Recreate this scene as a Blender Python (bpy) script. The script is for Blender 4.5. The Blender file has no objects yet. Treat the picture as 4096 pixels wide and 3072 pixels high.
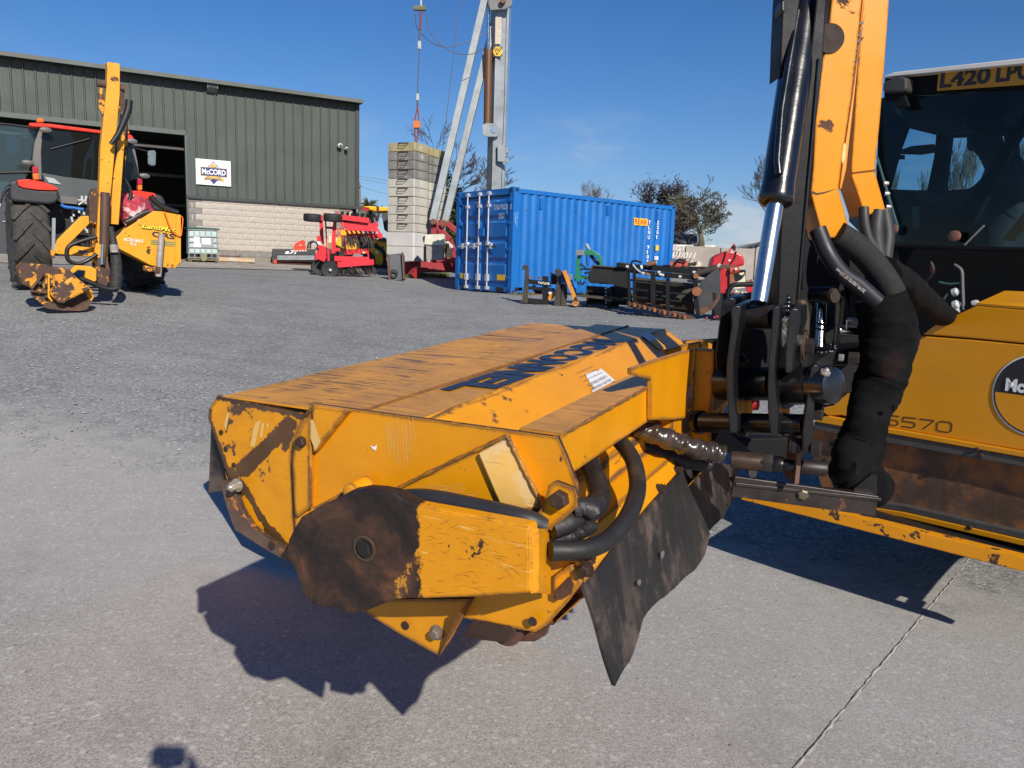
import bpy, bmesh, math, random
import numpy as np
from mathutils import Vector, Matrix
random.seed(7)
S = bpy.context.scene
COL = S.collection
# ---------------------------------------------------------------- camera, world, sun, exposure
H = 1.6; FPX = 3080.0; HY = 1075.0; ROLL = math.radians(1.8); CX, CY = 2048.0, 1536.0
PITCH = math.atan((CY - HY) * math.cos(ROLL) / FPX)
FWD = Vector((0, math.cos(PITCH), -math.sin(PITCH)))
_u = Vector((0, math.sin(PITCH), math.cos(PITCH))); _r = Vector((1, 0, 0))
RT = _r * math.cos(ROLL) + _u * math.sin(ROLL)
UP = -_r * math.sin(ROLL) + _u * math.cos(ROLL)
CAM = Vector((0, 0, H))
cd = bpy.data.cameras.new('camera'); cam = bpy.data.objects.new('camera', cd); COL.objects.link(cam)
cd.lens = 36.0 * FPX / 4096.0; cd.sensor_width = 36.0; cd.clip_start = 0.05; cd.clip_end = 2000
M3 = Matrix((RT, UP, -FWD)).transposed()
cam.matrix_world = Matrix.Translation(CAM) @ M3.to_4x4()
S.camera = cam
SUN = Vector((-0.34581102, 0.77429655, -0.52998075)).normalized()      # direction the light travels
W = bpy.data.worlds.new('World'); S.world = W; W.use_nodes = True
wn = W.node_tree; wn.nodes.clear()
def nd(nt, typ, ins=None, **props):
    n = nt.nodes.new(typ)
    for k, v in props.items(): setattr(n, k, v)
    for k, v in (ins or {}).items():
        s = n.inputs[k]
        if isinstance(v, bpy.types.NodeSocket): nt.links.new(v, s)
        else: s.default_value = v
    return n
def mth(nt, op, a, b=0.0, c=0.0, clamp=False):
    n = nd(nt, 'ShaderNodeMath', {0: a, 1: b, 2: c}, operation=op, use_clamp=clamp); return n.outputs[0]
def ramp(nt, fac, stops, interp='LINEAR'):
    n = nd(nt, 'ShaderNodeValToRGB', {0: fac}); cr = n.color_ramp; cr.interpolation = interp
    while len(cr.elements) < len(stops): cr.elements.new(0.5)
    for e, (p, c) in zip(cr.elements, stops):
        e.position = p; e.color = (c, c, c, 1) if isinstance(c, (int, float)) else (*c, 1)
    return n.outputs[0]
def mixc(nt, fac, a, b, blend='MIX'):
    n = nd(nt, 'ShaderNodeMix', data_type='RGBA', blend_type=blend)
    for i, v in ((0, fac), (6, a), (7, b)):
        s = n.inputs[i]
        if isinstance(v, bpy.types.NodeSocket): nt.links.new(v, s)
        elif i == 0: s.default_value = v
        else: s.default_value = (*v[:3], 1)
    return n.outputs[2]
sky = nd(wn, 'ShaderNodeTexSky', sky_type='NISHITA', sun_disc=False)
sky.sun_elevation = math.asin(-SUN.z); sky.sun_rotation = math.atan2(-SUN.x, -SUN.y)
sky.air_density = 1.0; sky.dust_density = 0.25; sky.ozone_density = 3.5; sky.altitude = 100
tc = nd(wn, 'ShaderNodeTexCoord')
hsv = nd(wn, 'ShaderNodeHueSaturation', {'Saturation': 1.27, 'Value': 1.48, 'Color': sky.outputs[0]})
# a few thin fair-weather clouds low over the horizon
sep = nd(wn, 'ShaderNodeSeparateXYZ', {0: tc.outputs['Generated']})
mp = nd(wn, 'ShaderNodeMapping', {'Vector': tc.outputs['Generated'], 'Scale': (1, 1, 2.6), 'Location': (0.31, 0.2, 0.1)})
cn = nd(wn, 'ShaderNodeTexNoise', {'Vector': mp.outputs[0], 'Scale': 4.2, 'Detail': 7, 'Roughness': .55})
low = ramp(wn, sep.outputs[2], [(0.0, 1.0), (0.12, .85), (0.19, 0.40), (0.25, 0.0)])
cl = mth(wn, 'MULTIPLY', ramp(wn, cn.outputs['Fac'], [(.505, 0.0), (.64, 1.0)]), low)
hz_ = ramp(wn, sep.outputs[2], [(0.0, .50), (0.06, .26), (0.2, 0.05), (.35, 0.0)])
clw = mth(wn, 'MAXIMUM', mth(wn, 'MULTIPLY', cl, .75), hz_)
tint = mixc(wn, 1.0, hsv.outputs[0], (.96, .96, 1.14), 'MULTIPLY')
col = mixc(wn, clw, tint, mixc(wn, cl, (2.7, 6.0, 10.9), (9.6, 10.6, 12.0)))
bg = nd(wn, 'ShaderNodeBackground', {'Color': col, 'Strength': 0.052})
wo = nd(wn, 'ShaderNodeOutputWorld', {'Surface': bg.outputs[0]})
sl = bpy.data.lights.new('sun', 'SUN'); sun = bpy.data.objects.new('sun', sl); COL.objects.link(sun)
sl.energy = 5.0; sl.angle = math.radians(0.53); sl.color = (1.0, 0.93, 0.82)
sun.rotation_euler = SUN.to_track_quat('-Z', 'Y').to_euler(); sun.location = (8, -15, 20)
S.view_settings.view_transform = 'Standard'; S.view_settings.look = 'None'
S.view_settings.exposure = 0.15; S.view_settings.gamma = 1.0; S.view_settings.use_curve_mapping = False
S.render.engine = 'CYCLES'
try: S.cycles.max_bounces = 6; S.cycles.transparent_max_bounces = 12
except Exception: pass
# ---------------------------------------------------------------- geometry helpers
def ray(px, py): return FWD + RT * ((px - CX) / FPX) - UP * ((py - CY) / FPX)
def at(px, py, Y):
    d = ray(px, py); return CAM + d * (Y / d.y)
def gz(px, py, z=0.0):
    d = ray(px, py); return CAM + d * ((z - H) / d.z)
def onplane(px, py, P, n):
    d = ray(px, py); return CAM + d * (((P - CAM).dot(n)) / d.dot(n))
def V(*a): return Vector(a)
WL = {}
def wl(o): return WL.get(o.name, Vector((0, 0, 0))) if o else Vector((0, 0, 0))
def prop(o, label=None, cat=None, group=None, kind=None):
    if label: o['label'] = label
    if cat: o['category'] = cat
    if group: o['group'] = group
    if kind: o['kind'] = kind
    return o
def thing(name, label, cat, loc, group=None):
    o = bpy.data.objects.new(name, None); COL.objects.link(o); o.empty_display_size = .1
    o.location = loc; WL[o.name] = Vector(loc); return prop(o, label, cat, group)
class MB:
    def __init__(s, F=None): s.v = []; s.f = []; s.F = F
    def P(s, p):
        p = Vector(p); return s.F @ p if s.F is not None else p
    def add(s, vs, fs):
        n = len(s.v); s.v += [s.P(p) for p in vs]; s.f += [[i + n for i in f] for f in fs]; return s
    def box(s, c, size, R=None):
        c = Vector(c); h = [x / 2 for x in size]; vs = []
        for z in (-1, 1):
            for x, y in ((-1, -1), (1, -1), (1, 1), (-1, 1)):
                p = Vector((x * h[0], y * h[1], z * h[2]));  p = (R @ p) if R is not None else p; vs.append(c + p)
        return s.add(vs, [[3, 2, 1, 0], [4, 5, 6, 7], [0, 1, 5, 4], [1, 2, 6, 5], [2, 3, 7, 6], [3, 0, 4, 7]])
    def bb(s, a, b):
        a = Vector(a); b = Vector(b); return s.box((a + b) / 2, [abs(b[i] - a[i]) for i in range(3)])
    def prism(s, poly, d):
        """poly: 3D points of one face; d: extrusion vector"""
        poly = [Vector(p) for p in poly]; d = Vector(d); n = len(poly)
        nn = Vector((0, 0, 0))
        for i in range(n): nn += (poly[i] - poly[0]).cross(poly[(i + 1) % n] - poly[0])
        if nn.dot(d) > 0: poly = poly[::-1]
        vs = poly + [p + d for p in poly]
        return s.add(vs, [list(range(n)), list(range(2 * n - 1, n - 1, -1))] + [[i, i + n, (i + 1) % n + n, (i + 1) % n] for i in range(n)])
    def bar(s, a, b, w, h, up=(0, 0, 1)):
        a = Vector(a); b = Vector(b); d = b - a; up = Vector(up)
        x = d.cross(up)
        if x.length < 1e-6: x = d.cross(Vector((0, 1, 0)))
        x.normalize(); y = x.cross(d).normalized(); x = x * (w / 2); y = y * (h / 2)
        return s.prism([a - x - y, a + x - y, a + x + y, a - x + y], d)
    def tube(s, pts, r, n=8, cap=True, flat=1.0):
        pts = [Vector(p) for p in pts]; m = len(pts); R = r if isinstance(r, (list, tuple)) else [r] * m
        if len(R) != m: R = [float(q) for q in np.interp(np.linspace(0, 1, m), np.linspace(0, 1, len(R)), R)]
        vs = []; fs = []; prev = None
        for i, p in enumerate(pts):
            t = (pts[min(i + 1, m - 1)] - pts[max(i - 1, 0)]).normalized()
            if prev is None:
                a = t.orthogonal().normalized()
            else:
                a = (prev - t * prev.dot(t))
                a = a.normalized() if a.length > 1e-6 else t.orthogonal().normalized()
            prev = a; b = t.cross(a)
            for k in range(n):
                q = 2 * math.pi * k / n; vs.append(p + a * (R[i] * math.cos(q)) + b * (R[i] * math.sin(q) * flat))
        for i in range(m - 1):
            for k in range(n):
                k2 = (k + 1) % n; fs.append([i * n + k, i * n + k2, (i + 1) * n + k2, (i + 1) * n + k])
        if cap: fs.append(list(range(n))[::-1]); fs.append([(m - 1) * n + k for k in range(n)])
        return s.add(vs, fs)
    def cyl(s, a, b, r, n=16, r2=None): return s.tube([a, b], [r, r if r2 is None else r2], n)
    def lathe(s, a, ax, prof, n=24):
        """prof: list of (distance along ax, radius)"""
        a = Vector(a); ax = Vector(ax).normalized(); return s.tube_prof(a, ax, prof, n)
    def tube_prof(s, a, ax, prof, n):
        x = ax.orthogonal().normalized(); y = ax.cross(x); vs = []; fs = []
        for (t, r) in prof:
            for k in range(n):
                q = 2 * math.pi * k / n; vs.append(a + ax * t + x * (r * math.cos(q)) + y * (r * math.sin(q)))
        m = len(prof)
        for i in range(m - 1):
            for k in range(n):
                k2 = (k + 1) % n; fs.append([i * n + k, i * n + k2, (i + 1) * n + k2, (i + 1) * n + k])
        fs.append(list(range(n))[::-1]); fs.append([(m - 1) * n + k for k in range(n)])
        return s.add(vs, fs)
    def plate(s, poly, t):
        """flat plate: polygon thickened by t along its own normal (t signed)"""
        poly = [Vector(p) for p in poly]; nn = Vector((0, 0, 0))
        for i in range(len(poly)): nn += (poly[i] - poly[0]).cross(poly[(i + 1) % len(poly)] - poly[0])
        return s.prism(poly, nn.normalized() * t)
    def build(s, name, mat, parent=None, smooth=None, bevel=0, kind=None, base=None, label=None, cat=None, group=None, seg=2):
        if parent is not None: org = wl(parent)
        elif base is not None: org = Vector(base)
        else:
            a = np.array([tuple(p) for p in s.v]); org = Vector(((a[:, 0].min() + a[:, 0].max()) / 2, (a[:, 1].min() + a[:, 1].max()) / 2, a[:, 2].min()))
        me = bpy.data.meshes.new(name); me.from_pydata([p - org for p in s.v], [], s.f); me.update()
        o = bpy.data.objects.new(name, me); COL.objects.link(o)
        WL[o.name] = org.copy()
        if parent is not None: o.parent = parent
        else: o.location = org
        if mat is not None: me.materials.append(mat)
        if smooth:
            for p in me.polygons: p.use_smooth = True
            me.set_sharp_from_angle(angle=math.radians(smooth))
        if bevel:
            b = o.modifiers.new('bevel', 'BEVEL'); b.width = bevel; b.segments = seg; b.limit_method = 'ANGLE'; b.angle_limit = math.radians(35); b.harden_normals = False
        return prop(o, label, cat, group, kind)
def inst(name, me, loc, parent, label=None, rot=None):
    o = bpy.data.objects.new(name, me); COL.objects.link(o); o.parent = parent
    o.location = Vector(loc) - wl(parent); WL[o.name] = Vector(loc)
    if rot: o.rotation_euler = rot
    if label: o['label'] = label
    return o
def mesh_of(mb, name, mat, smooth=None):
    me = bpy.data.meshes.new(name); me.from_pydata(mb.v, [], mb.f); me.update(); me.materials.append(mat)
    if smooth:
        for p in me.polygons: p.use_smooth = True
        me.set_sharp_from_angle(angle=math.radians(smooth))
    return me
def smoothpts(pts, n=6):
    pts = [Vector(p) for p in pts]; out = []
    P = [pts[0] * 2 - pts[1]] + pts + [pts[-1] * 2 - pts[-2]]
    for i in range(1, len(P) - 2):
        for k in range(n):
            t = k / n; a, b, c, d = P[i - 1], P[i], P[i + 1], P[i + 2]
            out.append(0.5 * ((2 * b) + (-a + c) * t + (2 * a - 5 * b + 4 * c - d) * t * t + (-a + 3 * b - 3 * c + d) * t ** 3))
    out.append(pts[-1]); return out
def hose(name, pts, r, mat, parent, n=12, sub=6, **k):
    m = MB(); m.tube(smoothpts(pts, sub), r, n); return m.build(name, mat, parent, smooth=50, **k)
def text(name, s, O, xd, yd, h, mat, parent, w=None, ext=.002, bold=0.0, shear=0, **k):
    """flat lettering lying on a surface: O lower left corner, xd/yd directions, h cap height, w total width"""
    cu = bpy.data.curves.new(name, 'FONT'); cu.body = s; cu.size = 1.0; cu.extrude = 0.0; cu.offset = bold; cu.shear = shear; cu.resolution_u = 3
    to = bpy.data.objects.new(name, cu); COL.objects.link(to); bpy.context.view_layer.update()
    me = bpy.data.meshes.new_from_object(to); bpy.data.objects.remove(to); bpy.data.curves.remove(cu)
    xs = [v.co.x for v in me.vertices]; ys = [v.co.y for v in me.vertices]
    x0, x1, y0, y1 = min(xs), max(xs), min(ys), max(ys); sy = h / (y1 - y0); sx = sy if w is None else w / (x1 - x0)
    xd = Vector(xd).normalized(); yd = Vector(yd).normalized(); nn = xd.cross(yd); org = wl(parent); O = Vector(O)
    for v in me.vertices: v.co = O + xd * ((v.co.x - x0) * sx) + yd * ((v.co.y - y0) * sy) + nn * ext - org
    me.name = name; me.materials.clear(); me.materials.append(mat)
    o = bpy.data.objects.new(name, me); COL.objects.link(o); o.parent = parent; WL[o.name] = org.copy()
    if parent is None: pass
    return prop(o, **k)
# ---------------------------------------------------------------- materials
MT = {}
def mat(name, col, rough=.6, metal=0.0, var=.12, scale=4.0, bump=0.0, bscale=40.0, chip=0.0, chipcol=(.05, .025, .012), chipscale=9.0,
        edge=0.0, edgecol=(.035, .02, .014), dirt=0.0, dirtcol=(.16, .13, .10), streak=0.0, scratch=0.0, spec=.5, coat=0.0, blotch=None, trans=0.0, uvs=(1, 1, 1), alpha=1.0, emis=None):
    if name in MT: return MT[name]
    m = bpy.data.materials.new(name); m.use_nodes = True; nt = m.node_tree; b = nt.nodes['Principled BSDF']
    tc = nd(nt, 'ShaderNodeTexCoord'); mp = nd(nt, 'ShaderNodeMapping', {'Vector': tc.outputs['Object'], 'Scale': uvs}); co = mp.outputs[0]
    def nz(sc, det=5, ro=.55, vec=None, dist=0.0): return nd(nt, 'ShaderNodeTexNoise', {'Vector': vec or co, 'Scale': sc, 'Detail': det, 'Roughness': ro, 'Distortion': dist}).outputs['Fac']
    n1 = nz(scale); lo = tuple(max(0, c * (1 - var)) for c in col); hi = tuple(min(1, c * (1 + var)) for c in col)
    c = ramp(nt, n1, [(.3, lo), (.7, hi)]); r = ramp(nt, nz(scale * 2.3), [(.3, max(0, rough - .08)), (.7, min(1, rough + .08))])
    if blotch:
        bc, bs, b0, b1 = blotch; c = mixc(nt, ramp(nt, nz(bs, 7, .62), [(b0, 0.0), (b1, 1.0)]), c, bc)
    if dirt:
        c = mixc(nt, mth(nt, 'MULTIPLY', ramp(nt, nz(scale * .9, 8, .65, dist=.6), [(.44, 0.0), (.72, 1.0)]), dirt), c, dirtcol)
    if streak:
        ms = nd(nt, 'ShaderNodeMapping', {'Vector': tc.outputs['Object'], 'Scale': (6, 6, .5)})
        c = mixc(nt, mth(nt, 'MULTIPLY', ramp(nt, nz(3.0, 6, .6, ms.outputs[0]), [(.5, 0.0), (.75, 1.0)]), streak), c, dirtcol)
    mets = metal; msk = None
    if scratch:
        tot = None
        for ang, sc_ in ((.25, 1.0), (-.5, .8), (1.3, 1.2)):
            ms = nd(nt, 'ShaderNodeMapping', {'Vector': tc.outputs['Object'], 'Rotation': (ang, ang * .7, ang), 'Scale': (2.2 * sc_, 2.2 * sc_, 60 * sc_)})
            q = mth(nt, 'MULTIPLY', ramp(nt, nz(3.2, 3, .6, ms.outputs[0]), [(.655, 0.0), (.68, 1.0)]), ramp(nt, nz(3.1 + sc_, 2), [(.45, 0.0), (.6, 1.0)]))
            tot = q if tot is None else mth(nt, 'MAXIMUM', tot, q)
        c = mixc(nt, mth(nt, 'MULTIPLY', tot, scratch), c, (.07, .035, .015))
    if chip:
        th = .70 - .35 * chip
        msk = ramp(nt, nz(chipscale, 9, .68), [(th, 0.0), (th + .02, 1.0)])
    if edge:
        bv = nd(nt, 'ShaderNodeBevel', {'Radius': edge}, samples=6); gm = nd(nt, 'ShaderNodeNewGeometry')
        dt = nd(nt, 'ShaderNodeVectorMath', {0: bv.outputs[0], 1: gm.outputs['True Normal']}, operation='DOT_PRODUCT').outputs['Value']
        e = mth(nt, 'SUBTRACT', 1.0, dt); e = mth(nt, 'MULTIPLY', e, 6.0); e = mth(nt, 'ADD', e, mth(nt, 'MULTIPLY', mth(nt, 'SUBTRACT', nz(28, 6, .7), .56), 3.2))
        e = mth(nt, 'MULTIPLY', ramp(nt, e, [(.3, 0.0), (.42, 1.0)]), ramp(nt, mth(nt, 'SUBTRACT', 1.0, dt), [(.01, 0.0), (.03, 1.0)]))
        msk = e if msk is None else mth(nt, 'MAXIMUM', msk, e)
    if msk is not None:
        rc = ramp(nt, nz(14, 8, .7), [(.35, edgecol), (.62, chipcol), (.8, tuple(min(1, x * 1.9) for x in chipcol))])
        c = mixc(nt, msk, c, rc); r = mixc(nt, msk, r, (.8, .8, .8))
    nt.links.new(c, b.inputs['Base Color']); nt.links.new(r, b.inputs['Roughness'])
    b.inputs['Metallic'].default_value = metal; b.inputs['Specular IOR Level'].default_value = spec
    b.inputs['Coat Weight'].default_value = coat; b.inputs['Coat Roughness'].default_value = .15
    if trans: b.inputs['Transmission Weight'].default_value = trans; b.inputs['IOR'].default_value = 1.1
    if alpha < 1: b.inputs['Alpha'].default_value = alpha
    if emis: b.inputs['Emission Color'].default_value = (*emis[:3], 1); b.inputs['Emission Strength'].default_value = emis[3]
    if bump or msk is not None:
        hgt = nz(bscale, 5, .6) if bump else 0.5
        if msk is not None: hgt = mth(nt, 'SUBTRACT', mth(nt, 'MULTIPLY', hgt, max(bump, .15)), mth(nt, 'MULTIPLY', msk, .25)) if bump else mth(nt, 'MULTIPLY', msk, -.3)
        bp = nd(nt, 'ShaderNodeBump', {'Height': hgt, 'Strength': min(1, max(bump, .3)), 'Distance': .003 if not bump else .004})
        nt.links.new(bp.outputs[0], b.inputs['Normal'])
    MT[name] = m; return m
def glass(name, col=(.75, .85, .85), alpha=.25, rough=.03, refl=1.0):
    """window glass: mostly see-through with a tint and a mirror-like surface"""
    if name in MT: return MT[name]
    m = bpy.data.materials.new(name); m.use_nodes = True; nt = m.node_tree; nt.nodes.clear()
    tr = nd(nt, 'ShaderNodeBsdfTransparent', {'Color': (*col, 1)}); gl = nd(nt, 'ShaderNodeBsdfGlossy', {'Color': (refl, refl, refl, 1), 'Roughness': rough})
    df = nd(nt, 'ShaderNodeBsdfDiffuse', {'Color': (.35, .4, .38, 1)})
    fr = nd(nt, 'ShaderNodeFresnel', {'IOR': 1.5})
    m1 = nd(nt, 'ShaderNodeMixShader', {0: alpha, 1: tr.outputs[0], 2: df.outputs[0]}); m2 = nd(nt, 'ShaderNodeMixShader', {0: fr.outputs[0], 1: m1.outputs[0], 2: gl.outputs[0]})
    nd(nt, 'ShaderNodeOutputMaterial', {'Surface': m2.outputs[0]}); MT[name] = m; return m
# ================================================================ SETTING: terrain
WA = V(-16.2, 24.4, 0); WB = V(-6.03, 29.9, 0); WD = (WB - WA).normalized(); WNV = V(WD.y, -WD.x, 0)     # wall direction, outward normal
def sstep(a, b, x):
    t = min(1, max(0, (x - a) / (b - a))); return t * t * (3 - 2 * t)
def gh(x, y):
    zr = .065 * max(0.0, y - 4.1); zl = .128 * max(0.0, y - 4.1) if y < 12.4 else 1.06 + .036 * (y - 12.4)
    k = sstep(.06, .6, -x / max(y, .5)); z = zr * (1 - k) + zl * k
    z = min(z, 1.58 + .004 * max(0, y - 28))
    s = WNV.dot(V(x, y, 0) - WB)
    k = 1 - sstep(3.0, 9.0, s)
    if x < 0.5 and y > 12: z = z * (1 - k) + (1.55 - .066 * max(0, s)) * k
    d = math.hypot(x - 1.4, y - 21.6); kk = (1 - sstep(2.6, 5.5, d)); z = z * (1 - kk) + (.975) * kk if y > 19.6 else z * (1 - kk * sstep(17.5, 19.6, y)) + .975 * kk * sstep(17.5, 19.6, y)
    return z
def gp(px, py):
    """terrain point seen at a pixel"""
    d = ray(px, py); t = 1.0
    for i in range(4000):
        p = CAM + d * t
        if p.z <= gh(p.x, p.y): return V(p.x, p.y, gh(p.x, p.y))
        t += .02
    return CAM + d * t
def ground_mat(name, kind):
    m = bpy.data.materials.new(name); m.use_nodes = True; nt = m.node_tree; b = nt.nodes['Principled BSDF']
    g = nd(nt, 'ShaderNodeNewGeometry'); P = g.outputs['Position']; sp = nd(nt, 'ShaderNodeSeparateXYZ', {0: P})
    def nz(sc, det=6, ro=.6, dist=0, vec=None): return nd(nt, 'ShaderNodeTexNoise', {'Vector': vec or P, 'Scale': sc, 'Detail': det, 'Roughness': ro, 'Distortion': dist}).outputs['Fac']
    # gravel: grey stone chips in dust
    vo = nd(nt, 'ShaderNodeTexVoronoi', {'Vector': P, 'Scale': 55.0, 'Randomness': 1.0})
    vl = nd(nt, 'ShaderNodeTexVoronoi', {'Vector': P, 'Scale': 17.0, 'Randomness': 1.0})
    sepc = nd(nt, 'ShaderNodeSeparateColor', {0: vo.outputs['Color']}); sepl = nd(nt, 'ShaderNodeSeparateColor', {0: vl.outputs['Color']})
    big = nz(.42, 4); med = nz(2.2, 7, .65)
    base = ramp(nt, mth(nt, 'ADD', mth(nt, 'MULTIPLY', big, .5), mth(nt, 'MULTIPLY', med, .5)), [(.36, (.175, .178, .176)), (.5, (.235, .238, .233)), (.64, (.305, .305, .297))])
    chips = ramp(nt, sepc.outputs[0], [(0, (.10, .10, .10)), (.5, (.21, .21, .205)), (.78, (.29, .29, .285)), (.95, (.52, .52, .51))])
    gcol = mixc(nt, ramp(nt, nz(7, 4), [(.35, .25), (.65, .62)]), base, chips)
    spk = mth(nt, 'MULTIPLY', ramp(nt, sepl.outputs[1], [(.93, 0.0), (.94, 1.0)]), ramp(nt, vl.outputs['Distance'], [(.0, 1.0), (.32, 0.6), (.4, 0.0)]))
    gcol = mixc(nt, mth(nt, 'MULTIPLY', spk, .6), gcol, (.50, .50, .48))
    scr = nd(nt, 'ShaderNodeMapping', {'Vector': P, 'Scale': (.9, .14, 1), 'Rotation': (0, 0, .45)}); gcol = mixc(nt, mth(nt, 'MULTIPLY', ramp(nt, nz(1.3, 5, .6, .3, scr.outputs[0]), [(.55, 0.0), (.70, 1.0)]), .2), gcol, (.36, .355, .34))
    trk = nd(nt, 'ShaderNodeMapping', {'Vector': P, 'Scale': (.35, 1.6, 1), 'Rotation': (0, 0, .35)})
    gcol = mixc(nt, mth(nt, 'MULTIPLY', ramp(nt, nz(1.0, 5, .6, .4, trk.outputs[0]), [(.50, 0.0), (.75, 1.0)]), .25), gcol, (.085, .085, .083))
    # concrete: pinkish grey with worn aggregate and pale flecks
    cb = ramp(nt, mth(nt, 'ADD', mth(nt, 'MULTIPLY', nz(.9, 5), .55), mth(nt, 'MULTIPLY', nz(5.5, 6, .65), .45)), [(.34, (.27, .248, .228)), (.52, (.38, .354, .33)), (.68, (.48, .455, .43))])
    vf = nd(nt, 'ShaderNodeTexVoronoi', {'Vector': P, 'Scale': 210.0}); sf = nd(nt, 'ShaderNodeSeparateColor', {0: vf.outputs['Color']})
    cb = mixc(nt, .52, cb, ramp(nt, sf.outputs[0], [(0, (.12, .10, .09)), (.5, (.30, .262, .23)), (.9, (.47, .43, .39))]))
    fl = ramp(nt, nz(34, 9, .74, .1), [(.53, 0.0), (.58, 1.0)]); fl2 = ramp(nt, nz(2.6, 4), [(.38, .25), (.6, 1.0)])
    cb = mixc(nt, mth(nt, 'MULTIPLY', mth(nt, 'MULTIPLY', fl, fl2), .30), cb, (.60, .58, .55))
    for vs_, lo_, amt in ((30.0, .70, .62), (75.0, .66, .5)):
        wv = nd(nt, 'ShaderNodeTexNoise', {'Vector': P, 'Scale': vs_ * 1.4, 'Detail': 4}); dv = nd(nt, 'ShaderNodeVectorMath', {0: nd(nt, 'ShaderNodeVectorMath', {0: wv.outputs['Color'], 3: .9 / vs_}, operation='SCALE').outputs[0], 1: P}, operation='ADD').outputs[0]
        vv_ = nd(nt, 'ShaderNodeTexVoronoi', {'Vector': dv, 'Scale': vs_}); vr = nd(nt, 'ShaderNodeSeparateColor', {0: vv_.outputs['Color']})
        fk = mth(nt, 'MULTIPLY', ramp(nt, vr.outputs[0], [(lo_, 0.0), (lo_ + .03, 1.0)]), ramp(nt, vv_.outputs['Distance'], [(.18, 1.0), (.42, 0.0)])); cb = mixc(nt, mth(nt, 'MULTIPLY', fk, amt), cb, (.60, .575, .54))
        dk = mth(nt, 'MULTIPLY', ramp(nt, vr.outputs[1], [(.84, 0.0), (.86, 1.0)]), ramp(nt, vv_.outputs['Distance'], [(.1, 1.0), (.35, 0.0)])); cb = mixc(nt, mth(nt, 'MULTIPLY', dk, amt * .7), cb, (.17, .155, .145))
    fl3 = ramp(nt, nz(120, 6, .7), [(.55, 0.0), (.64, 1.0)]); cb = mixc(nt, mth(nt, 'MULTIPLY', fl3, .65), cb, (.58, .56, .53))
    pit = ramp(nt, nz(48, 4, .6), [(.30, 1.0), (.34, 0.0)]); cb = mixc(nt, mth(nt, 'MULTIPLY', pit, .7), cb, (.11, .10, .092))
    stn = ramp(nt, nz(1.3, 6, .6, .8), [(.55, 0.0), (.7, 1.0)]); cb = mixc(nt, mth(nt, 'MULTIPLY', stn, .28), cb, (.17, .15, .135)); stn2 = ramp(nt, nz(.55, 7, .7, 1.5), [(.56, 0.0), (.66, 1.0)]); cb = mixc(nt, mth(nt, 'MULTIPLY', stn2, .35), cb, (.20, .175, .155))
    # grey worn towards the yard
    edge = mth(nt, 'ADD', sp.outputs[1], mth(nt, 'MULTIPLY', nz(.7, 5, .6), 1.6)); edge = mth(nt, 'ADD', edge, mth(nt, 'MULTIPLY', sp.outputs[0], .35))
    grey = ramp(nt, mth(nt, 'MULTIPLY', edge, .1), [(.26, 0.0), (.40, .85)]); cb = mixc(nt, grey, cb, mixc(nt, .5, cb, (.33, .335, .33)))
    cov = ramp(nt, mth(nt, 'ADD', mth(nt, 'MULTIPLY', edge, .1), mth(nt, 'MULTIPLY', mth(nt, 'SUBTRACT', nz(3.5, 7, .65), .5), .22)), [(.52, 0.0), (.60, 1.0)])
    # pale ballast close up to the boundary, then darker
    c = mixc(nt, cov, cb, gcol)
    if kind == 'apron':
        c = ramp(nt, mth(nt, 'ADD', mth(nt, 'MULTIPLY', nz(.6, 5), .5), mth(nt, 'MULTIPLY', nz(6, 5), .5)), [(.36, (.20, .18, .155)), (.5, (.34, .31, .27)), (.64, (.42, .38, .33))])
    nt.links.new(c, b.inputs['Base Color']); b.inputs['Roughness'].default_value = .93; b.inputs['Specular IOR Level'].default_value = .2
    hg = mth(nt, 'ADD', mth(nt, 'MULTIPLY', mth(nt, 'SUBTRACT', 1.0, vo.outputs['Distance']), cov), mth(nt, 'MULTIPLY', mth(nt, 'ADD', nz(60, 6, .7), mth(nt, 'MULTIPLY', pit, -.8)), .8))
    bp = nd(nt, 'ShaderNodeBump', {'Height': hg, 'Strength': .55, 'Distance': .006}); nt.links.new(bp.outputs[0], b.inputs['Normal'])
    return m
GM = ground_mat('yard_gravel', 'g')
def sheet(name, xs, ys, dz, m, keep=None):
    mb = MB(); nx = len(xs); ny = len(ys)
    vs = [(x, y, gh(x, y) + dz) for y in ys for x in xs]; fs = []
    for j in range(ny - 1):
        for i in range(nx - 1):
            fs.append([j * nx + i, j * nx + i + 1, (j + 1) * nx + i + 1, (j + 1) * nx + i])
    mb.add(vs, fs); return mb.build(name, m, None, smooth=180, kind='structure', base=(0, 0, 0))
def lin(a, b, n): return [a + (b - a) * i / (n - 1) for i in range(n)]
xs = [-400, -200, -100, -60] + lin(-40, 40, 81) + [60, 100, 200, 400]
ys = [-60, -20, -8, -2, 0, 1.5, 3] + lin(3.2, 34, 78) + [38, 45, 60, 90, 150, 250, 400, 800]
sheet('yard_ground', xs, ys, 0.0, GM)
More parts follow.
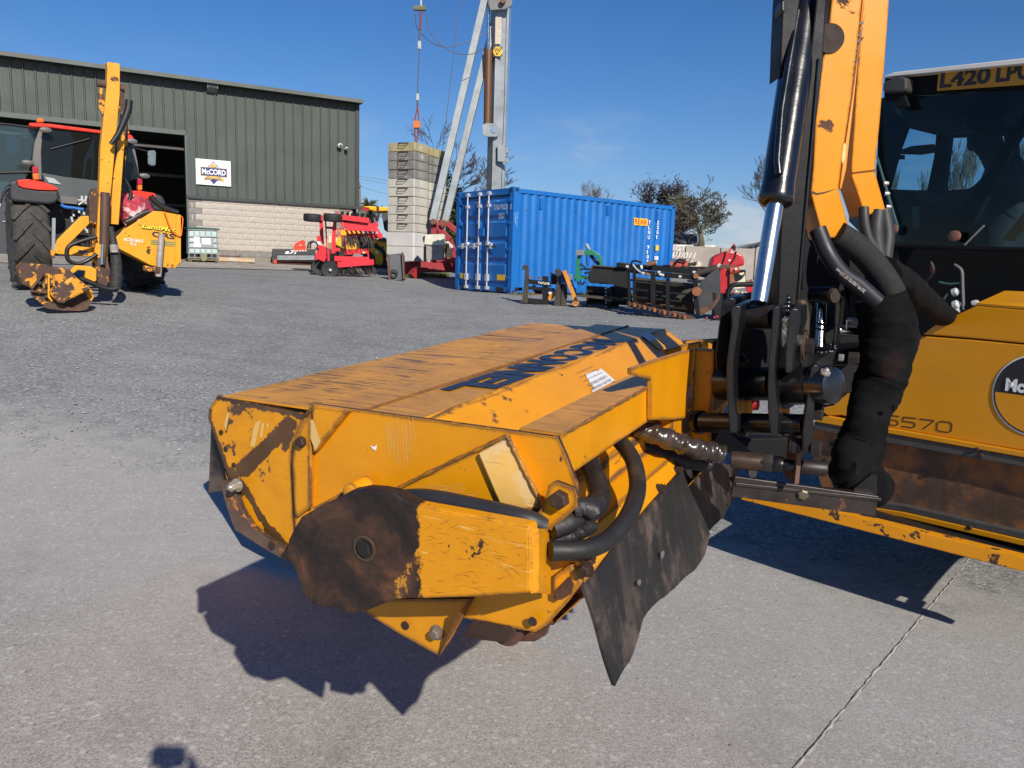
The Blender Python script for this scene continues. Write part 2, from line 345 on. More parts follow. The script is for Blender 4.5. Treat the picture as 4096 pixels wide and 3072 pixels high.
# concrete slabs with a sealed joint running away between them
J0 = gz(3180, 3072); J1 = gz(3870, 2250); JD = (J1 - J0).normalized(); JN = V(JD.y, -JD.x, 0)
def slab(name, side):
    mb = MB(); a = J0 - JD * 6; n = 44
    rows = []
    for i in range(n + 1):
        p = a + JD * (i * .3); r = []
        for k in range(12):
            q = p + JN * side * (.007 + k * k * .085); r.append(V(q.x, q.y, max(0, gh(q.x, q.y)) + .004))
        rows.append(r)
    vs = [p for r in rows for p in r]; fs = []
    for i in range(n):
        for k in range(11):
            if rows[i + 1][k].y > 5.6: continue
            q = [i * 12 + k, i * 12 + k + 1, (i + 1) * 12 + k + 1, (i + 1) * 12 + k]; fs.append(q if side > 0 else q[::-1])
    mb.add(vs, fs); mb.build(name, GM, None, smooth=180, kind='structure', base=(0, 0, 0))
slab('concrete_slab', -1); slab('concrete_slab', 1)
jm = MB(); rnd = random.Random(3)
pts = []; rr = []
for i in range(150):
    p = J0 - JD * 1.0 + JD * (i * .04) + JN * rnd.uniform(-.004, .004); pts.append(V(p.x, p.y, max(0, gh(p.x, p.y)) - .001)); rr.append(rnd.uniform(.0045, .0095))
jm.tube(pts, rr, 7, flat=1)
jm.build('joint_mortar', mat('mortar', (.34, .32, .28), .9, var=.25, scale=30, bump=.6, bscale=120), None, smooth=60, kind='structure')
# scattered stones: loose chippings on slab and yard
def stones(name, n, reg, smin, smax, m, seed):
    rn = random.Random(seed); mb = MB()
    base = [(0, 0, 1), (1, 0, .2), (.3, .9, .1), (-.8, .5, .2), (-.7, -.7, .1), (.5, -.85, .15), (0, 0, -.4)]
    fs = [[0, 1, 2], [0, 2, 3], [0, 3, 4], [0, 4, 5], [0, 5, 1], [6, 2, 1], [6, 3, 2], [6, 4, 3], [6, 5, 4], [6, 1, 5]]
    for i in range(n):
        x, y = reg(rn); s = rn.uniform(smin, smax) * (1 if rn.random() < .9 else 1.7); a = rn.uniform(0, 6.28); q = []
        for v in base:
            k = rn.uniform(.75, 1.25); vx, vy = v[0] * k, v[1] * k * rn.uniform(.7, 1)
            q.append((x + s * (vx * math.cos(a) - vy * math.sin(a)), y + s * (vx * math.sin(a) + vy * math.cos(a)), max(0, gh(x, y)) + .004 + s * v[2] * .6 * k))
        mb.add(q, fs)
    return mb.build(name, m, None, kind='stuff', base=(0, 0, 0))
def rpoly(y0, y1, p=1.0):
    def f(rn):
        y = y0 + (y1 - y0) * rn.random() ** p; return rn.uniform(-.72, .72) * y, y
    return f
def nearslab(rn):
    while True:
        px = rn.uniform(0, 4096); py = rn.uniform(1700, 3072); p = gz(px, py)
        return p.x, p.y
prop(stones('loose_chippings', 130, nearslab, .002, .0055, mat('stone_dark', (.16, .15, .14), .9, var=.5, scale=9), 5), 'small loose stone chips lying on the concrete', 'stones')
prop(stones('gravel', 9000, rpoly(5.2, 20, 1.3), .005, .013, mat('stone_grey', (.28, .28, .27), .9, var=.6, scale=3), 6), 'loose grey gravel over the yard surface', 'gravel')
# ================================================================ WORKSHOP BUILDING
def WF(z0): return Matrix(((WD.x, -WNV.x, 0, WB.x), (WD.y, -WNV.y, 0, WB.y), (0, 0, 1, z0), (0, 0, 0, 1)))     # x along wall from right corner (negative left), y inwards, z up
Z0 = 1.53
F = WF(Z0)
EAVE = 5.95; CLB = 2.22      # eave height, underside of cladding above floor
def wp(px, py, off=0.0):
    """local (x,z) of a pixel on the wall plane"""
    P = onplane(px, py, WB + WNV * off, WNV) - V(WB.x, WB.y, Z0); return P.dot(WD), P.z
bld = thing('workshop_building', 'large dark green clad workshop with pale block base and open roller doorway', 'building', (WB.x, WB.y, Z0))
clad = mat('green_cladding', (.066, .080, .070), .55, var=.10, scale=1.2, streak=.35, dirtcol=(.105, .118, .104), spec=.3)
cladrib = mat('green_cladding_rib', (.10, .118, .099), .5, var=.1, scale=1.2, spec=.3)
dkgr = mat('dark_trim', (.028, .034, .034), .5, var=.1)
xl_, zt_ = wp(402, 548); DR = wp(745, 780)[0]; DT = wp(745, 540)[1]      # door right jamb x, head z
DL = DR - 8.2
print('door', DR, DT, 'rib', wp(1338, 500), wp(1306, 500), wp(0, 500))
npan = round((-.15 - DR) / 1.0); pit = (-.15 - DR) / npan
k = 0; x = -.15
while x > -24:
    x0 = x - pit; zb = CLB
    if x0 + pit * .5 < DR and x0 + pit * .5 > DL: zb = DT + .12
    
    # one tray per panel, shallow minor ribs, raised rib at each seam
    mb = MB(F); xsx = []; ysx = []
    for a in (0, 1 / 3, 2 / 3):
        for q, d_ in ((0, 0), (.022, -.042), (.050, -.042), (.072, 0), (.14, 0), (.15, -.004), (.18, -.004), (.19, 0), (.24, 0), (.25, -.004), (.28, -.004), (.29, 0)): xsx.append(x0 + a * pit + q); ysx.append(d_)
    xsx.append(x); ysx.append(0)
    vs = [(a, b, z) for z in (zb, EAVE) for a, b in zip(xsx, ysx)]; n = len(xsx)
    mb.add(vs, [[i, i + 1, n + i + 1, n + i] for i in range(n - 1)])
    mb.build('cladding_sheet', clad, bld); x = x0; k += 1
mb = MB(F); mb.bb((-.15, -.06, CLB - .05), (.0, .3, EAVE)); mb.build('corner_flashing', dkgr, bld)
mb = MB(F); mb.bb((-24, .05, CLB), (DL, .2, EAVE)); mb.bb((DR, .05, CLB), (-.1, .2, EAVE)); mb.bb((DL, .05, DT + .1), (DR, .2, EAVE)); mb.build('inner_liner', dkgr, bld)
mb = MB(F); mb.bb((-24, -.10, CLB - .10), (DL, .0, CLB)); mb.build('drip_flashing', dkgr, bld); mb = MB(F); mb.bb((DR, -.10, CLB - .10), (.08, .0, CLB)); mb.build('drip_flashing', dkgr, bld)
mb = MB(F)
for a, b, c, d in (((-24.5, -.34, EAVE - .02), (.04, .1, EAVE + .04), 0, 0),): mb.bb(a, b)
mb.build('eaves_soffit', dkgr, bld)
mb = MB(F); mb.prism([(-24.5, -.42, EAVE - .02), (-24.5, -.46, EAVE + .10), (-24.5, -.30, EAVE + .12), (-24.5, -.28, EAVE + .02)], (24.56, 0, 0)); mb.build('gutter', mat('eaves_metal', (.17, .19, .175), .45, var=.15, scale=.8, dirt=.5), bld)
mb = MB(F); mb.prism([(-24.5, -.3, EAVE + .10), (-24.5, 9, EAVE + 1.0), (-24.5, 18, EAVE + .12), (-24.5, 18, EAVE + .03), (-24.5, -.3, EAVE + .03)], (24.54, 0, 0)); mb.build('roof', mat('roof_sheet', (.2, .22, .21), .5), bld)
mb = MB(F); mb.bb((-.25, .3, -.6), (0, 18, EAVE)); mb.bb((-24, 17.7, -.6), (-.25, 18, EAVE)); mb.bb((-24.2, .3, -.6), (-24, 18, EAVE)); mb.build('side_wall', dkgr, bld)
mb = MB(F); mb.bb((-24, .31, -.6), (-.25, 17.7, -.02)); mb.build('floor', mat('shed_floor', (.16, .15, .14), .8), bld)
# roller door frame, head box, inside rails
mb = MB(F); mb.bb((DL - .1, -.07, DT - .02), (DR + .05, .04, DT + .13)); mb.bb((DR, -.07, 0), (DR + .06, .25, DT)); mb.bb((DL - .06, -.07, 0), (DL, .25, DT)); mb.build('door_frame', mat('door_trim', (.07, .085, .078), .5), bld)
mb = MB(F)
for i, (z, yy) in enumerate(((DT - .45, .5), (DT - 1.2, 2.5), (DT - 2.1, 5), (1.5, 12), (2.6, 16))): mb.bb((DL, yy, z), (DR + 2, yy + .12, z + .10))
mb.build('inner_rail', mat('rail_grey', (.05, .05, .048), .6), bld, kind='stuff')
mb = MB(F)
for i in range(5): mb.bb((DR - 2.4 + .5 * i, 9.0, 0), (DR - 2.36 + .5 * i, 9.1, 2.2))
for z in (.7, 1.4, 2.1): mb.bb((DR - 2.4, 8.8, z), (DR - .3, 9.3, z + .05))
mb.build('storage_rack', mat('rack_brown', (.10, .06, .035), .7), bld)
# block wall, coursed: each block its own piece
split = mat('split_block', (.46, .41, .362), .9, var=.12, scale=2.6, bump=.9, bscale=12, dirt=.30, dirtcol=(.36, .31, .26), spec=.15)
smoothb = mat('grey_block', (.235, .215, .20), .85, var=.16, scale=4, spec=.2, bump=.3, bscale=60)
lowb = mat('earthy_block', (.25, .22, .175), .9, var=.2, scale=3, spec=.2)
mb = MB(F); mb.bb((DR + .06, .035, -.4), (-.24, .25, CLB)); mb.build('mortar_backing', mat('mortar_pale', (.56, .50, .44), .9), bld)
CH = CLB / 11.0; rb = random.Random(5)
def block_mesh(w, m, rough_):
    mb = MB(WF(0)); mb.F = Matrix(((WD.x, -WNV.x, 0, 0), (WD.y, -WNV.y, 0, 0), (0, 0, 1, 0), (0, 0, 0, 1))); g = .004
    if rough_:
        n1, n2 = 5, 4; vs = []; 
        for j in range(n2):
            for i in range(n1):
                e = 0 if i in (0, n1 - 1) or j in (0, n2 - 1) else -rb.uniform(.003, .014)
                vs.append((g + (w - 2 * g) * i / (n1 - 1), e, g + (CH - 2 * g) * j / (n2 - 1)))
        fs = [[j * n1 + i, j * n1 + i + 1, (j + 1) * n1 + i + 1, (j + 1) * n1 + i] for j in range(n2 - 1) for i in range(n1 - 1)]
        mb.add(vs, fs); mb.bb((g, .001, g), (w - g, .04, CH - g))
    else: mb.bb((g, -.008, g), (w - g, .04, CH - g))
    return mesh_of(mb, 'block', m)
BW = .44; RM = [block_mesh(BW, split, True) for _ in range(6)]; RH = [block_mesh(BW / 2, split, True) for _ in range(3)]
SM = block_mesh(BW, smoothb, False); SH = block_mesh(BW / 2, smoothb, False); LM = block_mesh(BW, lowb, False); LH = block_mesh(BW / 2, lowb, False); S3 = block_mesh(BW * .24, smoothb, False)
xr = -.24; nb = 0
for r in range(11):
    z = r * CH; xx = DR + .06; first = True
    if r >= 2:   # quoins of smooth grey at the jamb
        if r % 2 == 0:
            inst('block', SM, F @ V(xx, 0, z), bld, label='smooth grey quoin block'); xx += BW
        else:
            inst('block', S3, F @ V(xx, 0, z), bld, label='smooth grey quoin block'); xx += BW * .24
            inst('block', S3, F @ V(xx + .02, 0, z), bld, label='smooth grey quoin block'); xx += BW * .24 + .02
    else:
        if r % 2: xx += 0
    if r % 2 and r < 2: inst('block', (SH if r else LH), F @ V(xx, 0, z), bld); xx += BW / 2
    while xx < xr - .1:
        w = BW; rem = xr - xx
        if r >= 2 and rem < BW * 1.6 and rem > BW * .4: # grey corner quoins
            inst('block', SM if rem > .3 else SH, F @ V(min(xx, xr - (BW if rem > .3 else BW / 2)), -.003, z), bld, label='smooth grey quoin block')
            if rem > BW + .1: xx += rem - BW; 
            break
        me = (LM if r == 0 else SM) if r < 2 else RM[rb.randrange(6)]
        inst('block', me, F @ V(xx, 0, z), bld); xx += BW; nb += 1
# little fixtures on the cladding: floodlight, two cameras, and the open dark personnel door on the far left
lx, lz = wp(846, 352); o = thing('wall_floodlight', 'small floodlight fixed high on the green cladding above the sign', 'light', F @ V(lx, -.1, lz))
mb = MB(F); mb.prism([(lx - .17, -.04, lz + .13), (lx - .17, -.30, lz + .10), (lx - .17, -.30, lz - .05), (lx - .17, -.04, lz - .16)], (.34, 0, 0)); mb.build('housing', mat('lamp_grey', (.20, .20, .18), .5), o)
mb = MB(F); mb.plate([(lx - .14, -.305, lz - .04), (lx + .14, -.305, lz - .04), (lx + .14, -.305, lz + .08), (lx - .14, -.305, lz + .08)], .01); mb.build('lens', mat('lens_dark', (.05, .055, .05), .2), o)
for (px, py, lb) in ((1355, 585, 'larger round wall camera left of its twin near the shed corner'), (1381, 597, 'smaller round wall camera right of its twin near the shed corner')):
    a, b = wp(px, py); r = .085 if px < 1370 else .06
    o = thing('security_camera', lb, 'camera', F @ V(a, -.05, b), 'cameras high on the shed corner')
    mb = MB(F); mb.lathe((a, -.005, b), (0, -1, 0), [(0, r * .7), (.10, r * .7), (.1, r), (.22, r), (.25, r * .6)], 12); mb.build('housing', mat('cam_white', (.55, .55, .52), .5), o, smooth=40)
    mb = MB(F); mb.lathe((a, -.27, b - .01), (0, -1, 0), [(0, r * .55), (.01, r * .5)], 12); mb.build('lens', mat('lens_dark', (.05, .055, .05), .2), o)
# sign board
sa = wp(781, 634); sb = wp(923, 747); sgo = thing('company_sign', 'white McCord Machinery sign board on the green cladding beside the doorway', 'sign', F @ V(sa[0], -.06, sb[1]))
x0, x1, z0, z1 = sa[0], sb[0], sb[1], sa[1]; sw = x1 - x0; sh = z1 - z0
white = mat('sign_white', (.78, .79, .80), .4, var=.03); blue = mat('sign_blue', (.022, .032, .15), .4, var=.05); gold = mat('sign_gold', (.62, .40, .10), .4, var=.05)
mb = MB(F); mb.bb((x0, -.075, z0), (x1, -.05, z1)); mb.build('board', white, sgo)
def sx(u, v, off=-.0785): return F @ V(x0 + u * sw, off, z0 + v * sh)
def flat(name, poly, m, off): MB().prism([sx(u, v, off) for u, v in poly], WNV * .001).build(name, m, sgo) if 0 else MBX(name, [sx(u, v, off) for u, v in poly], m, sgo)
def MBX(name, pts, m, par, t=.002):
    mb = MB(); mb.plate(pts, t); return mb.build(name, m, par)
def flat(name, poly, m, off): return MBX(name, [sx(u, v, off) for u, v in poly], m, sgo, .0015)
flat('diamond', [(.5, .03), (.80, .50), (.5, .95), (.2, .50)], blue, -.079)
flat('diamond_rim', [(.5, .90), (.23, .50), (.26, .50), (.5, .86), (.74, .5), (.77, .50)], white, -.082)
flat('name_rim', [(.12, .34), (.90, .34), (.90, .70), (.12, .70)], gold, -.085)
flat('name_panel', [(.14, .36), (.88, .36), (.88, .68), (.14, .68)], blue, -.088)
flat('banner', [(.22, .17), (.5, .24), (.8, .17), (.8, .29), (.5, .36), (.22, .29)], gold, -.091)
text('lettering', 'McCORD', sx(.17, .41, -.092), WD, (0, 0, 1), sh * .22, white, sgo, w=sw * .68, bold=.03)
text('lettering', 'MACHINERY', sx(.26, .205, -.095), WD, (0, 0, 1), sh * .08, blue, sgo, w=sw * .48, bold=.01)
flat('emblem', [(.41, .72), (.56, .72), (.56, .84), (.48, .84), (.44, .86), (.41, .82)], gold, -.085)
flat('emblem_arm', [(.54, .84), (.58, .86), (.66, .77), (.64, .76), (.58, .83)], white, -.087)
# personnel door at the far left
px0 = wp(0, 700)[0] - .9; px1 = wp(62, 700)[0]; z1 = wp(30, 690)[1]
o = thing('personnel_door', 'dark grey flush door with lever handle at the far left of the shed', 'door', F @ V((px0 + px1) / 2, -.05, 0))
mb = MB(F); mb.bb((px0, -.09, 0), (px1, -.045, 2.15)); mb.build('door_leaf', mat('door_dark', (.03, .032, .04), .5), o)
mb = MB(F); mb.bb((px0 - .07, -.11, 0), (px0, -.04, 2.2)); mb.bb((px1, -.11, 0), (px1 + .07, -.04, 2.2)); mb.bb((px0 - .07, -.11, 2.15), (px1 + .07, -.04, 2.25)); mb.build('door_frame', dkgr, o)
hx, hz = wp(32, 908); mb = MB(F); mb.bb((hx - .12, -.15, 1.02), (hx + .03, -.13, 1.05)); mb.cyl((hx, -.09, 1.035), (hx, -.14, 1.035), .02, 8); mb.build('handle', mat('handle_steel', (.6, .6, .6), .3, 1.0), o)
mb = MB(F); mb.bb((px1 - .66, -.096, 1.5), (px1 - .44, -.09, 1.85)); mb.build('notice', mat('notice_blue', (.5, .65, .8), .5), o)
# concrete apron in front of the shed
mb = MB(); n = 40; vs = []
for i in range(n + 1):
    for s_ in (0.02, 1.2, 2.4, 3.6):
        p = WB + WD * (-26 + (27.6) * i / n) + WNV * s_; vs.append((p.x, p.y, gh(p.x, p.y) + .02))
fs = [[i * 4 + k, i * 4 + k + 1, (i + 1) * 4 + k + 1, (i + 1) * 4 + k][::-1] for i in range(n) for k in range(3)]
mb.add(vs, [f[::-1] for f in fs]); mb.build('concrete_apron', ground_mat('apron_concrete', 'apron'), None, kind='structure', base=(0, 0, 0))
# ================================================================ SHIPPING CONTAINER
cblue = mat('container_blue', (.004, .128, .43), .42, var=.08, scale=1.5, chip=.10, chipscale=5, chipcol=(.12, .06, .04), dirt=.12, dirtcol=(.12, .16, .22))
cwhite = mat('marking_white', (.75, .77, .78), .5, var=.05); galv = mat('galvanised', (.27, .295, .305), .5, .3, var=.2, scale=2.5, bump=.15, bscale=14)
zincr = mat('zinc_rod', (.66, .67, .68), .35, .5, var=.08); blackrub = mat('black_rubber', (.02, .02, .021), .6, var=.3)
yel_lab = mat('label_yellow', (.70, .45, .03), .5, var=.05)
CXD = V(.777, .629, 0).normalized(); CYD = V(-CXD.y, CXD.x, 0); C0 = V(-.10, 19.2, .985)
CF = Matrix(((CXD.x, CYD.x, 0, C0.x), (CXD.y, CYD.y, 0, C0.y), (0, 0, 1, C0.z), (0, 0, 0, 1)))
CL, CW_, CHT = 6.058, 2.438, 2.591
cont = thing('shipping_container', 'blue steel shipping container with white lock rods on its doors', 'container', C0)
mb = MB(CF)   # side wall, corrugated
def corr(mb, L0, L1, off, depth, per, z0, z1, face):
    pr = []; x = L0
    while x < L1 - 1e-6:
        for a, d in ((0, 0), (.26, 0), (.5, depth), (.76, depth)):
            xx = x + a * per
            if xx <= L1: pr.append((xx, d))
        x += per
    pr.append((L1, 0)); n = len(pr)
    vs = [face(a, off + d, z) for z in (z0, z1) for a, d in pr]
    mb.add(vs, [[i, i + 1, n + i + 1, n + i] for i in range(n - 1)])
corr(mb, .17, CL - .17, .012, .036, .262, .16, CHT - .13, lambda a, d, z: (a, d, z)); mb.build('side_panel', cblue, cont)
mb = MB(CF); corr(mb, .17, CL - .17, CW_ - .05, .036, .262, .16, CHT - .13, lambda a, d, z: (a, d, z)); mb.build('side_panel', cblue, cont)
mb = MB(CF); mb.bb((CL - .08, .15, .16), (CL - .03, CW_ - .15, CHT - .12)); mb.build('end_panel', cblue, cont)
mb = MB(CF); corr(mb, .05, CL - .05, CHT - .06, .02, .21, .03, CW_ - .03, lambda a, d, z: (a, z, d + .012)); mb.build('roof_panel', cblue, cont)
for nm, a, b in (('top_rail', (.17, .0, CHT - .13), (CL - .17, .06, CHT - .035)), ('bottom_rail', (.17, .005, .03), (CL - .17, .05, .165)), ('top_rail', (.17, CW_ - .06, CHT - .13), (CL - .17, CW_, CHT - .035)), ('bottom_rail', (.17, CW_ - .05, .03), (CL - .17, CW_, .165)),
                 ('corner_post', (.0, .0, .12), (.16, .15, CHT - .12)), ('corner_post', (0, CW_ - .15, .12), (.16, CW_, CHT - .12)), ('corner_post', (CL - .16, 0, .12), (CL, .12, CHT - .12)), ('corner_post', (CL - .16, CW_ - .12, .12), (CL, CW_, CHT - .12)),
                 ('door_header', (.01, .15, CHT - .17), (.10, CW_ - .15, CHT - .02)), ('door_sill', (.01, .15, .03), (.12, CW_ - .15, .17))):
    m = MB(CF); m.bb(a, b); m.build(nm, cblue, cont)
for x in (0, CL - .178):
    for y in (0, CW_ - .162):
        for z in (0, CHT - .118):
            m = MB(CF); m.bb((x - .004, y - .004, z), (x + .182, y + .166, z + .118))
            cc = m.build('corner_casting', cblue, cont, bevel=.008)
            if y == 0:
                m = MB(CF); m.tube([(x + .05, -.0065, z + .06), (x + .13, -.0065, z + .06)], .03, 8); m.build('slot', blackrub, cc)
            if x == 0:
                m = MB(CF); m.tube([(-.0065, y + .05, z + .06), (-.0065, y + .11, z + .06)], .03, 8); m.build('slot', blackrub, cc)
for x in (.35, ):
    m = MB(CF); m.bb((.0, .30, .04), (.04, .60, .14)); m.bb((.0, CW_ - .60, .04), (.04, CW_ - .30, .14)); m.build('fork_pocket', blackrub, cont)
# doors: two leaves of four pressed panels, rods, hinges, handles
for s_ in (0, 1):
    y0 = .16 if s_ == 0 else CW_ / 2 + .01; y1 = CW_ / 2 - .01 if s_ == 0 else CW_ - .16
    m = MB(CF); zz = [.18, .24, .78, .84, 1.30, 1.36, 1.78, 1.84, CHT - .26, CHT - .19]
    xo = [0.075]; pr = []
    for i, z in enumerate(zz): pr.append(z)
    m.bb((.045, y0, .18), (.07, y1, CHT - .18)); dl = m.build('door_leaf', cblue, cont)
    for i, (a, b) in enumerate(((.26, .74), (.84, 1.28), (1.37, 1.80), (1.90, CHT - .28))):
        m = MB(CF); e = .05
        vs = [(.044, y0 + .07, a), (.044, y1 - .07, a), (.044, y1 - .07, b), (.044, y0 + .07, b), (.006, y0 + .07 + e, a + e), (.006, y1 - .07 - e, a + e), (.006, y1 - .07 - e, b - e), (.006, y0 + .07 + e, b - e)]
        m.add(vs, [[0, 1, 5, 4], [1, 2, 6, 5], [2, 3, 7, 6], [3, 0, 4, 7], [4, 5, 6, 7]]); m.build('pressed_panel', cblue, dl)
    ye = y0 if s_ == 0 else y1
    for z in (.35, 1.05, 1.7, 2.25):
        m = MB(CF); m.bb((-.012, ye - .10, z), (.05, ye + .06, z + .09)) if s_ else m.bb((-.012, ye - .09, z), (.05, ye + .05, z + .09)); m.build('hinge', cblue, dl)
    for yr in ((.96,) if s_ == 0 else (1.36, 1.88)):
        m = MB(CF); m.cyl((-.035, yr, .10), (-.035, yr, CHT - .06), .021, 10); rd = m.build('lock_rod', zincr, cont, smooth=40)
        for z in (.10, .32, 1.22, CHT - .42, CHT - .12):
            m = MB(CF); m.bb((-.07, yr - .045, z - .03), (.02, yr + .045, z + (.14 if z in (.32,) else .05))); m.build('rod_bracket', zincr, rd)
        sg = -1
        m = MB(CF); m.bb((-.075, yr - .42 if s_ == 0 else yr + .02, 1.135), (-.06, yr - .02 if s_ == 0 else yr + .34, 1.175)); m.build('door_handle', zincr if s_ else blackrub, rd)
        m = MB(CF); m.bb((-.085, yr - .20 if s_ == 0 else yr + .12, 1.10), (-.03, yr - .12 if s_ == 0 else yr + .2, 1.24)); m.build('handle_catch', zincr, rd)
m = MB(CF); m.bb((-.06, 1.13, 1.42), (.03, 1.33, 1.62)); m.build('lock_box', cblue, cont)
m = MB(CF); m.bb((.025, .18, CHT - .20), (.042, CW_ - .18, CHT - .175)); m.build('door_seal', blackrub, cont)
for a in (.24, 1.9):
    m = MB(CF); m.bb((-.001, a, .32), (.004, a + .34, .46)); lb = m.build('warning_label', yel_lab, cont)
def cfd(y, z, off=-.004): return CF @ V(off, y, z)
nCY = -CYD
text('marking_text', 'TLNU 910231', cfd(.80, 2.06, .002), nCY, (0, 0, 1), .13, cwhite, cont, w=.56)
text('marking_text', '0', cfd(.12, 2.05, -.001), nCY, (0, 0, 1), .13, cwhite, cont, w=.05)
text('marking_text', '22G1', cfd(.58, 1.84, .002), nCY, (0, 0, 1), .13, cwhite, cont, w=.22)
for i, ch in enumerate('TLNU 910231'):
    if ch != ' ': text('marking_text', ch, CF @ V(4.93, .004, 1.98 - i * .137), CXD, (0, 0, 1), .105, cwhite, cont, w=.085 if ch != '1' else .035, bold=.03)
for i, ch in enumerate('22G1'): text('marking_text', ch, CF @ V(5.29, .004, 2.0 - i * .135), CXD, (0, 0, 1), .105, cwhite, cont, w=.085 if ch != '1' else .035, bold=.03)
m = MB(CF); m.bb((4.32, .002, 1.93), (4.90, .010, 2.13)); rl = m.build('rear_label', mat('label_orange', (.78, .42, .03), .5, var=.03), cont)
text('marking_text', 'REAR', CF @ V(4.36, .001, 1.96), CXD, (0, 0, 1), .14, mat('label_red', (.45, .03, .02), .5), cont, w=.50, bold=.01)
m = MB(CF); m.bb((5.29, .002, 1.26), (5.43, .010, 1.42)); m.build('warning_label', yel_lab, cont)
m = MB(CF); m.bb((5.27, .002, 1.00), (5.43, .008, 1.10)); m.build('marking_patch', cwhite, cont); text('marking_text', 'IC', CF @ V(5.30, .0005, 1.015), CXD, (0, 0, 1), .07, cblue, cont)
text('marking_text', '70', CF @ V(5.29, .004, .90), CXD, (0, 0, 1), .07, cwhite, cont)
mb = MB()
for a, b in (((.05, 1.98), (.07, 1.72)), ((.05, 1.98), (.10, 1.88)), ((.10, 1.88), (.06, 1.82)), ((.06, 1.84), (.11, 1.70)), ((.13, 1.99), (.12, 1.64)), ((.10, 1.98), (.18, 1.96)), ((.11, 1.86), (.16, 1.87))): mb.tube([CF @ V(a[0], -.001, a[1]), CF @ V(b[0], -.001, b[1])], .0045, 4)
mb.build('chalk_mark', mat('chalk', (.35, .45, .62), .9), cont, kind='stuff')
for x in (.86, 2.05, 3.25, 4.45, 5.25):
    m = MB(CF); m.bb((x, .0, 2.12), (x + .10, .05, 2.38)); vv = m.build('side_vent', cblue, cont)
    for i in range(3):
        m = MB(CF); m.bb((x + .015 + i * .028, -.006, 2.15), (x + .028 + i * .028, .0, 2.35)); m.build('louvre', cblue, vv)
# ================================================================ TOWER CRANE BASE WITH COUNTERWEIGHTS
redc = mat('crane_red', (.30, .018, .024), .5, var=.15, chip=.15, chipscale=6, dirt=.2, dirtcol=(.15, .08, .07))
conc1 = mat('block_concrete_pale', (.46, .435, .38), .9, var=.14, scale=2.2, bump=.3, bscale=20, streak=.35, dirtcol=(.20, .19, .10), spec=.2)
conc2 = mat('block_concrete_grey', (.20, .195, .175), .9, var=.25, scale=2.5, bump=.3, bscale=20, streak=.4, dirtcol=(.10, .10, .085), spec=.2, blotch=((.36, .35, .32), 3.0, .55, .75))
conc3 = mat('block_concrete_mossy', (.36, .31, .17), .9, var=.2, scale=3, bump=.3, bscale=20, streak=.3, dirtcol=(.16, .14, .07), spec=.2)
conc4 = mat('block_concrete_white', (.56, .55, .53), .85, var=.08, scale=1.5, spec=.2, streak=.2, dirtcol=(.3, .29, .26))
bdx = V(.414, .91, 0).normalized(); bdy = V(-bdx.y, bdx.x, 0)
B0 = at(1655, 1045, 24.0); Zb = B0.z
def BFm(o): return Matrix(((bdx.x, bdy.x, 0, o.x), (bdx.y, bdy.y, 0, o.y), (0, 0, 1, o.z), (0, 0, 0, 1)))
hs = [.455, .43] + [.268] * 10
names = {0: ('white painted bottom', conc4), 1: ('broad pale', conc4)}
ordn = ['bottom', 'second', 'third', 'fourth', 'fifth', 'sixth', 'seventh', 'eighth', 'ninth', 'tenth', 'eleventh', 'top']
irn = mat('handle_iron', (.045, .04, .035), .7)
num = {2: '1', 3: '2', 4: '3', 6: '5', 7: '6', 10: '9'}
rr_ = random.Random(11)
z = Zb
for i, h_ in enumerate(hs):
    m_ = conc4 if i < 2 else (conc1 if i < 8 else (conc2 if i < 11 else conc3))
    o = B0 + V(0, 0, z - Zb); w_ = .96 if i > 1 else 1.0; dpt = .78 if i > 0 else .58; sh_ = rr_.uniform(-.02, .02) if i > 1 else 0
    b = thing('counterweight_block', f'{ordn[i]} concrete counterweight block of the nearer stack' + (' with white paint splashes' if i == 0 else ''), 'counterweight', o, 'concrete counterweights of the nearer stack')
    m = MB(BFm(o)); c = .10
    m.prism([(sh_, 0.0 + c * .3, 0), (0 + c * .3 + sh_, 0, 0), (dpt, 0, 0), (dpt, w_, 0), (sh_, w_, 0)], (0, 0, h_ - .012)); m.build('block_body', m_, b, bevel=.012)
    if i > 1:
        mm = MB(BFm(o)); y = .40; q = rr_.uniform(-.03, .03); tw = rr_.uniform(-.02, .04)
        mm.tube([(sh_ - .01, y + .19, h_ - .02), (sh_ - .07, y + .15 + q, h_ * .45 + tw), (sh_ - .07, y - .09 + q, h_ * .45 + tw), (sh_ - .01, y - .17, h_ - .03), (sh_ - .02, y + .19, h_ - .02)], .011, 6)
        mm.build('lifting_loop', irn, b)
    if i in num: text('painted_number', num[i], BFm(o) @ V(.36, -.004, .05), bdx, (0, 0, 1), h_ * .62, mat('chalk_white', (.62, .61, .58), .9), b)
    if i == 11: text('painted_number', '101', BFm(o) @ V(.22, -.004, .07), bdx, (0, 0, 1), h_ * .45, mat('chalk_white', (.62, .61, .58), .9), b)
    z += h_
B1 = at(1707, 1045, 25.0); B1.z = Zb; z = Zb
for i, h_ in enumerate(hs[:2] + hs[2:]):
    m_ = conc1 if i < 8 else (conc2 if i < 11 else conc3); o = V(B1.x, B1.y, z) - bdy * .1; w_ = .96; sh_ = rr_.uniform(0, .06)
    b = thing('counterweight_block', f'{ordn[i]} concrete counterweight block of the farther stack', 'counterweight', o, 'concrete counterweights of the farther stack')
    m = MB(BFm(o)); m.prism([(sh_, 0, 0), (1.0, 0, 0), (1.0, w_, 0), (0, w_, 0), (0, .05, 0)], (0, 0, h_ - .012)); m.build('block_body', m_, b, bevel=.012)
    z += h_
crane = thing('tower_crane', 'grey galvanised crane mast with raking struts on a red base', 'crane', at(1980, 1100, 26.0))
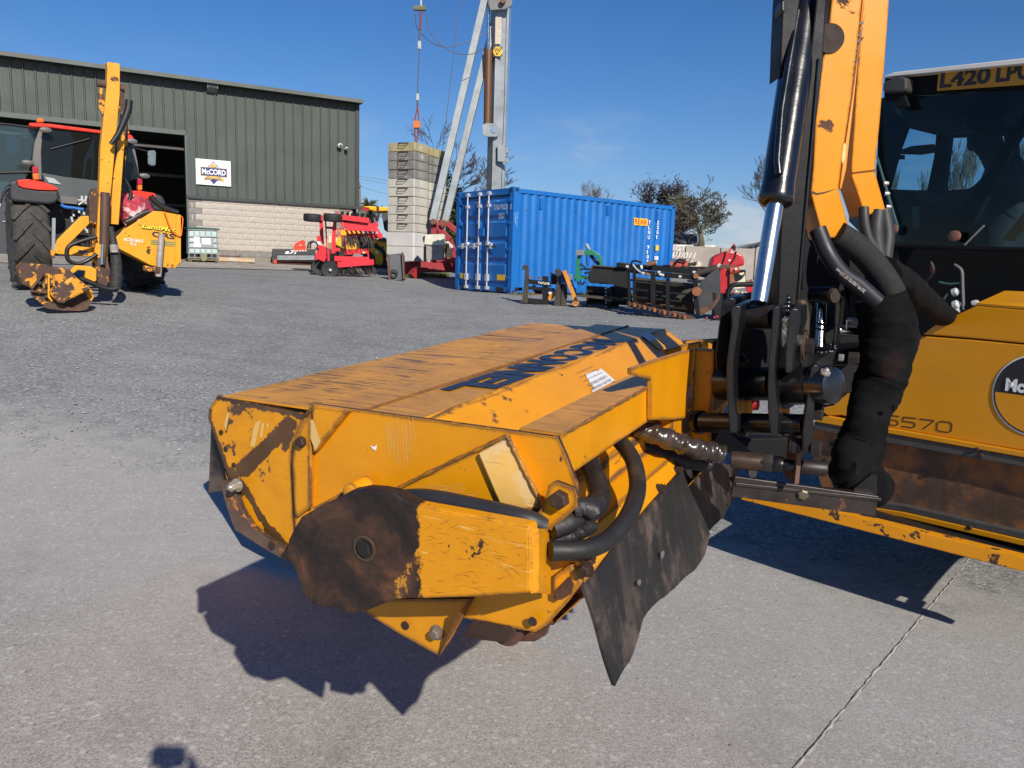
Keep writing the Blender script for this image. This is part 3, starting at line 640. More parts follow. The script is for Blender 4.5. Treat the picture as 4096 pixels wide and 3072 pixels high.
# mast: square galvanised tube
YM = 26.0
def bx4(mb, pa, pb, w, d, yaw=.5):
    a = Vector(pa); b = Vector(pb); dx = V(math.cos(yaw), math.sin(yaw), 0); dy = V(-math.sin(yaw), math.cos(yaw), 0)
    poly = [a - dx * w / 2 - dy * d / 2, a + dx * w / 2 - dy * d / 2, a + dx * w / 2 + dy * d / 2, a - dx * w / 2 + dy * d / 2]
    return mb.prism(poly, b - a)
ma = at(1975, 1060, YM); mt = at(2004, -150, YM); mt.x = ma.x + .0; mt.y = ma.y; ma.x = mt.x = at(1981, 755, YM).x
mb = MB(); bx4(mb, ma, mt, .46, .42); mb.build('mast', galv, crane, bevel=.02)
st = [((1731, 885), (1938, 0), 24.4, 25.6), ((1780, 890), (1990, 36), 25.2, 26.2)]
for (a, b, ya, yb) in st:
    A = at(*a, ya); B = at(*b, yb); B = A + (B - A) * 1.15
    mb = MB(); mb.bar(A, B, .21, .21, up=(0, -1, .3)); mb.build('strut', galv, crane, bevel=.012)
A = at(1949, 520, 25.7); B = at(1954, 199, 25.7); mb = MB(); mb.cyl(A, B, .125, 20); mb.build('ram_body', mat('ram_brown', (.12, .052, .018), .45, var=.15), crane, smooth=40)
A = at(1951, 260, 25.7); B = at(1955, -60, 25.7); mb = MB(); mb.cyl(A, B, .052, 14); mb.build('ram_rod', mat('chrome', (.62, .64, .67), .13, 1.0, var=.04), crane, smooth=40)
def scr(pts, Y, t=.05, nm='plate', m=None, par=None, **k):
    """flat plate standing square to the view direction at world depth Y, outline by pixels"""
    P = [at(x, y, Y) for x, y in pts]; mb = MB(); mb.prism(P, V(0, t, 0)); return mb.build(nm, m, par, **k)
scr([(1928, 500), (1945, 492), (1985, 494), (2001, 512), (2001, 532), (1985, 547), (1945, 547), (1930, 538)], 25.55, .05, 'ram_bracket', galv, crane, bevel=.01)
mb = MB(); c = at(1978, 519, 25.54); mb.cyl(c, c + V(0, -.012, 0), .10, 16); mb.build('bracket_hole', mat('hole_blue', (.18, .26, .38), .6), crane)
scr([(1990, 578), (2018, 578), (2018, 592), (2027, 588), (2034, 592), (2034, 612), (2024, 612), (2024, 632), (2034, 634), (2034, 652), (2018, 648), (1990, 645)], 25.6, .08, 'hinge_bracket', galv, crane, bevel=.008)
q = [at(x, y, 25.66) for x, y in ((1974, 186), (2009, 186), (2009, 226), (1974, 226))]
mb = MB(); mb.prism(q, V(0, .01, 0)); lg = mb.build('logo_plate', mat('logo_brown', (.10, .06, .01), .5), crane)
cq = sum(q, V(0, 0, 0)) / 4; mb = MB(); mb.cyl(cq + V(0, -.01, 0), cq + V(0, -.004, 0), .145, 20); mb.build('logo_disc', mat('logo_gold', (.75, .45, .03), .5), lg)
mb = MB(); yy = V(0, -.016, 0)
for a, b in (((-.10, .09), (-.02, -.11)), ((-.02, -.11), (.06, .02)), ((.06, .02), (.11, .11)), ((-.05, .10), (.0, .02)), ((.0, .02), (.05, .10))):
    mb.bar(cq + yy + V(a[0], 0, a[1]), cq + yy + V(b[0], 0, b[1]), .028, .006, up=(0, 1, 0))
mb.build('logo_mark', mat('logo_brown', (.10, .06, .01), .5), lg, kind=None)
scr([(1982, 68), (2007, 68), (2004, 176), (1980, 176)], 25.66, .01, 'scraped_patch', mat('patch_tan', (.52, .44, .36), .8, var=.2, scale=6), crane)
mb = MB(); 
mb.tube([at(2018, 780, 25.6), at(2032, 400, 25.6), at(2043, -20, 25.6)], .012, 6); mb.build('pipe', galv, crane)
scr([(1958, -20), (2052, -20), (2046, 22), (2020, 36), (1962, 40), (1954, 10)], 25.5, .06, 'head_bracket', mat('bracket_grey', (.16, .16, .155), .5), crane)
mb = MB(); c = at(2012, 5, 25.45); mb.cyl(c, c + V(0, -.12, 0), .09, 12); mb.build('pivot_pin', mat('rusty_pin', (.14, .06, .035), .6), crane)
# red base frame with legs, cabinets
def pz(px, py, Y): return at(px, py, Y)
mb = MB(); mb.bar(pz(1560, 1068, 24.8), pz(1960, 1068, 25.2), .30, .34); mb.build('base_beam', redc, crane)
mb = MB(); mb.bar(pz(1652, 1080, 23.9), pz(1668, 1100, 24.0), .25, .36); mb.build('base_foot', redc, crane)
for (a, b, Y) in (((1736, 890), (1800, 960), 24.0), ((1735, 895), (1737, 960), 24.0), ((1785, 890), (1860, 950), 25.0), ((1800, 960), (1830, 1045), 24.3), ((1762, 880), (1765, 1000), 25.2), ((1845, 930), (1850, 1050), 24.4), ((1730, 1040), (1920, 1042), 24.2)):
    mb = MB(); mb.bar(pz(*a, Y), pz(*b, Y), .17, .17, up=(0, 1, 0)); mb.build('base_strut', redc, crane, bevel=.01)
for (px, py) in ((1735, 887), (1775, 892)):
    mb = MB(); c = pz(px, py, 23.85); mb.cyl(c, c + V(0, -.1, 0), .09, 12); mb.build('pivot_pin', MT['rusty_pin'], crane)
cab = thing('control_cabinet', 'grey steel control cabinet hung on the crane base beneath a white one', 'cabinet', pz(1740, 1040, 23.2))
scr([(1705, 978), (1773, 980), (1771, 1040), (1705, 1038)], 23.0, .45, 'cabinet_box', mat('cab_grey', (.28, .26, .23), .5, var=.15), cab)
scr([(1722, 990), (1745, 990), (1745, 998), (1722, 998)], 22.99, .01, 'nameplate', mat('tan', (.42, .33, .25), .6), cab)
cab = thing('junction_box', 'white weathered flat cabinet lid on the crane base above the grey cabinet', 'cabinet', pz(1740, 975, 23.0))
scr([(1702, 938), (1774, 936), (1778, 940), (1776, 979), (1770, 981), (1697, 977)], 22.95, .4, 'cabinet_lid', mat('cab_cream', (.62, .59, .48), .6, var=.15, scale=6, streak=.4, dirtcol=(.4, .36, .25)), cab)
for pts in (((1790, 966), (1806, 985), (1806, 1010), (1795, 1022)), ((1785, 970), (1800, 975), (1812, 992), (1800, 1018)), ((1778, 972), (1795, 968), (1800, 990))):
    hose('cable', [pz(x, y, 23.6) for x, y in pts], .022, mat('cable_white', (.6, .6, .57), .6), crane, n=6, sub=3)
# hook line: cables, block and chain down to the blocks
hk = thing('hoist_line', 'hanging hoist cable with small orange marker above the counterweights', 'hoist', pz(1672, 590, 24.2))
def L2(nm, pts, r, m, Y=24.2, par=hk): mb = MB(); mb.tube([pz(x, y, Y) for x, y in pts], r, 6); return mb.build(nm, m, par)
steel = mat('dull_steel', (.22, .21, .20), .5, .4); rope = mat('wire_rope', (.10, .085, .08), .6); rc = mat('chain_red', (.22, .045, .035), .6); zz_ = mat('zinc_soft', (.45, .45, .45), .5)
L2('rope', [(1684, -30), (1684, 30)], .03, zz_); L2('crosshead', [(1655, 32), (1704, 34)], .075, mat('crosshead', (.16, .15, .09), .7))
L2('rope', [(1683, 45), (1681, 120)], .035, rc); L2('rope', [(1679, 120), (1677, 165)], .03, rope); L2('shackle', [(1677, 165), (1677, 196)], .055, zz_)
L2('rope', [(1677, 196), (1670, 375)], .017, rope); L2('shackle', [(1670, 375), (1670, 402)], .05, zz_); L2('rope', [(1670, 402), (1670, 425)], .03, rope)
for dx in (-5, 5): L2('sling', [(1670, 425), (1667 + dx * 1.6, 480), (1665 + dx, 545), (1664, 590)], .022, rc)
scr([(1653, 483), (1681, 483), (1681, 510), (1653, 510)], 24.12, .1, 'marker_tag', mat('tag_orange', (.55, .16, .04), .6), hk)
for s_, (x, y) in ((1, (1660, 35)), (2, (1702, 40))):
    hose('pendant_cable', [pz(a, b, 24.2 + c_) for a, b, c_ in ((x, y + 20, 0), (x + 10, y + 80, .2), (x + 75, y + 140, .6), (x + 150 , y + 150 - 0, 1), (1945, 135, 1.4))] if s_ == 1 else [pz(a, b, 24.2) for a, b in ((1702, 60), (1722, 130), (1770, 185), (1830, 215), (1890, 215), (1940, 190))], .012, rope, hk, n=5, sub=4)
hose('stay_cable', [pz(1838, -10, 25), pz(1806, 290, 25), pz(1770, 600, 25.2)], .010, rope, hk, n=5, sub=3)
# leaning dark plate attachment in front of the stack
Y = 19.6
pl = thing('leaning_skid_plate', 'dark grey steel plate with rusty edges leaning upright before the counterweights', 'steel plate', V(at(1600, 1120, Y).x, Y, gh(at(1600, 1120, Y).x, Y)))
g0 = gp(1600, 1122).y
q = [at(1552, 1018, g0 + .25), at(1612, 1012, g0 + .25), at(1618, 1022, g0 + .25), at(1618, 1118, g0 - .05), at(1562, 1124, g0 - .05), at(1553, 1025, g0 + .25)]
mb = MB(); mb.plate(q, .05); mb.build('plate', mat('plate_dark', (.075, .082, .088), .5, var=.2, scale=3, chip=.25, chipcol=(.12, .05, .02)), pl, bevel=.005)
for a, b in ((0, 4), (1, 3)):
    mb = MB(); mb.bar(q[a] + V(0, -.06, 0), q[b] + V(0, -.06, 0), .045, .12, up=(0, -1, 0)); mb.build('flange', mat('rust_edge', (.13, .065, .04), .8, var=.4, scale=8), pl)
mb = MB(); c = at(1576, 1095, g0 - .03); ring = [c + V(math.cos(t) * .10, -.04, math.sin(t) * .10) for t in [k * math.pi / 6 for k in range(13)]]; mb.tube(ring, .03, 6); mb.build('ring', mat('ring_dark', (.04, .04, .04), .6), pl)
# utility pole and wires, cordyline
up_ = thing('utility_pole', 'weathered timber utility pole beyond the yard carrying wires', 'pole', at(1444, 1000, 60))
mb = MB(); mb.tube([at(1444, 1010, 60), at(1435, 730, 60)], [.17, .12], 8); mb.build('pole', mat('pole_wood', (.17, .15, .12), .9), up_)
mb = MB(); mb.bar(at(1427, 745, 59.8), at(1446, 745, 59.8), .08, .08); mb.build('crossarm', MT['pole_wood'], up_)
for i, (ya, yb, yc) in enumerate(((700, 714, 728), (712, 726, 742), (745, 765, 782))):
    hose('wire', [at(1380 if i < 2 else 1443, ya - (3 if i < 2 else 0), 61), at(1500, yb, 62), at(1575, yc, 63)], .015, rope, up_, n=4, sub=3)
# ================================================================ TREES
def tree(label, base, top, spread, seed, col, gens=6, nb0=3, r0=.16, name='bare_tree', leaf=None, up=.35, lean=0, tw=.55, ns=3, cat='tree', lcount=0, droop=0, group=None, rmin=.008):
    rn = random.Random(seed); T = thing(name, label, cat, base, group); hgt = top.z - base.z
    mt_, mc = MB(), MB(); tips = []; segs = []
    def branch(p, d, L, r, g):
        pts = [p]; q = p; dd = d.copy()
        for i in range(ns):
            dd = (dd + Vector((rn.uniform(-1, 1), rn.uniform(-1, 1), rn.uniform(-.7, .9) + up * .3 - droop * g * .12)) * .20).normalized(); q = q + dd * (L / ns); pts.append(q)
        R = [max(rmin, r * (1 - .5 * i / ns)) for i in range(ns + 1)]
        segs.append((pts, R, g))
        tips.append((q, g))
        if g >= gens: return
        k = nb0 if g < 2 else rn.choice((2, 3, 3))
        for j in range(k):
            f = rn.uniform(.35, 1.0) if j else 1.0; src = pts[max(1, min(ns, int(round(f * ns))))]
            ax = Vector((rn.uniform(-1, 1), rn.uniform(-1, 1), rn.uniform(-.5, .8))).normalized()
            nd_ = (dd + ax * tw * (1.3 if j else .7) + Vector((0, 0, up * .35))).normalized(); nd_.x *= spread; nd_.y *= spread; nd_.normalize()
            branch(src, nd_, L * rn.uniform(.62, .86), max(rmin, R[-1] * rn.uniform(.62, .85)), g + 1)
    branch(base, Vector((lean, 0, 1)).normalized(), hgt * .27, r0, 0)
    zmx = max(t[0].z for t in tips); sc_ = hgt / (zmx - base.z)
    for pts, R, g in segs: (mt_ if g == 0 else mc).tube([base + (v - base) * sc_ for v in pts], R, 6 if g < 2 else (4 if g < 4 else 3), cap=False)
    bark = mat('bark_' + name + str(seed), col, .9, var=.3, scale=3); mt_.build('trunk', bark, T); mc.build('crown', bark, T)
    if leaf:
        ml = MB()
        for (q, g) in tips:
            if g < gens - 2: continue
            q = base + (q - base) * sc_
            for k in range(lcount):
                c = q + Vector((rn.gauss(0, .12), rn.gauss(0, .12), rn.gauss(0, .12))); a = Vector((rn.uniform(-1, 1), rn.uniform(-1, 1), rn.uniform(-1, 1))).normalized(); b_ = a.orthogonal().normalized(); s_ = rn.uniform(.035, .075) * leaf[1]
                ml.add([c - a * s_, c + b_ * s_ * .7, c + a * s_, c - b_ * s_ * .7], [[0, 1, 2, 3]])
        ml.build('foliage', mat('leaf_' + str(seed), leaf[0], .7, var=.45, scale=2), T)
    return T
def T2(px, yb, yt, Y, **k):
    b = at(px, yb, Y); t = at(px, yt, Y); t.x = b.x; return dict(base=b, top=t, **k)
tree('broad bare tree with fine upright twigs behind the crane', **T2(1800, 1010, 490, 38), spread=1.9, seed=24, col=(.10, .085, .08), gens=7, r0=.22, nb0=3, up=.75, tw=.5, rmin=.011)
tree('small pale bare tree rising behind the container roof', **T2(2390, 960, 715, 48), spread=1.0, seed=4, col=(.20, .17, .15), gens=6, r0=.16, up=.45, rmin=.01)
tree('rounded dark budding tree behind the far end of the container', **T2(2610, 1010, 716, 36), spread=1.2, seed=9, col=(.06, .045, .045), gens=7, r0=.18, leaf=((.05, .03, .032), .8), lcount=1, up=.45, tw=.55, nb0=4)
tree('low dark budding tree right of the taller rounded one', **T2(2705, 1010, 800, 35), spread=1.1, seed=31, col=(.06, .045, .045), gens=7, r0=.12, leaf=((.05, .03, .032), .8), lcount=1, up=.35, tw=.6, nb0=4)
tree('gnarled lichen covered bare fruit tree beyond the concrete wall', **T2(2805, 1020, 705, 31), spread=1.15, seed=16, col=(.115, .105, .065), gens=7, r0=.17, nb0=4, up=.25, tw=.75, droop=.25, ns=3, rmin=.010)
tree('tall bare tree half hidden by the black hydraulic arm', **T2(3090, 1010, 600, 45), spread=1.0, seed=41, col=(.13, .11, .10), gens=7, r0=.22, up=.5, rmin=.011)
for i, (px, yt) in enumerate(((3560, 560), (3660, 520), (3740, 545), (3830, 500), (3960, 540), (4040, 500), (4200, 520))):
    tree(f'tall bare poplar seen through the tractor cab glass, {["first","second","third","fourth","fifth","sixth","seventh"][i]} of the row from the left', **T2(px, 1080, yt, 52 + i), spread=.55, seed=50 + i, col=(.22, .20, .17), gens=6, r0=.22, up=1.2, tw=.4, rmin=.014, group='bare poplars in a row behind the tractor', name='poplar')
# ivy and scrub behind the crane base, cordyline palm behind the yellow machine
def bush(name, label, c, rad, n, colr, seed, size=.08, cat='shrub'):
    rn = random.Random(seed); mb = MB()
    for i in range(n):
        while True:
            p = Vector((rn.uniform(-1, 1), rn.uniform(-1, 1), rn.uniform(-1, 1)))
            if .35 < p.length < 1 + .2 * math.sin(5 * p.x + 3 * p.z): break
        q = Vector(c) + Vector((p.x * rad[0], p.y * rad[1], p.z * rad[2])); a = Vector((rn.uniform(-1, 1), rn.uniform(-1, 1), rn.uniform(-1, 1))).normalized(); b = a.orthogonal().normalized(); s_ = size * rn.uniform(.5, 1.3)
        mb.add([q - a * s_, q + b * s_ * .6, q + a * s_, q - b * s_ * .6], [[0, 1, 2, 3]])
    T = thing(name, label, cat, V(c[0], c[1], c[2] - rad[2])); mb.build('foliage', mat('leaf_' + name, colr, .7, var=.5, scale=1.5), T)
    m2 = MB(); 
    for k in range(5): m2.tube([V(c[0], c[1], c[2] - rad[2] * 1.1), Vector(c) + Vector((rn.uniform(-.5, .5) * rad[0], 0, rn.uniform(0, .7) * rad[2]))], [.05, .02], 5)
    m2.build('stem', mat('stem_brown', (.08, .06, .04), .9), T)
bush('ivy_bush', 'ivy clad stump with dark green leaves between the crane struts', at(1790, 860, 29), (1.0, .6, 1.6), 2200, (.045, .065, .02), 3)
bush('hedge', 'dense evergreen hedge beyond the crane base', at(1850, 960, 32), (2.6, 1, 1.6), 2600, (.035, .05, .018), 8, .12)
cp = thing('cordyline_palm', 'cordyline palm with drooping dead leaves behind the yellow machine', 'palm', at(1472, 1010, 50))
mb = MB(); mb.tube([at(1472, 1010, 50), at(1473, 835, 50)], [.2, .14], 8); mb.build('trunk', MT['pole_wood'], cp)
mb = MB(); rn = random.Random(2); c = at(1473, 835, 50)
for i in range(150):
    a = rn.uniform(0, 6.28); e = rn.uniform(-.9, 1.3); L = rn.uniform(.7, 1.1); d = V(math.cos(a) * math.cos(e), math.sin(a) * math.cos(e), math.sin(e)); m_ = c + d * L * .6; t_ = c + d * L + V(0, 0, -.25)
    mb.tube([c, m_, t_], [.03, .03, .008], 3, cap=False)
mb.build('leaves', mat('palm_leaf', (.12, .12, .05), .7, var=.4, scale=3), cp)
# ================================================================ YARD WALL, ROOFS BEHIND
wallm = mat('precast_wall', (.33, .285, .245), .9, var=.14, scale=1.5, bump=.4, bscale=15, streak=.3, dirtcol=(.2, .17, .14))
wa = at(2600, 1000, 26.5); wb = at(3700, 1016, 27.5)
yw = thing('yard_wall', 'long brown precast concrete panel wall behind the implements', 'wall', V((wa.x + wb.x) / 2, 27, gh(5, 27)))
zt = at(2700, 984, 26.6).z; dW = (V(wb.x - wa.x, wb.y - wa.y, 0)); n = 8
for i in range(n):
    a = V(wa.x, wa.y, 0) + dW * (i / n + .002); b = V(wa.x, wa.y, 0) + dW * ((i + 1) / n - .002)
    mb = MB(); mb.prism([V(a.x, a.y, gh(a.x, a.y) - .2), V(b.x, b.y, gh(b.x, b.y) - .2), V(b.x, b.y, zt + .015 * (i % 2)), V(a.x, a.y, zt + .015 * (i % 2))], V(0, .15, 0)); mb.build('panel', wallm, yw)
gr = mat('graffiti_white', (.7, .7, .68), .8)
text('painted_mark', '22G1', at(2666, 1000, 26.3), dW, (0, 0, 1), .13, gr, yw, w=.6); text('painted_mark', '/4/1/011', at(2668, 1030, 26.3), dW, (0, 0, 1), .2, gr, yw, w=1.0, shear=.3)
hs_ = thing('farm_outbuilding', 'low slate roofed outbuilding behind the gnarled tree', 'building', at(2720, 1010, 33))
ra = at(2640, 935, 33); rb2 = at(2790, 935, 33); ra2 = at(2640, 985, 31.5); rb3 = at(2792, 985, 31.5)
mb = MB(); mb.plate([ra2, rb3, rb2, ra], -.1); mb.build('roof', mat('slate_roof', (.10, .09, .085), .8, var=.3, scale=3), hs_)
mb = MB(); mb.bar(at(2600, 984, 31.3), at(2860, 986, 31.3), .1, .12); mb.build('fascia', mat('fascia_white', (.6, .6, .58), .7, var=.3, scale=5), hs_)
mb = MB(); mb.prism([at(2600, 1100, 31.6), at(2860, 1100, 31.6), at(2860, 990, 31.6), at(2600, 990, 31.6)], V(0, 2, 0)); mb.build('wall', mat('dark_wall', (.06, .055, .05), .8), hs_)
bs = thing('striped_barn', 'distant barn gable with pale and dark striped cladding', 'building', at(3060, 1010, 60))
P = [(2935, 1010), (2935, 1003), (3060, 968), (3200, 998), (3200, 1030)]
scr(P, 60, 6, 'wall', mat('barn_grey', (.42, .43, .42), .7), bs)
for i in range(9):
    x = 2955 + i * 24; yt = 968 + abs(3060 - x) * .27; mb = MB(); mb.bar(at(x, 1012, 59.9), at(x, yt + 3, 59.9), .09, .1, up=(0, 1, 0)); mb.build('cladding_rib', mat('barn_dark', (.05, .055, .055), .7), bs)
mb = MB(); mb.bar(at(2930, 1002, 59.7), at(3060, 965, 59.7), .3, .14); mb.bar(at(3060, 965, 59.7), at(3200, 997, 59.7), .3, .14); mb.build('verge', MT['barn_dark'], bs)
# ================================================================ LEFT GROUP: red tractor and its hedge cutter
class Fr:
    """local frame of a machine standing on the ground: x right, y away, z up"""
    def __init__(s, O, ang):
        s.O = Vector(O); s.x = V(math.cos(ang), math.sin(ang), 0); s.y = V(-math.sin(ang), math.cos(ang), 0)
        s.M = Matrix(((s.x.x, s.y.x, 0, O.x), (s.x.y, s.y.y, 0, O.y), (0, 0, 1, O.z), (0, 0, 0, 1)))
    def W(s, px, py, y=0.0): return onplane(px, py, s.O + s.y * y, s.y)
    def L(s, px, py, y=0.0):
        p = s.W(px, py, y) - s.O; return p.dot(s.x), y, p.z
    def slab(s, nm, pts, y, t, m, par, **k):
        mb = MB(); mb.prism([s.W(a, b, y) for a, b in pts], s.y * t); return mb.build(nm, m, par, **k)
    def rod(s, nm, pts, y, r, m, par, n=8, sub=0, **k):
        ys = y if isinstance(y, (list, tuple)) else [y] * len(pts); P = [s.W(a, b, yy) for (a, b), yy in zip(pts, ys)]
        if sub: P = smoothpts(P, sub)
        mb = MB(); mb.tube(P, r, n); return mb.build(nm, m, par, smooth=50, **k)
    def beam(s, nm, a, b, y, w, h, m, par, **k):
        mb = MB(); mb.bar(s.W(*a, y), s.W(*b, y), w, h, up=-s.y); return mb.build(nm, m, par, **k)
def Z(ox, oy, sc): return lambda pts: [(ox + x / sc, oy + y / sc) for x, y in pts]
zA = Z(0, 450, 3.568); zB = Z(180, 780, 3.457); zC = Z(60, 1020, 5.027); zD = Z(1200, 820, 5.183); zE = Z(2060, 960, 4.809); zG = Z(2380, 700, 3.318); zS = Z(0, 150, 1.443)
tyrem = mat('tyre_rubber', (.038, .036, .034), .85, var=.25, scale=5, dirt=.5, dirtcol=(.11, .095, .08)); tyredark = mat('tyre_dark', (.014, .014, .015), .7, var=.3, scale=5, dirt=.3, dirtcol=(.06, .055, .05))
tred = mat('tractor_red', (.66, .035, .014), .35, var=.06, spec=.5); tdark = mat('tractor_dark', (.03, .032, .036), .5, var=.15); tgrey = mat('tractor_grey', (.13, .12, .12), .5)
cabglass = glass('cab_glass', (.30, .38, .37), .025, refl=.6); doorglass = glass('door_glass_teal', (.45, .68, .70), .07)
yel = mat('old_yellow', (.72, .32, .008), .45, var=.10, scale=3, chip=.22, chipscale=6, chipcol=(.14, .055, .02), dirt=.22, dirtcol=(.30, .13, .02))
yelrust = mat('rusty_yellow', (.68, .28, .008), .55, var=.12, scale=4, chip=.72, chipscale=4.2, chipcol=(.085, .045, .03), edgecol=(.05, .03, .025), dirt=.3, dirtcol=(.28, .10, .02))
rustbrown = mat('rust_brown', (.085, .045, .03), .75, var=.35, scale=6, blotch=((.16, .07, .03), 9, .5, .7)); black = mat('machine_black', (.012, .012, .013), .45, var=.3); chrome = MT['chrome']
amber = mat('amber_lens', (.75, .17, .01), .25, coat=.5); redlens = mat('red_lens', (.4, .01, .03), .25, coat=.5)
def wheel(par, c, ax, R, w, lugs, m, hubm, name='wheel', rimr=.55):
    ax = Vector(ax).normalized(); c = Vector(c)
    prof = [(-w * .38, R * rimr), (-w * .48, R * .72), (-w * .5, R * .86), (-w * .40, R * .94), (-w * .2, R * .965), (w * .2, R * .965), (w * .40, R * .94), (w * .5, R * .86), (w * .48, R * .72), (w * .38, R * rimr)]
    mb = MB(); mb.lathe(c, ax, prof, 36); wo = mb.build(name, m, par, smooth=45)
    if lugs:
        x = ax.orthogonal().normalized(); y = ax.cross(x); ml = MB()
        for i in range(lugs):
            for s_ in (-1, 1):
                a0 = 2 * math.pi * (i + (.5 if s_ > 0 else 0)) / lugs; da = 2 * math.pi / lugs * .9
                pts = []
                for t in (0, .5, 1):
                    a = a0 + da * t; off = s_ * w * (.02 + .46 * t); r = R * (.975 if t < 1 else .945); pts.append(c + (x * math.cos(a) + y * math.sin(a)) * r + ax * off)
                for p, q in zip(pts[:-1], pts[1:]):
                    mid = ((p + q) / 2 - c); mid -= ax * mid.dot(ax); ml.bar(p, q, w * .10, R * .075, up=mid.normalized())
        ml.build('tread_lugs', m, wo, kind='stuff')
    for s_ in (-1, 1):
        mb = MB(); mb.lathe(c + ax * (s_ * w * .1), ax * s_, [(0, R * rimr), (w * .22, R * rimr), (w * .1, R * rimr * .8), (w * .12, R * .2), (w * .2, R * .16)], 20); mb.build('rim', hubm, wo, smooth=40)
    return wo
TO = at(345, 1157, 12.35); TA = math.radians(37); TF = Fr(TO, TA)
trac = thing('red_tractor', 'red tractor with open glass door seen from behind in front of the shed doorway', 'tractor', TO)
xl = TF.L(134, 1100, .1)[0]; xrr = TF.L(578, 1110, .5)[0]; RR = .76
for x in (xl, xrr): wheel(trac, TF.M @ V(x, .55, RR - .02), TF.x, RR, .50, 15, tyrem if x < 0 else tyredark, tred, 'rear_wheel')
for x in (xl + .15, xrr - .15): wheel(trac, TF.M @ V(x, 3.0, .6 + .05), TF.x, .6, .42, 14, tyredark, tred, 'front_wheel')
# mudguards with grey side skirt, red top
def guard(pts_red, pts_dark, nm):
    TF.slab('mudguard_skirt', pts_dark, -.05, 1.0, tdark, trac, bevel=.05); TF.slab('mudguard', pts_red, -.075, 1.0, tred, trac, bevel=.03)
guard(zA([(240, 965), (400, 950), (600, 985), (760, 1040), (838, 1090), (835, 1108), (740, 1112), (540, 1105), (330, 1075), (265, 1045)]), zA([(145, 1010), (170, 975), (240, 960), (300, 1060), (540, 1105), (840, 1110), (850, 1230), (790, 1290), (700, 1310), (180, 1265), (150, 1200)]), 0)
guard(zA([(1750, 1160), (1880, 1115), (2000, 1115), (2212, 1150), (2235, 1200), (2200, 1245), (1880, 1225), (1750, 1190)]), zA([(1740, 1180), (2212, 1150), (2330, 1190), (2370, 1290), (2350, 1400), (2250, 1420), (1850, 1330), (1750, 1300)]), 1)
# cab
TF.slab('roof', zA([(412, 165), (430, 143), (720, 160), (1500, 262), (1880, 320), (1920, 380), (1860, 385), (1450, 300), (700, 212), (500, 205), (420, 190)]), .45, 1.5, tred, trac, bevel=.03)
TF.slab('roof_liner', zA([(520, 205), (700, 212), (1450, 298), (1900, 385), (1895, 440), (1500, 370), (700, 262), (540, 240)]), .52, 1.3, tdark, trac)
cabw = zA([(600, 280), (830, 265), (1480, 325), (1860, 430), (1960, 780), (1985, 920), (1830, 985), (1400, 975), (1000, 925), (600, 855)])
TF.slab('rear_window', cabw, .48, .02, cabglass, trac)
TF.slab('cab_pillar', zA([(560, 250), (612, 255), (590, 560), (600, 960), (560, 960), (465, 690), (490, 450)]), .50, .12, tgrey, trac, bevel=.01)
TF.slab('cab_pillar', zA([(1850, 430), (1905, 440), (1960, 700), (1990, 960), (1940, 960), (1900, 700)]), .50, .1, tgrey, trac)
TF.slab('cab_front', zA([(560, 420), (1860, 520), (1930, 900), (600, 800)]), 2.05, .02, cabglass, trac)
TF.slab('seat', zA([(1000, 780), (1040, 640), (1240, 650), (1310, 800), (1290, 1020), (1000, 1000)]), 1.1, .35, tdark, trac, bevel=.05)
TF.slab('dash', zA([(900, 800), (1500, 850), (1550, 1100), (900, 1050)]), 1.8, .3, tdark, trac)
TF.slab('cab_rear_panel', zA([(600, 860), (900, 915), (1400, 975), (1850, 1000), (1850, 1300), (1100, 1310), (860, 1290), (640, 1000)]), .46, .3, mat('tractor_slate', (.06, .075, .078), .5), trac)
TF.slab('tool_box', zA([(855, 1185), (1105, 1215), (1100, 1310), (870, 1290)]), .30, .14, tgrey, trac)
TF.slab('tank', zA([(640, 915), (770, 940), (880, 1030), (700, 1000)]), .44, .02, mat('tank_pale', (.32, .38, .38), .5), trac)
TF.rod('wiper', zA([(725, 520), (1275, 375)]), .46, .012, black, trac)
TF.slab('chassis', zA([(300, 1290), (1800, 1290), (1800, 2000), (900, 2050), (600, 2000)]), .65, 3.4, black, trac)
TF.slab('bonnet', zA([(800, 830), (1600, 880), (1650, 1300), (780, 1250)]), 2.2, 1.8, tdark, trac, bevel=.05)
for pts, m_, y in ((zA([(530, 75), (620, 75), (640, 140), (525, 140)]), amber, .6), (zA([(1790, 250), (1855, 260), (1855, 310), (1790, 300)]), amber, .8)): TF.slab('beacon', pts, y, .14, m_, trac, bevel=.025)
for ps, y in (((400, 718), .3), ((2060, 905), .3), ((650, 250), .35), ((1880, 410), .42)):
    p = zA([ps])[0]; c = TF.W(*p, y); mb = MB(); mb.tube_prof(V(0, 0, 0), V(0, -1, 0), [(0, .02), (.0, .085), (.04, .08), (.06, .03)], 16); mb.v = [c + TF.x * v.x + TF.y * v.y + V(0, 0, v.z * .5) for v in mb.v]; o = mb.build('work_lamp', tgrey, trac, smooth=40)
for a, b in ((zA([(460, 770), (540, 770), (555, 865), (470, 865)]), zA([(465, 866), (555, 866), (560, 960), (480, 960)])), (zA([(1955, 940), (2030, 940), (2035, 1030), (1965, 1030)]), zA([(1965, 1031), (2035, 1031), (2030, 1110), (1970, 1110)]))):
    TF.slab('tail_lamp', a, .1, .12, redlens, trac, bevel=.015); TF.slab('indicator_lamp', b, .1, .12, amber, trac, bevel=.015)
dg = zA([(-60, 150), (0, 158), (250, 185), (530, 235), (500, 420), (440, 700), (410, 840), (300, 862), (0, 862), (-60, 860)])
TF.slab('door_glass', dg, .7, .012, doorglass, trac)
TF.rod('door_frame', zA([(-60, 148), (0, 156), (250, 183), (530, 235), (560, 330)]), .69, .014, black, trac, sub=3)
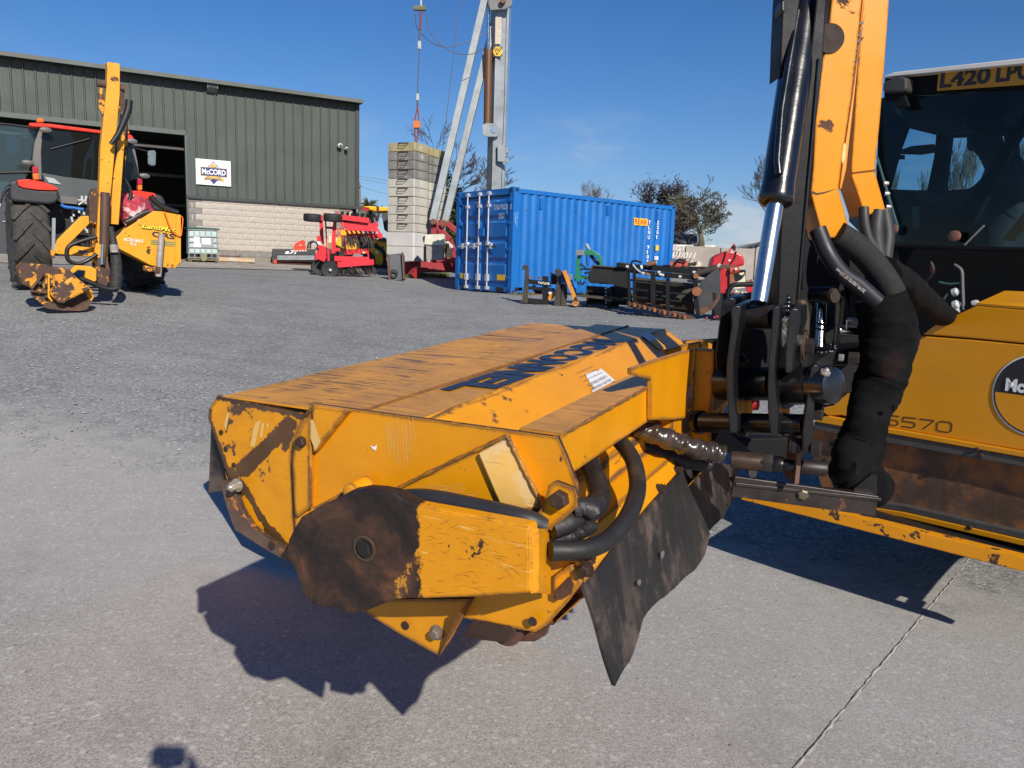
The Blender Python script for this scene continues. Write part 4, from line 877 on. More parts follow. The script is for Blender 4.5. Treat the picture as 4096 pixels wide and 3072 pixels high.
TF.slab('door_glass_lower', zA([(-60, 870), (400, 870), (330, 1020), (130, 1100), (-60, 1180)]), .7, .012, doorglass, trac)
TF.rod('door_frame', zA([(-60, 855), (20, 858), (300, 850), (440, 850)]), .69, .02, black, trac)
TF.rod('mirror_arm', zA([(120, 215), (300, 250), (470, 285)]), .85, .012, black, trac); TF.rod('mirror_arm', zA([(170, 330), (420, 325)]), .85, .01, black, trac)
TF.slab('side_mirror', zA([(90, 350), (130, 332), (260, 345), (295, 400), (290, 560), (250, 595), (120, 575), (85, 500)]), .8, .08, mat('mirror_dark', (.02, .035, .07), .3), trac, bevel=.02)
TF.slab('side_mirror', zA([(2110, 545), (2200, 535), (2230, 560), (2225, 750), (2180, 765), (2115, 740)]), 1.6, .06, mat('mirror_light', (.16, .19, .21), .2), trac, bevel=.02); TF.rod('mirror_arm', zA([(1900, 500), (2110, 555)]), 1.5, .012, black, trac)
TF.rod('air_hose', zA([(870, 1310), (920, 1345), (1050, 1365), (1190, 1385)]), .0, .028, mat('hose_blue', (.02, .12, .45), .5), trac, sub=4)
TF.rod('exhaust_hose', zA([(140, 1060), (80, 1110), (30, 1200), (0, 1290)]), .2, .02, black, trac, sub=4)
rn = random.Random(4)
for i in range(12):
    x, y = rn.uniform(1000, 1260), rn.uniform(1330, 1720); a, b = zA([(x, y), (x + rn.uniform(-25, 25), y + rn.uniform(30, 90))]); TF.rod('coupling', [a, b], -.05, .018, zz_ if i % 3 else black, trac, n=6)
for x in (1170, 1230): TF.rod('coupling', zA([(x, 1190), (x, 1260)]), .1, .02, zz_, trac)
for a, b in (((1110, 1250), (1280, 1260)), ((1120, 1320), (1190, 1270)), ((1270, 1330), (1200, 1270))): TF.rod('lever', zA([a, b]), .08, .015, zz_, trac)
# hedge cutter on the tractor
hc = thing('hedge_cutter', 'yellow tractor mounted hedge cutter with upright folded arm and Orsi cowl', 'hedge cutter', TF.M @ V(.1, -.8, 0))
ym = yel
TF.slab('outer_arm', zS([(617, 140), (690, 150), (693, 170), (692, 330), (640, 900), (628, 960), (572, 905), (580, 640), (612, 330), (620, 200)]), -1.05, .16, ym, hc, bevel=.008)
TF.slab('arm_tube', zS([(692, 590), (720, 600), (712, 700), (685, 1080), (634, 1075), (655, 800)]), -1.0, .12, ym, hc, bevel=.006)
TF.slab('inner_arm', zS([(706, 440), (738, 500), (738, 600), (706, 900), (690, 920), (700, 600)]), -.75, .2, yelrust, hc)
TF.slab('lower_arm', zS([(572, 905), (628, 925), (622, 1310), (540, 1300), (560, 1120)]), -1.02, .14, ym, hc, bevel=.006)
TF.rod('ram_body', zS([(607, 895), (600, 1195)]), -1.25, .062, mat('ram_rusty', (.085, .045, .032), .5, var=.2), hc, n=14)
TF.rod('ram_rod', zS([(596, 1190), (590, 1310)]), -1.25, .032, chrome, hc, n=12)
TF.slab('ram_foot', zS([(566, 1270), (620, 1270), (636, 1340), (630, 1430), (560, 1420), (556, 1330)]), -1.15, .25, rustbrown, hc, bevel=.01)
TF.slab('elbow_plate', zS([(566, 320), (600, 330), (610, 400), (600, 460), (572, 405)]), -1.0, .04, yelrust, hc); TF.slab('elbow_plate', zS([(690, 330), (716, 290), (722, 330), (712, 420), (675, 465)]), -1.0, .04, yelrust, hc)
TF.rod('pivot_pin', zS([(560, 265), (615, 272)]), -1.0, .05, rustbrown, hc); TF.rod('pivot_pin', zS([(692, 285), (724, 300)]), -1.0, .05, rustbrown, hc)
TF.slab('elbow_arm', zS([(578, 290), (590, 285), (588, 350), (574, 352)]), -1.0, .08, ym, hc)
TF.rod('hose_guard', zS([(745, 362), (738, 420), (712, 490), (680, 560), (640, 615)]), [-1.2] * 5, [.055, .055, .05, .04, .03], black, hc, n=12, sub=6)
TF.slab('link_block', zS([(512, 930), (535, 870), (572, 870), (572, 960), (556, 1080), (520, 1070)]), -.95, .2, yelrust, hc, bevel=.01)
TF.slab('frame_brace', zS([(470, 1030), (525, 1030), (535, 1055), (470, 1120), (385, 1205), (318, 1200), (330, 1170)]), -.85, .16, ym, hc, bevel=.008)
TF.slab('frame_beam', zS([(316, 1190), (540, 1215), (545, 1265), (318, 1248)]), -.85, .16, ym, hc, bevel=.008)
TF.slab('frame_leg', zS([(530, 1060), (560, 1080), (560, 1290), (536, 1285)]), -.85, .2, yelrust, hc)
TF.slab('stand_tube', zS([(302, 1042), (321, 1042), (318, 1228), (299, 1225)]), -.85, .07, galv, hc); TF.slab('stand_foot', zS([(292, 1226), (320, 1228), (318, 1272), (296, 1280)]), -.87, .1, yelrust, hc)
TF.slab('plate_holder', zS([(452, 1225), (508, 1232), (508, 1252), (452, 1245)]), -.87, .02, tgrey, hc)
TF.rod('loop_hose', zS([(560, 1150), (470, 1175), (400, 1205), (385, 1250), (400, 1290), (450, 1305), (500, 1290), (560, 1250)]), -1.1, .030, black, hc, n=8, sub=5)
TF.rod('sleeved_hose', zS([(636, 1090), (655, 1180), (670, 1290), (670, 1380), (662, 1450)]), -1.5, [.04, .05, .075, .08, .08], mat('sleeve_dark', (.03, .028, .027), .7, var=.5, scale=20, bump=.8, bscale=18), hc, n=12, sub=5)
TF.rod('sleeve_label', zS([(657, 1195), (661, 1240)]), -1.57, .058, mat('tape_grey', (.30, .28, .27), .6, var=.3, scale=20), hc)
TF.rod('feed_hose', zS([(715, 810), (745, 860), (755, 910), (735, 960), (715, 985)]), -.6, .028, black, hc, sub=5)
TF.rod('lower_hose', zS([(665, 1450), (620, 1450), (560, 1430), (500, 1405), (460, 1390)]), -1.75, .036, black, hc, sub=5)
# cowl
CWp = zB([(975, 590), (1080, 490), (1500, 222), (1600, 225), (1820, 268), (1875, 275), (1875, 470), (1870, 950), (1790, 1015), (1530, 985), (1460, 970), (1020, 740)])
cw = TF.slab('cowl_side', CWp, -.95, .04, ym, hc, bevel=.005)
TF.slab('cowl_corner', zB([(1820, 268), (1876, 275), (1878, 920), (1792, 1016)]), -.975, .022, yel, hc)
TF.slab('cowl_body', zB([(1000, 600), (1090, 500), (1500, 240), (1870, 290), (1868, 930), (1780, 1000), (1520, 970), (1030, 730)]), -.9, .65, yel, hc)
P = lambda x, y, yy=-.956: TF.W(*zB([(x, y)])[0], yy)
tx = TF.x
def ltext(s_, x0, y0, x1, y1, h, m_, par, bold=0, yy=-.958, shear=0):
    a = P(x0, y0, yy); b = P(x1, y1, yy); d = b - a
    return text('lettering', s_, a, d, V(0, 0, 1), h / 3.457 / 3080 * 11.9, m_, par, w=d.length, bold=bold, shear=shear)
blk = mat('print_black', (.02, .02, .02), .5); whm = mat('print_white', (.75, .75, .72), .5); grm = mat('print_green', (.07, .25, .13), .5)
ltext('LandMec', 1335, 465, 1830, 530, 62, blk, hc, .05, -.958, .3); ltext('LandMec', 1340, 455, 1820, 518, 60, mat('print_yellow', (.8, .62, .03), .5), hc, .02, -.964, .3)
ltext('ORSI', 1480, 575, 1828, 620, 75, blk, hc, .03); ltext('ACROBAT', 1085, 635, 1365, 665, 45, whm, hc, .02); ltext('5.5', 1180, 695, 1265, 705, 40, whm, hc, .02)
for y in (620, 645, 670): TF.slab('stripe', zB([(1465, y), (1818, y + 32), (1818, y + 42), (1465, y + 12)]), -.958, .004, grm, hc)
TF.rod('stabiliser_tube', zB([(1612, 535), (1565, 1128)]), -1.08, .048, mat('tube_rusty_galv', (.34, .30, .28), .6, .2, var=.25, scale=8, chip=.3, chipcol=(.15, .06, .03)), hc, n=12)
TF.slab('tube_bracket', zB([(1375, 975), (1595, 1005), (1590, 1075), (1370, 1048)]), -1.04, .1, yelrust, hc, bevel=.008)
TF.slab('tube_bracket', zB([(1540, 990), (1600, 995), (1595, 1080), (1540, 1075)]), -1.15, .1, yelrust, hc, bevel=.008)
TF.rod('control_cable', zB([(1650, 225), (1690, 340), (1740, 470), (1830, 560), (1880, 560), (1895, 450), (1905, 330), (1880, 290)]), -1.0, .010, mat('cable_orange', (.75, .12, .01), .5), hc, n=6, sub=6)
TF.rod('cable_sleeve', zB([(1460, 10), (1520, 90), (1640, 170), (1840, 245)]), -.6, .045, black, hc, sub=5)
TF.rod('cable_sleeve', zB([(1110, 380), (1200, 340), (1340, 260), (1450, 225)]), -.65, .045, black, hc, sub=5)
# bag of twine on the drawbar
bag = thing('twine_bag', 'translucent red and white plastic bag wedged behind the yellow cowl', 'bag', TF.W(*zB([(1200, 350)])[0], -.5))
me_ = MB(); c = TF.W(*zB([(1215, 215)])[0], -.45); rn = random.Random(8); rows = []
for i in range(9):
    t = math.pi * i / 8
    for k in range(14):
        a = 2 * math.pi * k / 14; r = 1 + rn.uniform(-.14, .14); me_.v.append(c + TF.x * (.30 * math.sin(t) * math.cos(a) * r) + TF.y * (.25 * math.sin(t) * math.sin(a) * r) + V(0, 0, .24 * math.cos(t) * r))
for i in range(8):
    for k in range(14): me_.f.append([i * 14 + k, i * 14 + (k + 1) % 14, (i + 1) * 14 + (k + 1) % 14, (i + 1) * 14 + k])
me_.build('bag_skin', mat('bag_plastic', (.45, .05, .07), .25, var=.3, scale=6, blotch=((.6, .5, .52), 5, .5, .6), coat=.6), bag)
# its flail head resting on the ground
gl = gp(*zC([(760, 1100)])[0])
fl = thing('flail_unit', 'rusty yellow flail unit of the distant hedge cutter lying on gravel', 'flail cutter', TF.W(*zC([(760, 1100)])[0], -2.0))
yF = -2.0
TF.slab('hood', zC([(75, 250), (150, 160), (640, 190), (720, 240), (1080, 270), (1190, 395), (1150, 430), (690, 600), (600, 620), (330, 660), (140, 600), (100, 450)]), yF + .25, .5, yelrust, fl, bevel=.02)
TF.slab('end_plate', zC([(600, 370), (680, 375), (1180, 395), (1540, 690), (1590, 850), (1520, 960), (1480, 1090), (1300, 1120), (960, 1100), (700, 1085), (560, 1000), (320, 800), (315, 670)]), yF + .06, .05, yelrust, fl, bevel=.006)
TF.slab('rib', zC([(315, 700), (650, 745), (650, 775), (330, 742)]), yF - .02, .08, rustbrown, fl); TF.slab('rib', zC([(575, 375), (600, 372), (350, 690), (318, 660)]), yF - .02, .08, rustbrown, fl); TF.slab('rib', zC([(665, 395), (695, 395), (700, 830), (770, 940), (730, 930), (660, 850)]), yF - .04, .1, yel, fl)
TF.slab('belt_cover', zC([(710, 690), (1190, 415), (1300, 500), (1550, 690), (1300, 800), (960, 985), (860, 960), (760, 860), (705, 780)]), yF - .14, .15, yelrust, fl, bevel=.025)
TF.slab('mount_frame', zC([(1075, 350), (1220, 205), (1520, 225), (1640, 290), (1640, 520), (1515, 560), (1400, 490), (1420, 320), (1270, 300), (1150, 390)]), yF + .4, .12, yel, fl, bevel=.01)
TF.slab('headstock', zC([(1500, 330), (1640, 240), (1880, 270), (1900, 520), (1850, 640), (1560, 580)]), yF + .55, .2, yelrust, fl, bevel=.01)
TF.slab('skid', zC([(560, 1000), (700, 930), (960, 1000), (1180, 1080), (1500, 900), (1560, 930), (1430, 1100), (1300, 1122), (940, 1115), (640, 1075)]), yF + .0, .06, rustbrown, fl)
for p in ((500, 560), (620, 600), (720, 590), (825, 545), (625, 832)): TF.rod('bolt_hole', zC([p, (p[0] + 2, p[1] + 1)]), [yF - .02, yF + .07], .022, black, fl, n=8)
# ================================================================ IBC tank, timber, rubble
IO = gp(812, 1051); IFr = Fr(V(IO.x, IO.y, IO.z), math.radians(28))
ibc = thing('water_tank', 'white caged plastic liquid tank on a mossy pallet beside the doorway', 'tank', IO)
zI = Z(700, 480, 2.675)
yI = 0
cage = mat('cage_steel', (.50, .53, .53), .4, .6, var=.1); tnk = mat('tank_plastic', (.42, .52, .50), .35, var=.08, scale=2)
IFr.slab('tank_body', zI([(148, 1178), (455, 1185), (466, 1438), (150, 1432)]), .02, .95, tnk, ibc, bevel=.05)
for i in range(6):
    x0 = 146 + i * 61; IFr.rod('cage_bar', zI([(x0 - 3, 1165), (x0, 1300), (x0 + 5, 1475)]), -.01, .016, cage, ibc, n=6)
for y in (1170, 1245, 1305, 1360, 1425, 1470): IFr.rod('cage_bar', zI([(138, y), (300, y + 3), (465, y + 8)]), -.02, .016, cage, ibc, n=6)
for x, y in ((138, 0),):
    for yy in (1170, 1305, 1425): mb = MB(); a = IFr.W(*zI([(465, yy + 8)])[0], -.02); mb.tube([a, a + IFr.y * 1.0], .016, 6); mb.build('cage_bar', cage, ibc)
IFr.slab('label_plate', zI([(202, 1250), (262, 1252), (262, 1318), (275, 1320), (275, 1362), (202, 1360)]), -.05, .01, cwhite, ibc); IFr.slab('label_plate', zI([(285, 1262), (382, 1266), (382, 1334), (288, 1330)]), -.055, .01, cwhite, ibc); IFr.slab('backing_sheet', zI([(250, 1258), (415, 1262), (415, 1365), (270, 1360)]), -.04, .008, mat('sheet_grey', (.26, .27, .28), .5), ibc)
IFr.slab('drain_valve', zI([(272, 1425), (345, 1428), (345, 1490), (330, 1510), (290, 1510), (275, 1490)]), -.12, .14, mat('valve_mossy', (.20, .20, .12), .7), ibc, bevel=.02)
for a, b in ((155, 238), (365, 440)): IFr.slab('pallet_gap', zI([(a, 1440), (b, 1442), (b, 1475), (a, 1472)]), -.012, .01, black, ibc)
IFr.slab('pallet_deck', zI([(132, 1480), (468, 1492), (468, 1508), (132, 1496)]), -.05, 1.05, mat('pallet_mossy', (.17, .145, .07), .9, var=.3, scale=8), ibc)
for a, b in ((145, 180), (290, 330), (430, 468)): IFr.slab('pallet_block', zI([(a, 1496), (b, 1498), (b, 1520), (a, 1515)]), -.04, 1.0, MT['pallet_mossy'], ibc)
IFr.slab('cover_sheet', zI([(130, 1135), (200, 1142), (430, 1155), (487, 1165), (480, 1175), (420, 1170), (300, 1165), (135, 1158)]), -.06, 1.05, mat('tarp_green', (.03, .11, .085), .6, var=.3, scale=6), ibc, bevel=.012)
tb = thing('timber_plank', 'pale sawn timber plank lying along the foot of the block wall', 'plank', gp(960, 1048))
IFr.slab('plank', zI([(470, 1468), (850, 1485), (850, 1520), (470, 1508)]), .35, .12, mat('timber_pale', (.50, .36, .22), .8, var=.15, scale=6), tb); IFr.slab('wrap', zI([(585, 1470), (625, 1472), (625, 1512), (585, 1510)]), .34, .14, mat('tape_grey2', (.42, .42, .42), .6), tb)
IFr.slab('end_wrap', zI([(838, 1484), (850, 1485), (850, 1522), (838, 1520)]), .34, .14, MT['tape_grey2'], tb)
ib = thing('steel_angle', 'rusty steel angle lying on top of the pale plank by the wall', 'steel bar', gp(920, 1040)); IFr.slab('bar', zI([(480, 1447), (690, 1455), (690, 1442), (704, 1442), (704, 1470), (480, 1462)]), .45, .05, rustbrown, ib)
c = gp(1008, 1056); ob = MB(); ob.lathe(c, (0, 0, 1), [(0, .14), (.03, .12), (.06, .05)], 7); ob = ob.build('mud_clod', rustbrown, None); prop(ob, 'small dark clod of dirt on the apron in front of the block wall', 'dirt clod')
# ================================================================ RED AND BLACK FLAIL MOWER BY THE WALL
zM = Z(1050, 950, 4.916); MFr = Fr(gp(1150, 1060), math.radians(20))
mow = thing('flail_mower', 'black flail mower with red headstock and chain curtain by the block wall', 'mower', MFr.O)
mblk = mat('mower_black', (.035, .036, .04), .45, var=.15); mred = mat('mower_red', (.62, .04, .015), .4, var=.06)
MFr.slab('body', zM([(205, 218), (1030, 225), (1045, 250), (1045, 350), (290, 350), (250, 380), (190, 400), (200, 260)]), 0, .5, mblk, mow, bevel=.02)
MFr.slab('back_plate', zM([(195, 350), (1045, 350), (1045, 525), (200, 505)]), .35, .05, mat('mower_inside', (.05, .012, .01), .7), mow)
MFr.slab('side_plate', zM([(190, 400), (290, 350), (280, 440), (270, 515), (195, 490)]), .02, .1, mblk, mow)
MFr.slab('skid_shoe', zM([(228, 440), (285, 440), (278, 515), (215, 508)]), -.02, .1, mred, mow); MFr.slab('base_bar', zM([(200, 495), (1010, 525), (1010, 535), (200, 508)]), .0, .4, mat('mower_rotor', (.10, .02, .015), .6), mow)
MFr.slab('headstock', zM([(610, 222), (635, 125), (770, 50), (800, 42), (835, 70), (855, 225)]), .12, .04, mred, mow, bevel=.008); MFr.slab('headstock', zM([(605, 222), (868, 225), (868, 278), (608, 272)]), -.02, .3, mred, mow, bevel=.01)
MFr.slab('headstock_hole', zM([(705, 160), (768, 122), (768, 162)]), .115, .05, mat('wall_tone', (.45, .40, .35), .9), mow)
for x in (632, 686, 738, 790, 845): c = MFr.W(*zM([(x, 262)])[0], -.03); mb = MB(); mb.cyl(c, c - MFr.y * .02, .035, 8); mb.build('bolt', zz_, mow)
mb = MB(); rn = random.Random(3)
for i in range(46):
    x = 300 + i * 15.8
    for k in range(6):
        y = 352 + k * 15; a = MFr.W(*zM([(x + (4 if k % 2 else -4), y)])[0], -.03); b_ = MFr.W(*zM([(x + (-4 if k % 2 else 4), y + 13)])[0], -.03); mb.tube([a, b_], .022, 4)
mb.build('chain_curtain', mat('chain_zinc', (.42, .44, .44), .4, .5), mow, kind='stuff')
text('lettering', 'a7i', MFr.W(*zM([(440, 322)])[0], -.004), MFr.x, V(0, 0, 1), .14, cwhite, mow, w=.42, bold=.03, shear=.3)
for pts in (((890, 220), (905, 120), (990, 70), (1060, 110), (1085, 180), (1030, 250)), ((935, 220), (950, 120), (1020, 85), (1075, 125))): MFr.rod('hose', zM(pts), .15, .03, black, mow, sub=5)
# ================================================================ RED GRASS HARROW
HF = Fr(gp(1330, 1104), math.radians(12)); hr = thing('grass_harrow', 'folded red grass harrow with four small wheels and wire tines', 'harrow', HF.O)
hred = mat('harrow_red', (.60, .016, .028), .4, var=.12, scale=2)
def hs2(nm, pts, y=0, t=.14, m=hred, **k): return HF.slab(nm, zD(pts), y, t, m, hr, **k)
hs2('mast_post', [(398, 215), (470, 212), (495, 820), (470, 830), (410, 640)], .5, .14); hs2('mast_post', [(690, 330), (760, 340), (740, 640), (740, 990), (650, 1010), (655, 700)], -.1, .16)
hs2('mast_post', [(500, 150), (535, 150), (570, 870), (545, 880)], .25, .06); hs2('post_box', [(365, 262), (392, 208), (472, 208), (470, 320), (370, 325)], .4, .2)
for pts, y in ((((750, 135), (780, 130), (790, 205), (760, 200)), .3), (((740, 480), (770, 470), (1000, 880), (985, 885)), -.15), (((820, 240), (850, 240), (905, 470), (865, 480)), -.1), (((530, 465), (920, 490), (920, 510), (530, 485)), .2), (((740, 620), (950, 630), (950, 645), (740, 640)), .2), (((1400, 1200), (1440, 1200), (1430, 1440), (1395, 1440)), .1), (((1395, 940), (1420, 940), (1440, 1150), (1410, 1150)), -.1), (((350, 640), (430, 640), (440, 790), (360, 790)), .2), (((390, 1110), (470, 990), (545, 965), (570, 1050), (500, 1180), (400, 1130)), -.05), (((560, 900), (610, 905), (615, 1200), (575, 1200)), -.2), (((380, 830), (520, 850), (560, 1000), (330, 1150), (310, 1100)), .2)): hs2('frame_plate', pts, y, .08)
for a, b, y, w in (((830, 250), (1430, 325), 0, .12), ((870, 320), (1450, 345), .3, .08), ((900, 405), (1610, 430), .1, .10), ((930, 440), (1610, 455), .35, .08), ((950, 480), (1600, 498), -.2, .11), ((960, 640), (1420, 650), .25, .10), ((1050, 645), (1710, 640), .45, .12), ((900, 980), (1415, 955), .2, .12), ((715, 1110), (1420, 1130), -.1, .12), ((730, 1180), (1400, 1150), .15, .10), ((780, 1240), (1530, 1180), -.3, .13), ((930, 1010), (1280, 1000), .3, .06), ((750, 925), (830, 925), -.1, .08), ((520, 470), (700, 480), .3, .05)):
    HF.beam('frame_bar', zD([a])[0], zD([b])[0], y, w * 1.25, w * 1.25, hred, hr)
rn = random.Random(12)
for i in range(8):
    x = 900 + i * 95; HF.beam('cross_bar', zD([(x, 330)])[0], zD([(x + 60, 440)])[0], .2, .05, .05, hred, hr); HF.beam('cross_bar', zD([(x + 40, 500)])[0], zD([(x + 110, 620)])[0], .1, .06, .06, hred, hr)
for i in range(6): x = 800 + i * 110; HF.beam('cross_bar', zD([(x, 1110)])[0], zD([(x + 40, 1210)])[0], 0, .07, .07, hred, hr); 
mt1 = MB(); 
for i in range(250):
    if i % 2: x = 850 + (i % 35) * 18 + rn.uniform(-6, 6); y = 620 + rn.uniform(0, 60); y2 = y + rn.uniform(120, 260); dx = 70
    else: x = 760 + (i % 40) * 19 + rn.uniform(-6, 6); y = 1220 + rn.uniform(0, 40); y2 = y + rn.uniform(130, 230); dx = 110
    yy = rn.uniform(-.3, .5); a, b_ = zD([(x, y), (x + dx * rn.uniform(.7, 1.2), y2)]); pa, pb = HF.W(*a, yy), HF.W(*b_, yy); pb.z = max(pb.z, gh(pb.x, pb.y)); mt1.tube([pa, pb], .010, 3)
mt1.build('spring_tines', mat('tine_dark', (.03, .022, .02), .6), hr, kind='stuff')
for i in range(14):
    x = 860 + (i % 7) * 105 + rn.uniform(-10, 10); y = (225, 330)[i // 7] + (i % 7) * 8; c = HF.W(*zD([(x, y)])[0], .1); mb = MB(); mb.lathe(c, (.3, .2, 1), [(0, .05), (.08, .06), (.14, .02)], 6); mb.build('tine_clamp', black, hr)
for (px, py, rw, ax, y, Rr) in ((620, 1345, .2, HF.y, -.35, .27), (395, 1295, .2, HF.y, .45, .25)):
    wheel(hr, HF.W(*zD([(px, py)])[0], y), ax, Rr, rw, 0, tyredark, mat('hub_rust', (.16, .07, .05), .7), 'wheel', .5)
for (px, py, y) in ((680, 265, -.25), (262, 265, .5)): wheel(hr, HF.W(*zD([(px, py)])[0], y), V(.05, -.1, 1), .28, .22, 0, tyredark, mat('hub_rust', (.16, .07, .05), .7), 'wheel', .5)
for (px, py) in ((620, 1345),): c = HF.W(*zD([(px + 10, py)])[0], -.48); mb = MB(); mb.cyl(c, c - HF.y * .04, .04, 10); mb.build('hub_cap', zz_, hr)
HF.slab('tag', zD([(360, 760), (400, 752), (428, 775), (425, 805), (385, 812), (358, 790)]), -.1, .02, cwhite, hr); HF.slab('reflector', zD([(445, 742), (470, 742), (472, 790), (448, 790)]), .48, .02, amber, hr); HF.slab('disc_sticker', zD([(1295, 965), (1350, 962), (1355, 1000), (1300, 1005)]), .1, .02, mat('sticker_cream', (.6, .55, .2), .5), hr)
HF.slab('shovel_blade', zD([(1090, 1050), (1130, 1015), (1230, 1010), (1310, 1050), (1300, 1070), (1100, 1075)]), .05, .03, mat('rag_grey', (.22, .2, .2), .8), hr); HF.slab('gearbox', zD([(750, 960), (830, 940), (920, 990), (930, 1070), (850, 1100), (760, 1060)]), .1, .3, black, hr, bevel=.03)
# ================================================================ YELLOW SELF-PROPELLED MACHINE behind the harrow
YF = Fr(at(1470, 1060, 28.5), math.radians(15)); YF.O.z = 1.5
ym_ = thing('yellow_loader', 'yellow loader with dark cab parked behind the red harrow and concrete blocks', 'loader', YF.O)
lyel = mat('loader_yellow', (.78, .38, .01), .35, var=.05)
YF.slab('roof', zD([(1290, 45), (1400, 20), (1690, 35), (1990, 60), (1990, 120), (1640, 130), (1600, 135), (1440, 95), (1420, 60)]), 0, 1.4, lyel, ym_, bevel=.03); YF.slab('lamp_cluster', zD([(1280, 55), (1300, 110), (1420, 120), (1420, 60)]), .05, .3, redlens, ym_)
YF.slab('cab_frame', zD([(1640, 120), (1740, 60), (1850, 55), (2000, 60), (2000, 570), (1830, 570), (1750, 510), (1690, 140), (1600, 380), (1540, 380)]), .1, .1, tdark, ym_)
YF.slab('cab_glass', zD([(1700, 145), (1980, 150), (1980, 540), (1760, 520)]), .15, .02, cabglass, ym_); YF.slab('cab_back', zD([(1430, 120), (1500, 130), (1500, 600), (1380, 500), (1400, 300)]), .5, .6, tdark, ym_)
YF.slab('engine_hood', zD([(860, 500), (1100, 460), (1400, 650), (1850, 780), (1990, 800), (1990, 1260), (1560, 1240), (1540, 1060), (1450, 960), (1060, 940), (900, 900), (740, 820), (780, 700)]), 0, 1.8, lyel, ym_, bevel=.03)
YF.slab('side_grille', zD([(860, 700), (960, 760), (940, 900), (860, 850)]), -.02, .04, mat('grille_black', (.03, .03, .03), .5), ym_); YF.slab('cream_panel', zD([(600, 640), (850, 700), (850, 800), (590, 780)]), .2, .4, mat('panel_cream', (.62, .52, .32), .5), ym_)
YF.slab('tan_panel', zD([(590, 790), (860, 800), (940, 960), (860, 960), (600, 900)]), .2, .4, mat('panel_tan', (.28, .18, .08), .6), ym_)
YF.slab('badge_plate', zD([(1570, 955), (1617, 958), (1617, 1015), (1570, 1012)]), -.02, .02, cwhite, ym_); YF.slab('badge_plate', zD([(1195, 760), (1255, 760), (1255, 820), (1195, 820)]), -.02, .02, cwhite, ym_)
text('lettering', '385', YF.W(*zD([(1205, 890)])[0], -.01), YF.x, V(0, 0, 1), .10, cwhite, ym_, w=.4)
YF.slab('black_step', zD([(1420, 970), (1540, 1060), (1560, 1240), (1990, 1260), (1990, 1300), (1480, 1290)]), -.05, .3, black, ym_); wheel(ym_, YF.W(*zD([(1480, 1120)])[0], .2), YF.y, .62, .45, 14, tyredark, lyel, 'wheel')
YF.slab('tool_rack', zD([(1680, 650), (1790, 690), (1800, 760), (1600, 740)]), -.1, .2, mat('clutter_dark', (.05, .05, .06), .5, var=.5, scale=10), ym_)
YF.rod('aerial', zD([(1690, 0), (1712, 40)]), .3, .015, black, ym_)
# ================================================================ FOREGROUND FLAIL HEAD
HO = V(-.124, 1.442, .829); Hh = ray(3720, 915).normalized(); Hu = Hh.cross(V(0, 0, 1)).normalized(); Hw = Hu.cross(Hh)
HM = Matrix(((Hu.x, Hh.x, Hw.x, HO.x), (Hu.y, Hh.y, Hw.y, HO.y), (Hu.z, Hh.z, Hw.z, HO.z), (0, 0, 0, 1)))
def rim(o, m):
    o.data.materials.append(m)
    for p in o.data.polygons:
        if p.index >= 2: p.material_index = 1
    return o
class HFr(Fr):
    def __init__(s): s.O = HO; s.x = Hu; s.y = Hh; s.M = HM
    def U(s, px, py, u0): return onplane(px, py, HO + Hu * u0, Hu)                  # point on a plane of constant u
    def uslab(s, nm, pts, u0, t, m, par, **k):
        mb = MB(); mb.prism([s.U(a, b, u0) for a, b in pts], Hu * t); return mb.build(nm, m, par, **k)
HF4 = HFr()
z3 = Z(800, 1500, 1.3012); z4 = Z(1600, 1200, 1.58); z5 = Z(2300, 1500, 2.765); z6 = Z(1900, 1250, 2.212); z7 = Z(2200, 1600, 1.127); z8 = Z(2800, 1150, 2.074); z1 = Z(2800, 0, 1.276); z2 = Z(2600, 1100, 1.382)
# hero paint: sun-faded orange-yellow with chipped dark edges, grime and scratches
OY = (.70, .285, .003)
hy_ = mat('hero_yellow', OY, .36, var=.07, scale=5, edge=.018, dirt=.30, dirtcol=(.44, .155, .004), scratch=.10, chip=.17, chipscale=8, chipcol=(.08, .04, .02), coat=.12, bump=.22, bscale=9)
hyw = mat('hero_yellow_worn', OY, .40, var=.08, scale=6, edge=.020, dirt=.50, dirtcol=(.36, .135, .008), scratch=.3, chip=.30, chipscale=7, chipcol=(.09, .045, .03), coat=.08, bump=.14, bscale=22)
hytop = mat('hero_yellow_top_', (.62, .245, .03), .36, var=.12, scale=5, dirt=.6, dirtcol=(.27, .125, .04), scratch=.85, chip=.16, chipscale=9, chipcol=(.12, .07, .04), coat=.1, uvs=(1, 1, 1), bump=.1, bscale=20)
pale = mat('brace_sunlit', (.80, .47, .12), .42, var=.10, scale=9, blotch=((.82, .56, .25), 8, .5, .58), scratch=.5, edge=.004)  # lighter yellow paints in how the brace face catches the sun
rusty = mat('rust_plate', (.045, .026, .019), .62, var=.45, scale=7, blotch=((.17, .065, .03), 6, .48, .66), bump=.35, bscale=26, spec=.4, streak=.3, dirtcol=(.03, .02, .018))
edgem = mat('edge_burnt', (.055, .028, .014), .7, var=.5, scale=30, blotch=((.35, .12, .01), 22, .55, .60))
soot = mat('soot', (.028, .017, .012), .8, var=.4, scale=14); boltm = mat('bolt_rust', (.055, .030, .022), .6, .3, var=.4, scale=30, bump=.3, bscale=80); boltz = mat('bolt_zinc', (.50, .48, .44), .35, .7, var=.2, scale=30)
rub = mat('rubber_flap', (.016, .0155, .016), .55, var=.3, scale=8, blotch=((.15, .105, .08), 7, .54, .74), streak=.4, dirtcol=(.14, .10, .08), bump=.5, bscale=30)
hosem = mat('hose_dusty', (.015, .0135, .013), .55, var=.3, scale=10, blotch=((.09, .05, .033), 7, .55, .78), bump=.3, bscale=40)
